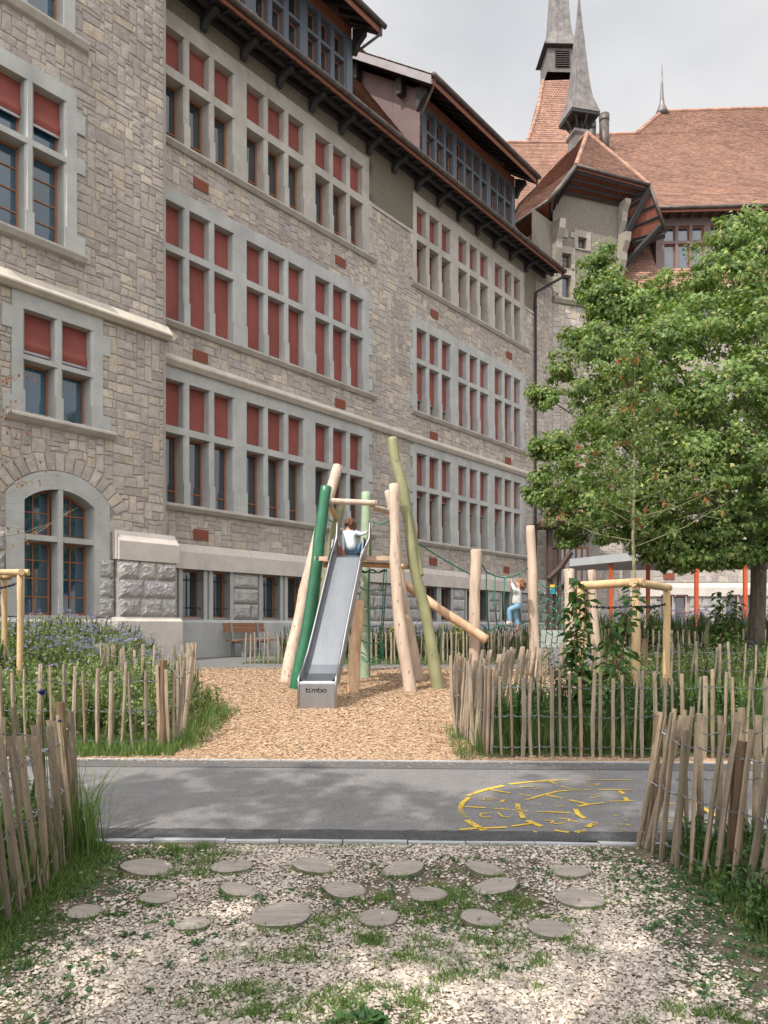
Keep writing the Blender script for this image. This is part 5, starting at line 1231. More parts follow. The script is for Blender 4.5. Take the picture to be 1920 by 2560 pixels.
# honeycomb net
def hexnet(u0, u1, v0, v1, Ya, Yb, nx, ny):
    pt = {}
    for j in range(ny+1):
        for i in range(nx+1):
            uu = u0+(u1-u0)*(i+.0)/nx; vv = v0+(v1-v0)*j/ny+(4 if (i+j) % 2 else -4)
            uu += (2.5 if j % 2 else -2.5)+RW.uniform(-1, 1); pt[i, j] = P(uu, vv+RW.uniform(-1.5, 1.5), Ya+(Yb-Ya)*i/nx)
    for j in range(ny+1):
        for i in range(nx+1):
            if j < ny: rope(mb, [pt[i, j], pt[i, j+1]], .011)
            if i < nx and (i+j) % 2 == 0: rope(mb, [pt[i, j], pt[i+1, j]], .011); node(pt[i, j]); node(pt[i+1, j])
hexnet(1350, 1409, 1478, 1628, 15.1, 14.6, 4, 7)
hn = mb.build('honeycomb_net', M['rope'], course, smooth=True); cl.build('rope_clamp', M['clamp'], hn)
# ---- bench by the wall
bq = FA.p(2.2, 0, .85); bench = thing('park_bench', 'brown slatted park bench with grey legs against the school wall', 'bench', Vector((bq.x, bq.y, zg(bq.y))))
M['benchwood'] = mat('oiled_bench_slat', (.24, .115, .065), .6, .2, 8, .2, 40); M['benchleg'] = mat('grey_cast_leg', (.22, .235, .24), .5, .1, 8, metal=.3)
gz = zg(bq.y); BF = FA
b0, bz = BF.inv(572, 1600, .85)[0], gz
b0 = BF.inv(571, 1600, .6)[0]; b1 = BF.inv(671, 1600, .6)[0]
mb = MB()
for k in range(2): BF.box(mb, b0, b1, gz+.66+k*.13, gz+.78+k*.13, .40-.03*k, .44-.03*k)
mb.build('backrest', M['benchwood'], bench)
mb = MB()
for k in range(4): BF.box(mb, b0, b1, gz+.42, gz+.46, .5+k*.115, .6+k*.115)
mb.build('seat', M['benchwood'], bench)
for s in (b0+.25, b1-.25):
    mb = MB(); BF.ext(mb, s-.03, s+.03, [(.46, gz), (.54, gz), (.52, gz+.42), (.42, gz+.92), (.36, gz+.92), (.43, gz+.4)]); BF.ext(mb, s-.03, s+.03, [(.88, gz), (.95, gz), (.92, gz+.40), (.56, gz+.41), (.56, gz+.37), (.85, gz+.36)]); mb.build('leg', M['benchleg'], bench)
# ---- entrance canopy on orange posts
M['orange'] = mat('orange_red_paint', (.43, .085, .032), .5, .1, 5); M['canopy'] = mat('pale_canopy_edge', (.36, .375, .39), .6, .08, 3); M['canopy2'] = mat('canopy_soffit', (.30, .275, .25), .8, .1, 3)
cp = [P(1424, 1416, 27.2), P(1580, 1401, 24.8), Vector((15.0, 24.5, 0)), Vector((15.0, 28.6, 0)), P(1440, 1425, 29.2)]
zc = cp[0].z
canopy = thing('entrance_canopy', 'flat pale canopy with a folded edge on thin orange red posts at the entrance', 'canopy', (8.5, 27, .7))
for p_ in cp: p_.z = zc
lo_ = cp; hi_ = [q+Vector((0, 0, .26)) for q in cp]; mb = MB()
for i in range(5): mb.face([lo_[i], lo_[(i+1) % 5], hi_[(i+1) % 5], hi_[i]])
mb.face(hi_); mb.face(lo_[::-1], None, 1); mb.build('roof_slab', [M['canopy'], M['canopy2']], canopy)
for u, Y in ((1527, 25.8), (1620, 26.5), (1741, 24.9), (1863, 24.8)):
    q = P(u, 1500, Y); mb = MB(); mb.box(Vector((q.x, Y, (zc+zg(Y))/2)), (.11, .11, zc-zg(Y)-.004)); mb.build('post', M['orange'], canopy)
mb = MB(); q = P(1590, 1417, 26.5); mb.tube([Vector((q.x, q.y, zc-.07)), Vector((q.x, q.y, zc-.003))], [.10, .13], 14); mb.build('ceiling_lamp', M['canopy'], canopy)
"""PART5END"""
# ================================================================ CHESTNUT PALING FENCES
M['picket'] = []
for k, c in enumerate(((.30, .235, .175), (.27, .22, .17), (.325, .255, .185), (.235, .19, .145), (.31, .23, .155))):
    M['picket'].append(mat('cleft_chestnut', c, .88, .3, 5, .5, 24, stretch=(4, 4, .6), fine=.16, crack=.4))
M['postwood'] = mat('reddish_fence_post', (.155, .10, .062), .85, .3, 5, .4, 20, stretch=(3, 3, .5), fine=.12)
M['wire'] = mat('galvanised_wire', (.22, .23, .25), .45, .15, 20, metal=.8)
RP = random.Random(5); PM = []
for k in range(9):                        # cleft pales: uneven section, slight bow, sawn tops
    mb = MB(); n = 6; sec = [(RP.uniform(.75, 1.2)*.0225*math.cos(a), RP.uniform(.6, 1.1)*.0155*math.sin(a)) for a in (.5, 1.5, 2.6, 3.7, 4.6, 5.7)]; L_ = 8; bx, by = RP.uniform(-.014, .014), RP.uniform(-.01, .01); tw_ = RP.uniform(-.3, .3)
    for j in range(L_+1):
        t = j/L_; s_ = .72+.28*min(1, t*4) if t < .25 else 1-.07*t; a = tw_*t
        for x, y in sec: X, Y_ = x*s_, y*s_; mb.v.append((X*math.cos(a)-Y_*math.sin(a)+bx*math.sin(3.1*t)+RP.uniform(-.0015, .0015), X*math.sin(a)+Y_*math.cos(a)+by*math.sin(3.1*t), t))
    for j in range(L_):
        for i in range(n): a = j*n+i; b = j*n+(i+1) % n; mb.f.append((a, b, b+n, a+n)); mb.c.append(None); mb.m.append(0)
    mb.f.append(tuple(range(L_*n, L_*n+n))); mb.c.append(None); mb.m.append(0)
    o = mb.build('picket', M['picket'][k % 5]); PM.append(o.data); bpy.data.objects.remove(o)
def fence(label, path, spacing, h, lean=lambda t: (0, 0), posts=(), jit=.4, dz=0, seed=1, hs=(.14, .5, .84), wires=True, wid=1.0):
    rr = random.Random(seed); path = [Vector((p[0], p[1], 0)) for p in path]; seg = [(b-a).length for a, b in zip(path[:-1], path[1:])]; tot = sum(seg); n = max(2, int(tot/spacing))
    q0 = path[0]; root = thing('paling_fence', label, 'fence', Vector((q0.x, q0.y, zg(q0.y))), 'chestnut paling fences')
    pts = []
    for i in range(n+1):
        s = tot*i/n+rr.uniform(-.2, .2)*spacing; s = min(max(s, 0), tot); t = s/tot; k = 0
        while k < len(seg)-1 and s > seg[k]: s -= seg[k]; k += 1
        p = path[k].lerp(path[k+1], min(1, s/seg[k])); tang = (path[k+1]-path[k]).normalized()
        nrm = Vector((-tang.y, tang.x, 0)); p = p+nrm*rr.uniform(-.012, .012)
        lx, ly = lean(t); lx += rr.gauss(0, .035)*jit*2.2; ly += rr.gauss(0, .03)*jit*2.2
        hh = h*rr.uniform(.93, 1.05); z = zg(p.y)-.04+dz
        ax = Vector((lx, ly, 1)).normalized(); rot = ax.to_track_quat('Z', 'Y').to_matrix() @ Matrix.Rotation(math.atan2(tang.y, tang.x)+rr.uniform(-.5, .5), 3, 'Z')
        o = bpy.data.objects.new('picket', PM[rr.randrange(9)]); COL.objects.link(o); attach(o, root)
        o.location = (p.x, p.y, z); o.rotation_euler = rot.to_euler(); wq = wid*rr.uniform(.85, 1.25); o.scale = (wq, wq, hh+.04)
        pts.append((p, z, ax, hh))
    if wires:
        for f in hs:
            mb = MB(); L2 = []
            for p, z, ax, hh in pts: L2.append(Vector((p.x, p.y, z))+ax*(f*h+.04+rr.uniform(-.012, .012)))
            w1, w2 = [], []
            for a, b in zip(L2[:-1], L2[1:]):
                for k in range(4): 
                    q = a.lerp(b, k/4)-Vector((0, 0, .018*math.sin(math.pi*k/4))); e = Vector((.004*math.cos(k*1.57), .02*(1 if k == 0 else .25), .004*math.sin(k*1.57))); w1.append(q+e); w2.append(q-e)
            mb.tube(w1+[L2[-1]], .0028, 4); mb.tube(w2+[L2[-1]], .0028, 4); mb.build('wire', M['wire'], root)
    for (x, y, ph, lx, ly, r) in posts:
        mb = MB(); z = zg(y)-.1; mb.tube([Vector((x, y, z)), Vector((x+lx*.5, y+ly*.5, z+ph*.55)), Vector((x+lx, y+ly, z+ph+.1))], [r, r*.95, r*.92], 9, wob=.03, rnd=rr); mb.build('fence_post', M['postwood'], root)
    return root
PM_OLD = PM[:]
dimmed = []
for k, c in enumerate(((.22, .17, .118), (.185, .148, .106), (.25, .19, .13), (.16, .128, .09))): dimmed.append(mat('shade_toned_chestnut', c, .88, .3, 5, .5, 24, stretch=(4, 4, .6), fine=.16, crack=.4))  # browner pales, darkened to stand in for tree shade at the front
PM_SHADE = [m_.copy() for m_ in PM]
for k, m_ in enumerate(PM_SHADE): m_.materials[0] = dimmed[k % 4]; m_.name = 'picket'
PM = PM_SHADE
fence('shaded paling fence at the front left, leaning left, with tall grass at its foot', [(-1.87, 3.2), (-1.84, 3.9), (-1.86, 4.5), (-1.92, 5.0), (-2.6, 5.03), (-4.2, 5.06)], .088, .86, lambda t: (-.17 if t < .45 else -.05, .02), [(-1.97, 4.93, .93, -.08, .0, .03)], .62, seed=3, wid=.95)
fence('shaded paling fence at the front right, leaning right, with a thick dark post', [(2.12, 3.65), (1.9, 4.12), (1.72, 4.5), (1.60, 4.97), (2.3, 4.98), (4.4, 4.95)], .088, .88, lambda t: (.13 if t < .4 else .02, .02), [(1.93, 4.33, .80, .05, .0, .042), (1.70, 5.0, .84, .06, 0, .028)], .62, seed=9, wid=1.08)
PM = PM_OLD
fence('sunlit paling fence along the far kerb on the left, dark post at its corner', [(-4.6, 7.95), (-2.28, 7.98), (-2.20, 8.0)], .118, .86, lambda t: (0, 0), [(-2.27, 8.0, .93, .0, 0, .05)], .35, seed=5)
fence('paling fence running back from the left corner post towards the bench', [(-2.16, 8.05), (-2.3, 9.0), (-2.72, 11.1)], .13, .88, lambda t: (.03, .02), [], .5, seed=6)
fence('weathered paling fence half hidden in the flower bed behind the left fence', [(-2.85, 11.1), (-3.4, 10.7), (-3.95, 10.9), (-4.0, 11.6)], .11, .84, lambda t: (0, 0), [], .9, seed=7)
fence('paling fence along the far kerb on the right in front of the leafy sapling', [(1.06, 7.72), (2.2, 7.68), (5.2, 7.55)], .098, .84, lambda t: (0, 0), [(1.02, 7.8, .86, .03, 0, .035)], .3, seed=8)
fence('bunched paling fence turning back from the right corner over the wood chips', [(1.02, 7.74), (.80, 9.1), (1.15, 9.5), (1.62, 10.0), (2.05, 10.3)], .066, .88, lambda t: (.05, .02) if t < .5 else (.16, .02), [], .55, seed=10)
fence('sunlit low paling fence along the flower bed below the school wall', [(-3.3, 18.6), (-1.2, 18.4), (1.2, 18.1), (2.2, 18.6), (3.3, 20.0), (3.9, 20.8)], .112, .74, lambda t: (0, 0), [], .4, seed=11, wires=True)
fence('dark paling fence crossing behind the tree stake on the right', [(3.75, 11.6), (4.6, 11.9), (5.6, 11.7), (7.4, 11.9)], .15, .82, lambda t: (.04, 0), [(3.85, 11.65, .9, .05, 0, .045)], .7, seed=12)
fence('pale paling fence in front of the canopy flowers at the far right', [(5.2, 19.0), (6.4, 19.2), (8.5, 18.9), (11, 19.2)], .14, .8, lambda t: (0, 0), [], .4, seed=13)
fence('paling fence seen through the sapling between the far posts', [(3.0, 13.2), (3.6, 13.5), (4.4, 13.2)], .15, .8, lambda t: (.05, 0), [], .8, seed=14)
# ---- tree stakes
M['stake'] = mat('turned_round_stake', (.47, .325, .175), .75, .2, 3, .25, 26, stretch=(2, 2, .6), fine=.08); M['belt'] = mat('black_tree_belt', (.014, .014, .016), .7, .1, 20)
def stakes(label, posts, top, beams, belt, r=.05):
    q = posts[0]; root = thing('tree_stake_frame', label, 'tree stakes', Vector((q[0], q[1], zg(q[1]))), 'round wood frames holding young trees')
    for x, y in posts: pole(root, 'stake', [Vector((x, y, zg(y)-.2)), Vector((x, y, top))], r, r*.93, M['stake'], None, .006, 12)
    for i, j, e in beams:
        a, b = Vector((*posts[i], top+r*.9)), Vector((*posts[j], top+r*.9)); d_ = (b-a).normalized(); pole(root, 'rail', [a-d_*e, b+d_*e], r*1.05, r*1.0, M['stake'], None, .003, 12)
    for pts in belt: 
        mb = MB(); pts = [Vector(p_) for p_ in pts]
        for a, b in zip(pts[:-1], pts[1:]):
            n_ = max(2, int((b-a).length/.035))
            for k in range(n_): m_ = a.lerp(b, (k+.5)/n_); mb.box(m_-Vector((0, 0, .03*math.sin(math.pi*(k+.5)/n_))), (.03, .012, .02+.015*(k % 2)), math.atan2((b-a).y, (b-a).x))
        mb.build('belt', M['belt'], root)
    return root
sp = P(1590, 1800, 9.2); pA = (sp.x, 9.2); q = P(1667, 1700, 10.4); pB = (q.x, 10.4); q = P(1452, 1740, 9.9); pC = (q.x, 9.9)
zt_ = P(0, 1466, 9.2).z
TX = P(1584, 1500, 9.85)
stakes('round wood stake frame holding the bare young tree on the right', [pA, pB, pC], zt_, [(0, 1, .12), (2, 0, .1)], [[(pA[0], pA[1], zt_-.17), (TX.x, TX.y, zt_-.21), (pB[0], pB[1], zt_-.17)], [(pC[0], pC[1], zt_-.2), (TX.x, TX.y, zt_-.21)]])
q = P(50, 1700, 10.6)
stakes('round wood stake frame cut off by the left edge of the view', [(q.x, 10.6), (q.x-1.2, 10.5), (q.x-.7, 11.6)], P(0, 1438, 10.6).z, [(0, 1, .12), (1, 2, .1), (0, 2, .1)], [[(q.x, 10.6, P(0, 1456, 10.6).z), (q.x-.62, 10.85, P(0, 1470, 10.6).z)]], .042)
# ================================================================ PLANTS
M['leaf'] = leafmat('maple_leaf', .38); M['herb'] = leafmat('herb_leaf', .35, .6); M['grassm'] = leafmat('grass_blade', .3, .55, (1.1, 1.2, .5)); M['petal'] = leafmat('flower_petal', .4, .7, (1, 1, 1.1)); M['seed'] = leafmat('winged_seed', .3, .7, (1.1, .8, .6))
M['trunk'] = mat('maple_bark', (.125, .10, .08), .95, .35, 6, .9, 24, stretch=(3, 3, .6), bdist=.04)
M['twig'] = mat('young_tree_bark', (.20, .175, .125), .9, .25, 10, .3, 40, col2=(.23, .22, .12))
M['stem'] = mat('plant_stem', (.12, .15, .05), .8, .25, 10)
def unit(a): return a/np.maximum(1e-9, np.linalg.norm(a, axis=-1, keepdims=True))
def leaves(c, d, nrm, ln, wd, col, fold=.25):
    """one four point leaf per row: c base, d direction, nrm face normal"""
    n = len(c); d = unit(d); s = unit(np.cross(d, nrm)); nn_ = unit(np.cross(s, d)); ln = ln[:, None]; wd = wd[:, None]
    V = np.stack([c, c+d*ln*.45+s*wd+nn_*ln*fold*.3, c+d*ln-nn_*ln*.1, c+d*ln*.45-s*wd+nn_*ln*fold*.3], 1)
    T = np.array([[0, 1, 2], [0, 2, 3]])[None]+(np.arange(n)*4)[:, None, None]
    return V.reshape(-1, 3), T.reshape(-1, 3), np.repeat(col, 4, 0)
def lobed(c, d, nrm, ln, col):
    """five-lobed leaf as a star of triangles"""
    n = len(c); d = unit(d); s = unit(np.cross(d, nrm)); nn_ = unit(np.cross(s, d)); l = ln[:, None]
    pts = [(0, 0), (.30, .62), (.42, .24), (1.0, 0), (.42, -.24), (.30, -.62), (.36, 0)]
    V = np.stack([c+d*l*a+s*l*b*.9-nn_*l*(.22*abs(b)+.08*a) for a, b in pts], 1)
    T = np.array([[0, 1, 6], [1, 2, 6], [2, 3, 6], [3, 4, 6], [4, 5, 6], [5, 0, 6]])[None]+(np.arange(n)*7)[:, None, None]
    return V.reshape(-1, 3), T.reshape(-1, 3), np.repeat(col, 7, 0)
class Acc:
    def __init__(s): s.V = []; s.T = []; s.C = []; s.n = 0
    def add(s, VTC):
        V, T, c = VTC; s.V.append(V); s.T.append(T+s.n); s.C.append(c); s.n += len(V)
    def build(s, name, m, parent=None): return trimesh(name, np.concatenate(s.V), np.concatenate(s.T), np.concatenate(s.C), m, parent)
def pick(pal, n, j=.2): p = np.array(pal); return p[RN.integers(0, len(p), n)]*RN.uniform(1-j, 1+j, (n, 1))
def rdir(n): return unit(RN.normal(size=(n, 3)))
GREEN = [(.055, .115, .025), (.075, .14, .03), (.04, .095, .025), (.09, .15, .04), (.065, .12, .03)]
def blades(x, y, h, wd, pal, lean=.35, z=None):
    n = len(x); a = RN.random(n)*6.283; l = RN.uniform(.1, 1, n)*lean*h; b = RN.random(n)*6.283; z0 = zgv(y) if z is None else z
    w_ = wd[:, None]*np.stack([np.cos(b), np.sin(b), 0*b], 1); p0 = np.stack([x, y, z0-.01], 1); dv = np.stack([np.cos(a)*l, np.sin(a)*l, 0*l], 1); up = np.stack([0*h, 0*h, h], 1)
    V = np.stack([p0-w_, p0+w_, p0+up*.55+dv*.3-w_*.75, p0+up*.55+dv*.3+w_*.75, p0+up*.97+dv], 1)
    T = np.array([[0, 1, 3], [0, 3, 2], [2, 3, 4]])[None]+(np.arange(n)*5)[:, None, None]; c = pick(pal, n, .25)
    return V.reshape(-1, 3), T.reshape(-1, 3), np.repeat(c, 5, 0)
GRASS = [(0.101, 0.175, 0.041), (0.135, 0.213, 0.054), (0.074, 0.138, 0.034), (0.176, 0.225, 0.074), (0.115, 0.188, 0.047)]
# ---- grass as ground cover: beside the front fences, in the gravel, in the beds
ac = Acc()
def grassarea(n, fx, fy, hfun, wd=.0035, lean=.5, keep=None, pal=GRASS):
    x = fx(n); y = fy(n)
    if keep is not None: k = keep(x, y); x, y = x[k], y[k]
    if len(x) == 0: return
    h = hfun(x, y)*RN.uniform(.45, 1.15, len(x)); ac.add(blades(x, y, h, np.full(len(x), wd)*RN.uniform(.7, 1.5, len(x)), pal, lean))
U = lambda a, b: (lambda n: RN.uniform(a, b, n))
notlog = lambda x, y: np.all([((x-q[0])**2+(y-q[1])**2) > (q[2]*.98)**2 for q in LOGS], axis=0)
# left and right front corners
grassarea(60000, U(-2.7, -.75), U(2.55, 5.0), lambda x, y: np.clip(.028+.2*(-1.6-x), .024, .2), .0028, .8, keep=lambda x, y: notlog(x, y) & (y < YN(x)-.1) & (RN.random(len(x)) < np.clip((-.75-x)*1.2+.5*(vnoise(x, y, 3, 2)-.5), 0, 1)) & (vnoise(x, y, 3, 2) > np.clip((x+1.9)*.5, 0, .5)))
grassarea(4000, U(2.6, 4.6), U(3.2, 4.95), lambda x, y: .22+0*x, .0035, .6); grassarea(50000, U(.95, 2.8), U(2.6, 5.0), lambda x, y: np.clip(.028+.14*(x-1.65), .024, .14), .0028, .8, keep=lambda x, y: notlog(x, y) & (y < YN(x)-.1) & (RN.random(len(x)) < np.clip((x-1.0)*1.1+.5*(vnoise(x, y, 3, 3)-.5), 0, 1)) & (vnoise(x, y, 3, 3) > np.clip((2.0-x)*.5, 0, .5)))
grassarea(1500, U(-2.4, -1.85), U(3.4, 5.0), lambda x, y: .38+0*x, .003, .5); grassarea(110, U(-1.95, -1.78), U(4.7, 5.02), lambda x, y: .62+0*x, .0035, .5); grassarea(900, U(1.75, 2.4), U(3.6, 4.95), lambda x, y: .2+0*x, .003, .5)
# tufts in the gravel, thickest between the log slices
tx, ty = RN.uniform(-1.6, 1.6, 1000), RN.uniform(2.6, 4.98, 1000)
k = (vnoise(tx+3, ty, 1.7, 8)+.25*(ty > 3.4)*(ty < 4.9) > .66) & notlog(tx, ty)
tx, ty = tx[k], ty[k]
m_ = 70; gx = np.repeat(tx, m_)+RN.normal(0, .03, len(tx)*m_); gy = np.repeat(ty, m_)+RN.normal(0, .022, len(tx)*m_); kk = notlog(gx, gy) & (gy < YN(gx)-.08); gx, gy = gx[kk], gy[kk]
ac.add(blades(gx, gy, RN.uniform(.015, .055, len(gx)), RN.uniform(.002, .0045, len(gx)), GRASS, 1.1))
for q in LOGS:                            # a fringe of grass hugs each slice
    n = 90; a = RN.normal(RN.uniform(3.6, 5.8), .8, n); r = q[2]*RN.uniform(1.0, 1.16, n); ac.add(blades(q[0]+r*np.cos(a), q[1]+r*np.sin(a), RN.uniform(.015, .06, n), RN.uniform(.002, .004, n), GRASS, .8))
# verge along kerbs and fence feet
grassarea(900, U(-1.6, 1.6), U(4.9, 5.02), lambda x, y: .035+0*x, .003, .8, keep=lambda x, y: vnoise(x, y, 4, 6) > .55)
grassarea(6000, U(-5, -2.1), U(7.7, 8.5), lambda x, y: .16+0*x, .004, .5); grassarea(1300, U(-2.35, -1.9), U(8.0, 10.4), lambda x, y: .2*np.clip((-1.8-x)*3, .2, 1), .004, .7)
grassarea(11000, U(.95, 5.2), U(7.75, 9.3), lambda x, y: .30+.12*(x > 1.3), .0045, .5, keep=lambda x, y: vnoise(x, y, 2, 5) > .22); grassarea(900, U(.7, 1.15), U(7.6, 9.2), lambda x, y: .09+0*x, .004, .8)
grassarea(9000, U(3.1, 9), U(9.3, 15.5), lambda x, y: .36+.12*np.sin(x*2+y), .005, .45, keep=lambda x, y: x > 3.2+.05*(y-9))
grassarea(3500, U(-3.3, 4.2), U(17.9, 20.6), lambda x, y: .22+0*x, .006, .6, keep=lambda x, y: (vnoise(x, y, 1.2, 9) > .45))
tag(ac.build('grass', M['grassm']), 'unmown green grass in the beds, at fence feet and in the gravel', 'grass', kind='stuff')
# soil of the planted beds over the wood chips and gravel
gsheet('flower_bed', (lambda x: 7.62-.03*x, lambda x: 11.1), -14, -2.6, .012, M['grassbed'], xs=20, edge=.05)
gsheet('flower_bed', (lambda x: 11.1, lambda x: 14.0), -14, -3.2, .012, M['grassbed'], xs=20, edge=.05)
gsheet('flower_bed', (lambda x: 14.0, lambda x: 16.6), -14, -4.1, .012, M['grassbed'], xs=20, edge=.05)
gsheet('flower_bed', (lambda x: 7.75-.03*x, lambda x: 9.2+.0*x), 1.15, 14, .012, M['grassbed'], xs=20, edge=.05)
gsheet('flower_bed', (lambda x: 9.2, lambda x: 16.4), 3.3, 14, .012, M['grassbed'], xs=20, edge=.05)
gsheet('flower_bed', (lambda x: 18.6-.0*x, lambda x: 20.4+.35*x), -3.4, 3.4, .012, M['grassbed'], xs=20, edge=.05)
# ---- ground-hugging broad leaves (clover, plantain)
ac = Acc()
def rosettes(n, fx, fy, s, keep=None):
    x, y = fx(n), fy(n)
    if keep is not None: k = keep(x, y); x, y = x[k], y[k]
    m = 7; c = np.stack([np.repeat(x, m), np.repeat(y, m), zgv(np.repeat(y, m))+.01], 1); c[:, :2] += RN.normal(0, .012, (len(c), 2)); d = rdir(len(c)); d[:, 2] = RN.uniform(.1, .8, len(c)); up = rdir(len(c))*.4+np.array([0, 0, 1])
    l = RN.uniform(.6, 1.3, len(c))*s; ac.add(leaves(c, d, up, l, l*.3, pick([(.05, .12, .035), (.07, .15, .05), (.04, .095, .04)], len(c))))
rosettes(900, U(-2.6, -1.0), U(2.7, 4.9), .024, lambda x, y: (RN.random(len(x)) < (-1.0-x)*1.1) & notlog(x, y)); rosettes(700, U(1.25, 2.7), U(2.8, 4.9), .024); rosettes(260, U(-1.5, 1.5), U(2.6, 4.9), .028, lambda x, y: (vnoise(x, y, 2, 12) > .55) & notlog(x, y))
for qx, qy in ((-.18, 2.72), (.55, 2.62), (-.05, 2.95)): rosettes(9, lambda n: qx+RN.normal(0, .05, n), lambda n: qy+RN.normal(0, .02, n), .05)
tag(ac.build('weeds', M['herb']), 'low clover and plantain leaves between gravel and grass', 'weeds', kind='stuff')
# ---- tansy phacelia beds: ferny stems carrying lavender curls
def phacelia(name, label, x, y, h, dens=26, heads=2, lav=1.0, pal=None, fl=None):
    n = len(x); zb = zgv(y); fo = Acc(); pe = Acc(); pal = pal or [(0.168, 0.221, 0.088), (0.217, 0.267, 0.121), (0.140, 0.195, 0.081), (0.252, 0.286, 0.128)]
    an = RN.random(n)*6.283; ln = RN.uniform(.02, .16, n)*h; tip = np.stack([x+np.cos(an)*ln, y+np.sin(an)*ln, zb+h], 1); p0 = np.stack([x, y, zb], 1)
    fo.add(leaves(p0, tip-p0, rdir(n), h, np.full(n, .005), pick(pal, n)))
    t = RN.uniform(.12, .97, (n, dens)); c = (p0[:, None]*(1-t[..., None])+tip[:, None]*t[..., None]).reshape(-1, 3); c[:, :2] += RN.normal(0, .03, (len(c), 2))
    d = rdir(len(c)); d[:, 2] = np.abs(d[:, 2])*.6+.1; l = RN.uniform(.022, .066, len(c)); fo.add(leaves(c, d, rdir(len(c))+np.array([0, 0, 1.2]), l, l*RN.uniform(.16, .3, len(c)), pick(pal, len(c), .38)))
    fo_o = fo.build(name, M['herb']); tag(fo_o, label, 'flowers', kind='stuff')
    if heads:
        k = RN.random(n) < lav; q = np.repeat(tip[k], heads, 0)+RN.normal(0, .035, (k.sum()*heads, 3))*np.array([1, 1, .6]); m = 12
        c = np.repeat(q, m, 0); o = rdir(len(c)); o[:, 2] = np.abs(o[:, 2]); c = c+o*RN.uniform(.008, .026, (len(c), 1)); l = RN.uniform(.014, .028, len(c)); pe.add(leaves(c, o+rdir(len(c))*.5, rdir(len(c)), l, l*.4, pick(fl or [(.27, .27, .44), (.34, .33, .50), (.21, .21, .36), (.40, .38, .53), (.25, .21, .34)], len(c))))
        attach(pe.build('blossom', M['petal']), fo_o)
    return fo_o
n = 2300; x = RN.uniform(-7.6, -2.9, n); y = RN.uniform(11.3, 16.2, n); k = (x > -.56*y-.4) & (x < -.288*y); x, y = x[k], y[k]; n = len(x)
hh = np.clip(.92+.14*np.sin(x*1.7)+.1*(y-13)/3, .6, 1.2)*RN.uniform(.72, 1.12, len(x))*np.clip((-.26*y-x)/.9, .5, 1)
phacelia('lavender_flowers', 'tall lavender blue flowers massed before the left pier of the school', x, y, hh, 44, 2, .36)
n = 900; x = RN.uniform(-5.4, -2.35, n); y = RN.uniform(8.3, 11.2, n)
phacelia('green_herbs', 'loose green herbs behind the sunlit left fence', x, y, RN.uniform(.25, .75, len(x))*np.clip((-2.2-x)/.5, .5, 1), 34, 1, .06)
n = 620; x = RN.uniform(-2.6, 4.0, n); y = 19.0+RN.uniform(0, 1.6, n)+.25*np.maximum(0, x); phacelia('wall_flowers', 'strip of pale lavender flowers along the foot of the school wall', x, y, RN.uniform(.5, .95, n), 16, 2, .6, [(.10, .14, .06), (.14, .18, .08)], [(.33, .28, .42), (.27, .23, .36), (.40, .36, .48)])
n = 130; x = np.concatenate([RN.normal(.35, .16, 70), RN.normal(1.9, .2, 60)]); y = 19.2+RN.uniform(0, .9, n); phacelia('yellow_flowers', 'yellow flowering clumps behind the low wall fence', x, y, RN.uniform(.55, .95, n), 20, 2, .8, None, [(.50, .40, .05), (.45, .38, .10)])
n = 520; x = RN.uniform(5.6, 11, n); y = RN.uniform(19.6, 22, n); phacelia('far_flowers', 'lavender flowers below the orange canopy posts', x, y, RN.uniform(.9, 1.3, n), 18, 2, .8)
n = 1100; x = RN.uniform(4.2, 9.5, n); y = RN.uniform(11.9, 15.8, n); phacelia('fennel_thicket', 'feathery green thicket under the maple around its trunk', x, y, RN.uniform(.7, 1.1, n)*np.clip(.42+.11*(x-4.2), .4, .85), 34, 1, .12, [(0.106, 0.144, 0.060), (0.138, 0.174, 0.066), (0.150, 0.186, 0.078)], [(.10, .09, .22), (.16, .15, .32)])
n = 420; x = RN.uniform(1.2, 4.6, n); y = RN.uniform(7.85, 9.2, n); phacelia('undergrowth', 'deep green undergrowth behind the right kerb fence', x, y, RN.uniform(.25, .7, n), 26, 0, 0, [(0.080, 0.150, 0.048), (0.112, 0.195, 0.064), (0.064, 0.120, 0.040)])
n = 330; x = RN.uniform(-3.1, -1.95, n); y = RN.uniform(3.5, 4.95, n); phacelia('corner_herbs', 'herbs and thistle heads inside the front left fence', x, y, RN.uniform(.15, .5, n), 22, 1, .05, [(0.090, 0.154, 0.045), (0.120, 0.196, 0.060)], [(.06, .07, .16), (.2, .2, .36)])
n = 300; x = RN.uniform(1.75, 3.2, n); y = RN.uniform(3.5, 4.9, n); phacelia('corner_undergrowth', 'grassy herbs inside the front right fence', x, y, RN.uniform(.08, .28, n), 16, 0, 0, [(.05, .10, .03), (.07, .12, .035)])
# ---- single cornflower heads rising above the front fence
for u, v, Y, lab in ((106, 1732, 4.9, 'dark blue cornflower nodding above the front left fence'), (150, 1802, 4.75, 'small violet flower bud beside the front left pales')):
    q = P(u, v, Y); t = thing('cornflower', lab, 'flower', Vector((q.x+.05, Y, zg(Y))))
    mb = MB(); mb.tube([(q.x+.05, Y, zg(Y)), (q.x+.03, Y, zg(Y)+.5), (q.x, Y, q.z)], [.004, .003, .003], 5); mb.build('stem', M['stem'], t)
    n = 40 if u == 106 else 22; c = np.tile(np.array(q), (n, 1)); o = rdir(n)*np.array([1, 1, .6])+np.array([0, 0, .25]); r = .03 if u == 106 else .018
    a2 = Acc(); a2.add(leaves(c, o, rdir(n), RN.uniform(.7, 1.2, n)*r, np.full(n, r*.3), pick([(.035, .05, .14), (.06, .08, .20), (.10, .12, .28)], n))); a2.build('flower_head', M['petal'], t)
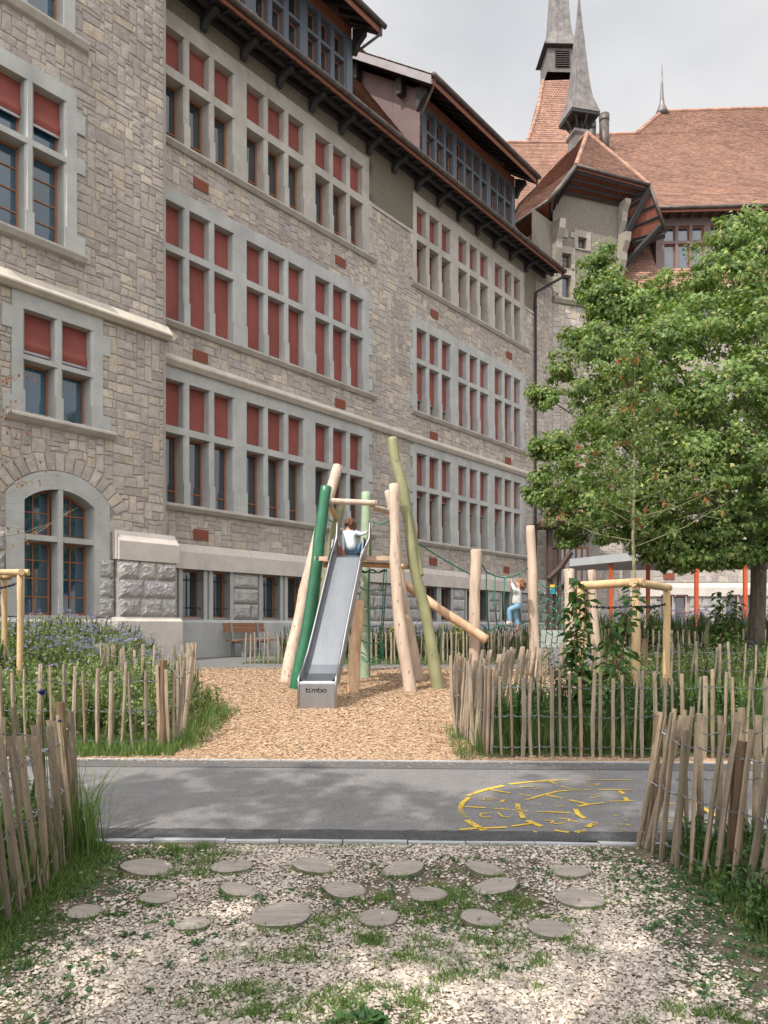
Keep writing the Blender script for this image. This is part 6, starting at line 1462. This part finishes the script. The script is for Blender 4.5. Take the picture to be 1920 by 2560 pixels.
q = G(1907, 2268); t = thing('daisy', 'tiny white daisy at the right edge by the front fence', 'flower', q); mb = MB(); mb.tube([q, q+Vector((0, 0, .05))], .0015, 4); mb.build('stem', M['stem'], t)
n = 16; a = np.arange(n)/n*6.283; o = np.stack([np.cos(a), np.sin(a), .15+0*a], 1); a2 = Acc(); a2.add(leaves(np.tile(np.array(q)+[0, 0, .05], (n, 1)), o, np.tile([0, 0, 1.], (n, 1)), np.full(n, .012), np.full(n, .0025), np.tile([.7, .7, .66], (n, 1)))); a2.build('flower_head', M['petal'], t)
# ---- the big maple
def limb(mb, a, b, r0, r1, wob=.12, n=7):
    a, b = Vector(a), Vector(b); pts = []; rad = []
    for k in range(n+1):
        t = k/n; p = a.lerp(b, t); p += Vector((RW.uniform(-1, 1), RW.uniform(-1, 1), RW.uniform(-.5, .5)))*wob*math.sin(math.pi*t); pts.append(p); rad.append(r0+(r1-r0)*t)
    mb.tube(pts, rad, 8, True)
def crown(blobs, per, leaf, pal, sub=26, tipcol=None, bright=None):
    ac = Acc()
    for (cx, cy, cz, r) in blobs:
        n = int(sub*(r/.8)**1.6)+4; o = rdir(n); o[:, 2] = o[:, 2]*.85+.12; sc = np.array([cx, cy, cz])+o*(r*RN.uniform(.35, 1.08, (n, 1))); sr = RN.uniform(.13, .29, n)*(.6+.4*min(1.4, r))
        m = per; c = np.repeat(sc, m, 0); oo = rdir(len(c)); rr_ = np.repeat(sr, m)*RN.uniform(.25, 1.15, len(c)); c = c+oo*rr_[:, None]*np.array([1.15, 1.15, .7])
        out = unit(np.repeat(o, m, 0)*.7+oo*.6+np.array([0, 0, .35])); d = unit(np.cross(out, rdir(len(c)))+np.array([0, 0, -.35])); l = RN.uniform(.65, 1.25, len(c))*leaf
        col = pick(pal, len(c), .25)*np.repeat(RN.uniform(.72, 1.22, n), m)[:, None]
        if tipcol is not None: k = RN.random(len(c)) < tipcol[0]; col[k] = pick(tipcol[1], k.sum(), .2)
        ac.add(lobed(c, d, out+rdir(len(c))*.5, l, col))
    return ac
BL = [(1490, 652, 50, 0), (1474, 735, 50, .3), (1500, 700, 48, .1), (1525, 705, 40, -.2), (1510, 745, 60, -.5), (1530, 770, 88, -.6), (1442, 848, 52, .2), (1500, 870, 92, -1.2), (1408, 925, 50, 0), (1352, 985, 38, .2), (1375, 1000, 40, 0), (1478, 975, 78, -.9), (1600, 780, 92, -.9), (1655, 745, 72, 0), (1820, 610, 82, 0), (1880, 575, 70, .4), (1935, 610, 100, -.4), (1755, 690, 80, .3), (1850, 705, 112, -1.3), (1560, 930, 105, -1.8), (1660, 880, 120, -2.0), (1760, 830, 120, -1.6), (1880, 840, 130, -2.0), (1980, 760, 120, -1),
 (1395, 1118, 62, .1), (1352, 1128, 40, .3), (1346, 1195, 42, .2), (1440, 1185, 92, -1), (1530, 1090, 100, -2), (1640, 1040, 120, -2.4), (1760, 1000, 125, -2.5), (1880, 990, 130, -2.4), (1338, 1238, 34, .2), (1400, 1268, 62, -.3), (1432, 1335, 55, -.2), (1500, 1270, 92, -1.6), (1540, 1330, 66, -1), (1600, 1225, 112, -2.2), (1645, 1330, 75, -1.5), (1720, 1185, 122, -2.5), (1735, 1340, 85, -1.6), (1830, 1150, 122, -2.5), (1835, 1320, 92, -1.8), (1915, 1255, 110, -2), (1925, 1340, 72, -1), (1600, 1362, 50, -1.2), (1625, 1385, 40, -1.3), (1670, 1395, 42, -1.2), (1715, 1400, 42, -1.2), (1775, 1400, 40, -1.4), (1840, 1398, 40, -1.4), (1690, 1385, 52, -1.6), (1750, 1392, 50, -1.8), (1810, 1388, 48, -1.8), (1870, 1385, 45, -1.6), (1925, 1378, 45, -1.4), (1985, 1370, 60, -1), (1655, 1370, 45, -1.4), (1970, 1100, 130, -1.5), (2030, 900, 140, -.5), (2040, 1250, 110, -.5), (2080, 1050, 140, 0),
 (1560, 800, 90, 1.2), (1700, 800, 130, 1.6), (1850, 760, 140, 1.8), (1500, 1050, 100, 1.5), (1650, 1100, 140, 2), (1800, 1100, 150, 2.2), (1950, 1000, 150, 2), (1480, 1250, 90, 1.3), (1650, 1280, 110, 2), (1820, 1290, 120, 2), (1960, 1280, 120, 1.8)]
YM = 16.2
maple = thing('maple_tree', 'big round leafy maple covering the far wing on the right', 'tree', (7.72, YM, zg(YM)))
blobs = []
for u, v, r, dy in BL: p_ = P(u, v, YM+dy); blobs.append((p_.x, p_.y, p_.z, r*.9/F*p_.y))
ac = crown(blobs, 46, .085, [(0.119, 0.191, 0.048), (0.146, 0.218, 0.058), (0.090, 0.158, 0.040), (0.166, 0.238, 0.069), (0.128, 0.198, 0.055)], 44, (.13, [(.30, .32, .09), (.34, .33, .13), (.24, .29, .08)]))
ac.build('crown', M['leaf'], maple)
mb = MB(); tb = Vector((7.74, YM, zg(YM)-.1))
mb.tube([tb, tb+Vector((0, 0, .25)), tb+Vector((.0, 0, .8)), tb+Vector((.03, 0, 1.8)), tb+Vector((.05, 0, 2.8)), tb+Vector((0, 0, 4.2)), tb+Vector((-.1, 0, 6.5))], [.26, .19, .165, .155, .15, .12, .05], 14, wob=.05, rnd=RW)
for (x, y, z, r) in blobs[::2]: limb(mb, tb+Vector((0, 0, RW.uniform(2.4, 4.4))), (x, y, z), .055, .012, .25)
mb.build('trunk', M['trunk'], maple, smooth=True)
# ---- young trees tied to the stakes: thin, nearly bare, with hanging seed tassels
def youngtree(label, bx, by, h, r, n_br, z0, spread, leafn, tass, seedcol, cone, kd=None):
    t = thing('young_tree', label, 'tree', Vector((bx, by, zg(by)))); mb = MB(); zb = zg(by); pts = [Vector((bx, by, zb-.05))]+[Vector((bx+RW.uniform(-.02, .02), by, zb+h*k/8)) for k in range(1, 9)]; mb.tube(pts, [r*(1-.85*k/8) for k in range(9)], 8)
    tips = []
    for k in range(n_br):
        f = z0+(1-z0)*((k+.5)/n_br)**.9; p = Vector((bx, by, zb+h*f)); a = k*2.4+RW.uniform(-.4, .4); L_ = spread*cone(f)*RW.uniform(.75, 1.15)
        dv = Vector((math.cos(a)*L_, math.sin(a)*L_, L_*RW.uniform(.25, .75))); q = p+dv; m_ = p.lerp(q, .5)+Vector((0, 0, -.05*L_)); br = max(.0035, r*.28*(1-f*.6)); mb.tube([p, m_, q], [br, br*.7, br*.35], 5)
        tips += [p.lerp(q, s) for s in (.35, .55, .75, .9, 1)]
        for j in range(5):
            s = RW.uniform(.3, .95); p2 = p.lerp(q, s); q2 = p2+Vector((RW.uniform(-1, 1), RW.uniform(-1, 1), RW.uniform(-.3, .6)))*L_*.33; mb.tube([p2, q2], [br*.4, .0018], 4); tips += [p2.lerp(q2, .5), q2]
    mb.build('trunk', M['twig'], t, smooth=True); tips = np.array([tuple(q) for q in tips])
    if leafn:
        lo = tips[RN.integers(0, len(tips), leafn)]; c = lo+RN.normal(0, .035, lo.shape); d = rdir(leafn); d[:, 2] -= .4; l = RN.uniform(.04, .085, leafn); a2 = Acc(); a2.add(leaves(c, d, rdir(leafn)+np.array([0, 0, 1.]), l, l*.27, pick([(.11, .165, .045), (.14, .19, .06), (.08, .13, .035)], leafn, .25))); a2.build('foliage', M['herb'], t)
    if tass:
        lo = tips[RN.integers(0, len(tips), tass)]; a2 = Acc(); c = np.repeat(lo, 5, 0)+RN.normal(0, .008, (tass*5, 3)); d = rdir(len(c))*.25+np.array([0, 0, -1.]); l = RN.uniform(.03, .10, len(c))*(.6 if kd else 1); a2.add(leaves(c, d, rdir(len(c)), l, l*.16, pick(seedcol, len(c), .2))); a2.build('seed_tassel', M['seed'], t)
    return t
ytop = P(1584, 888, 9.85).z
youngtree('slender nearly bare young tree with orange seed tassels in the right stake frame', TX.x, 9.85, ytop-zg(9.85), .033, 40, .46, .95, 3200, 90, [(.32, .12, .045), (.26, .09, .035), (.38, .17, .06)], lambda f: 1.15-.95*(f-.46)/.54)
qx = P(-45, 1500, 10.9); youngtree('bare twigs with red winged seeds reaching in at the left edge', qx.x, 10.9, 4.6, .035, 30, .42, 1.15, 0, 170, [(.26, .075, .05), (.20, .06, .04), (.30, .12, .07)], lambda f: 1.0-.6*(f-.42)/.58, True)
# ---- leafy saplings
def sapling(label, stems, leafl, pal, per=26, wid=.34):
    x0, y0 = stems[0][0], stems[0][1]; t = thing('sapling', label, 'shrub', Vector((x0, y0, zg(y0)))); mb = MB(); a2 = Acc()
    for (x, y, tx, ty, tz) in stems:
        p, q = Vector((x, y, zg(y)-.03)), Vector((tx, ty, tz)); pts = [p.lerp(q, k/6)+Vector((.03*math.sin(k), .02*math.cos(k*2), 0)) for k in range(7)]; mb.tube(pts, [.009-.001*k for k in range(7)], 6)
        n = per*3; tt = RN.uniform(.22, 1.02, n); c = np.array([tuple(p.lerp(q, s)+Vector((.03*math.sin(s*6), 0, 0))) for s in tt]); an = RN.random(n)*6.283; d = np.stack([np.cos(an), np.sin(an), RN.uniform(-.55, .25, n)], 1); pet = RN.uniform(.0, .16, n)*(1.15-tt)
        c2 = c+d*pet[:, None]; l = RN.uniform(.6, 1.2, n)*leafl; a2.add(leaves(c2, d+np.array([0, 0, -.25]), rdir(n)*.5+np.array([0, 0, 1.]), l, l*wid*.6, pick(pal, n, .25), .4))
    mb.build('stem', M['saplingstem'], t); a2.build('foliage', M['herb'], t); return t
M['saplingstem'] = mat('reddish_stem', (.17, .085, .055), .7, .2, 10)
def st(u0, Y, u1, v1, Y1=None): a = P(u0, 1700, Y); b = P(u1, v1, Y1 or Y); return (a.x, Y, b.x, b.y, b.z)
DK = [(0.046, 0.106, 0.029), (0.065, 0.138, 0.039), (0.036, 0.081, 0.026), (0.091, 0.163, 0.046)]
sapling('tall dark leaved sapling with long leaves standing before the left stake', [st(1455, 8.6, 1445, 1448), st(1462, 8.7, 1425, 1520), st(1450, 8.6, 1470, 1490), st(1460, 8.5, 1440, 1580), st(1453, 8.65, 1456, 1470)], .15, DK, 17, .46)
sapling('arching reddish sapling with drooping leaves touching the stake frame', [st(1500, 8.6, 1582, 1462), st(1496, 8.7, 1560, 1530), st(1504, 8.6, 1530, 1560), st(1500, 8.5, 1592, 1500)], .15, DK, 15, .44)
sapling('small fine leaved bush between the pale fence and the sapling', [st(1400+i*7, 8.9+.05*i, 1372+i*16, 1618+(i % 3)*18) for i in range(7)], .05, DK, 30, .5)
sapling('pale green variegated shrub in the right bed behind the stake', [st(1530+i*8, 10.2+.06*i, 1512+i*13, 1605+(i % 3)*20) for i in range(9)], .06, [(.17, .22, .10), (.12, .18, .06), (.22, .26, .14)], 44, .5)
sapling('bushy young shrub with upright leaves before the far windows', [st(1802+i*5, 15, 1796+i*13, 1478+(i % 3)*30) for i in range(5)], .15, [(.06, .12, .03), (.09, .15, .045), (.12, .18, .06)], 26, .5)
sapling('slim leafy whip among the lavender flowers under the canopy', [st(1640, 19.5, 1638, 1500), st(1644, 19.5, 1630, 1530)], .16, [(.10, .15, .05), (.14, .19, .07)], 22, .5)
# ---- trees behind the photographer that throw the dappled shade
def shadetree(x, y, z0, rr, n, lab):
    t = thing('shade_tree', lab, 'tree', (x, y, 0)); bl = []
    for k in range(n): o = rdir(1)[0]; bl.append((x+o[0]*rr*.8, y+o[1]*rr*.7, z0+o[2]*rr*.55, RW.uniform(.5, .95)))
    crown(bl, 15, .15, GREEN, 20).build('crown', M['leaf'], t); mb = MB(); mb.tube([(x, y, -.1), (x, y, z0*.5), (x, y, z0)], [.2, .16, .08], 10); mb.build('trunk', M['trunk'], t)
shadetree(-4.9, .3, 6.8, 2.7, 34, 'broad tree behind the viewer on the left, shading the gravel')
shadetree(-1.15, .2, 7.2, 2.3, 30, 'tree directly behind the viewer, shading the right fence')
shadetree(-1.7, 1.9, 10.6, 2.2, 22, 'tall tree behind the viewer, shading the right bed')
"""PART7END"""
# ================================================================ PEOPLE
M['skin'] = mat('skin', (.52, .30, .21), .55, .08, 6); M['hair'] = mat('brown_curly_hair', (.13, .06, .032), .7, .4, 25, .8, 60); M['hair2'] = mat('light_brown_curls', (.24, .13, .07), .7, .4, 25, .8, 60)
M['sweater'] = mat('pale_blue_sweater', (.56, .64, .66), .9, .12, 30, .4, 120); M['sweater2'] = mat('grey_white_sweater', (.55, .56, .58), .9, .14, 14, .4, 120)
M['jeans'] = mat('blue_jeans', (.10, .18, .27), .9, .22, 14, .3, 120); M['jeans2'] = mat('light_blue_jeans', (.16, .29, .42), .9, .2, 14, .3, 120); M['shoe'] = mat('pale_sneaker', (.5, .45, .42), .7, .15, 20); M['shoe2'] = mat('brown_sneaker', (.15, .09, .07), .7, .2, 20); M['eye'] = mat('eye', (.02, .015, .01), .2, .05)
def skin(name, nodes, edges, roots, m, parent, sub=2):
    me = bpy.data.meshes.new(name); keys = list(nodes); me.from_pydata([tuple(nodes[k][0]) for k in keys], [(keys.index(a), keys.index(b)) for a, b in edges], [])
    o = bpy.data.objects.new(name, me); COL.objects.link(o); md = o.modifiers.new('Skin', 'SKIN'); md.use_smooth_shade = True
    sv = me.skin_vertices[0].data
    for i, k in enumerate(keys): r = nodes[k][1]; sv[i].radius = r if hasattr(r, '__len__') else (r, r); sv[i].use_root = k in roots
    s = o.modifiers.new('Sub', 'SUBSURF'); s.levels = sub; s.render_levels = sub; me.materials.append(m)
    if parent: attach(o, parent)
    return o
def chainedges(*ch): return [(a, b) for c in ch for a, b in zip(c[:-1], c[1:])]
def child(label, J, cat, mats, S=1.0, face=(0, 1, 0), grip=True):
    """J: joint positions (world). Body is one skin; clothes and hair are children"""
    root = thing('person', label, 'person', J['pelvis']); Vv = lambda k: Vector(J[k]); N = {}; f = Vector(face).normalized()
    upv = (Vv('head')-Vv('neck')).normalized(); sidev = upv.cross(f).normalized()
    def put(k, p, r): N[k] = (Vector(p), r)
    put('pelvis', Vv('pelvis'), .058*S); put('belly', Vv('pelvis').lerp(Vv('chest'), .5), .068*S); put('chest', Vv('chest'), .086*S); put('neck', Vv('neck'), .033*S); put('jaw', Vv('neck').lerp(Vv('head'), .55)+f*.012*S, .052*S); put('head', Vv('head'), .076*S); put('crown', Vv('head')+upv*.05*S-f*.01*S, .062*S)
    put('nose', Vv('head')+f*.077*S-upv*.018*S, .011*S); ed = chainedges(('pelvis', 'belly', 'chest', 'neck', 'jaw', 'head', 'crown'), ('head', 'nose'))
    for s in 'lr':
        for k, r in (('sh', .036), ('el', .026), ('wr', .018)): put(k+s, Vv(k+s), r*S)
        for k, r in (('hip', .044), ('kn', .038), ('an', .024), ('to', .018)): put(k+s, Vv(k+s), r*S)
        hd = (Vv('ha'+s)-Vv('wr'+s)); put('pa'+s, Vv('wr'+s)+hd*.8, (.022*S, .012*S)); ed += chainedges(('chest', 'sh'+s, 'el'+s, 'wr'+s, 'pa'+s), ('pelvis', 'hip'+s, 'kn'+s, 'an'+s, 'to'+s))
    roots = ['pelvis']; 
    for s in 'lr':                        # five curled fingers rooted in each palm
        a = N['pa'+s][0]; hd = (Vv('ha'+s)-Vv('wr'+s)).normalized(); across = hd.cross(f).normalized() if abs(hd.dot(f)) < .9 else hd.cross(upv).normalized(); cur = hd.cross(across).normalized()*(1 if s == 'r' else -1)
        for q in range(5):
            ofs = across*(q-1.5)*.011*S if q < 4 else across*(-.026)*S-hd*.012*S; ln = (.030, .034, .032, .026, .024)[q]*S; k0, k1, k2, k3 = [f'f{s}{q}{z}' for z in 'abcd']
            p0 = a+ofs*.8; put(k0, p0, .007*S); put(k1, p0+hd*ln*.7+(across*-.008*S if q == 4 else Vector()), .0065*S); put(k2, p0+hd*ln*1.0+cur*ln*.5, .006*S); put(k3, p0+hd*ln*.7+cur*ln*.9, .005*S); ed += chainedges((k0, k1, k2, k3)); roots.append(k0)
    body = skin('body', N, ed, roots, M['skin'], root)
    for s in (-1, 1):
        for nm, p, r in (('eye', Vv('head')+f*.066*S+sidev*s*.028*S+upv*.004*S, .009*S), ('ear', Vv('head')+sidev*s*.074*S-f*.008*S-upv*.012*S, .017*S)):
            mb = MB(); sph(mb, p, r, 6, 8, (1, .6, 1) if nm == 'ear' else (1, 1, 1)); mb.build(nm, M['eye'] if nm == 'eye' else M['skin'], body, smooth=True)
    put2 = {k: N[k] for k in N}
    C_ = {}; g = 1.16
    for k in ('pelvis', 'belly', 'chest', 'shl', 'shr', 'ell', 'elr', 'wrl', 'wrr'): C_[k] = (N[k][0], N[k][1]*g+.006*S)
    C_['pelvis'] = (Vv('pelvis').lerp(Vv('chest'), -.08), .088*S); C_['col'] = (Vv('neck').lerp(Vv('chest'), .35), .05*S)
    C_['belly'] = (Vv('pelvis').lerp(Vv('chest'), .45), .102*S); C_['pelvis'] = (C_['pelvis'][0], .096*S)
    skin('sweater', C_, chainedges(('pelvis', 'belly', 'chest', 'col'), ('chest', 'shl', 'ell', 'wrl'), ('chest', 'shr', 'elr', 'wrr')), ['pelvis'], mats[0], root)
    C_ = {k: (N[k][0], N[k][1]*1.22+.008*S) for k in ('pelvis', 'hipl', 'hipr', 'knl', 'knr', 'anl', 'anr')}; C_['pelvis'] = (Vv('pelvis'), .088*S); C_['waist'] = (Vv('pelvis').lerp(Vv('chest'), .5), .084*S)
    for q in ('hipl', 'hipr'): C_[q] = (C_[q][0], .062*S)
    for q in 'lr': C_['an'+q] = (Vv('kn'+q).lerp(Vv('an'+q), 1.14), C_['an'+q][1]*1.05)
    skin('jeans', C_, chainedges(('waist', 'pelvis', 'hipl', 'knl', 'anl'), ('pelvis', 'hipr', 'knr', 'anr')), ['pelvis'], mats[1], root)
    for s in 'lr':
        d_ = (Vv('to'+s)-Vv('an'+s)); h0 = Vv('an'+s)-d_*.3+Vector((0, 0, -.018*S)); mb = MB(); mb.tube([h0-d_*.12, h0, h0+d_*.5, h0+d_*1.05, h0+d_*1.5, h0+d_*1.62], [.014*S, .033*S, .036*S, .036*S, .031*S, .014*S], 10); mb.build('shoe', mats[2] if s == 'l' else mats[3], root, smooth=True)
    mb = MB(); hr = random.Random(4 if S > 1 else 9)
    for k in range(150):                  # loose curls
        o = Vector((hr.gauss(0, 1), hr.gauss(0, 1), hr.gauss(0, 1))).normalized()
        if o.dot(f) > .35 and o.dot(upv) < .62: continue
        if o.dot(upv) < -.75: continue
        c0 = Vv('head')+upv*.012*S-f*.012*S+o*.074*S; L_ = hr.uniform(.035, .065)*S; a = hr.uniform(0, 6); e1 = o.cross(upv+f*.3).normalized(); e2 = o.cross(e1); pts = [c0+o*L_*t*.75-Vector((0, 0, L_*t*t*1.1))+(e1*math.cos(a+t*7)+e2*math.sin(a+t*7))*.012*S for t in (0, .25, .5, .75, 1)]
        mb.tube(pts, [.013*S, .014*S, .012*S, .009*S, .004*S], 5)
    sph(mb, Vv('head')+upv*.014*S-f*.016*S, .083*S, 8, 10, (1, 1, 1))
    mb.build('hair', mats[4], root, smooth=True); return root
def sph(mb, c, r, nu=8, nv=10, sc=(1, 1, 1)):
    i0 = len(mb.v)
    for i in range(nu+1):
        t = math.pi*i/nu
        for j in range(nv): p = 6.2832*j/nv; mb.v.append((c.x+r*sc[0]*math.sin(t)*math.cos(p), c.y+r*sc[1]*math.sin(t)*math.sin(p), c.z+r*sc[2]*math.cos(t)))
    for i in range(nu):
        for j in range(nv): a = i0+i*nv+j; b = i0+i*nv+(j+1) % nv; mb.f.append((a, a+nv, b+nv, b)); mb.c.append(None); mb.m.append(0)
# child crouching at the top of the slide, seen from behind
YK = 13.1; K = lambda u, v, dy=0: P(u, v, YK+dy)
J = dict(pelvis=K(880, 1375), chest=K(871, 1340, .03), neck=K(873, 1324, .05), head=K(876, 1309, .07), shl=K(860, 1332, .02), shr=K(887, 1331, .05), ell=K(857, 1356, .0), wrl=K(858, 1376, .02), hal=K(859, 1385, .03),
 elr=K(904, 1336, .02), wrr=K(918, 1330, -.03), har=K(924, 1323, -.05), hipl=K(873, 1381, .04), hipr=K(889, 1380, .05), knl=K(891, 1366, .30), knr=K(902, 1357, .12), anl=K(896, 1386, .28), anr=K(909, 1384, .12), tol=K(899, 1389, .38), tor=K(914, 1388, .18))
child('child in pale blue sweater and jeans crouching at the top of the steel slide', J, 'person', (M['sweater'], M['jeans'], M['shoe2'], M['shoe2'], M['hair']), .98, (.35, 1, -.2))
# child climbing the rope ladder, seen from the side
YK = 14.85
J = dict(pelvis=K(1292, 1512), chest=K(1292, 1486, -.02), neck=K(1296, 1472, -.01), head=K(1300, 1458, 0), shl=K(1292, 1480, .09), shr=K(1296, 1480, -.10), ell=K(1279, 1478, .14), wrl=K(1277, 1463, .02), hal=K(1278, 1454, .0),
 elr=K(1286, 1474, -.16), wrr=K(1280, 1459, -.05), har=K(1279, 1449, -.03), hipl=K(1288, 1516, .05), hipr=K(1295, 1516, -.05), knl=K(1287, 1540, .06), knr=K(1272, 1524, -.06), anl=K(1295, 1562, .05), anr=K(1274, 1553, -.06), tol=K(1293, 1572, -.02), tor=K(1264, 1558, -.06))
child('child in light sweater and blue jeans climbing the rope ladder between two posts', J, 'person', (M['sweater2'], M['jeans2'], M['shoe2'], M['shoe'], M['hair2']), 1.02, (-1, -.25, -.12))
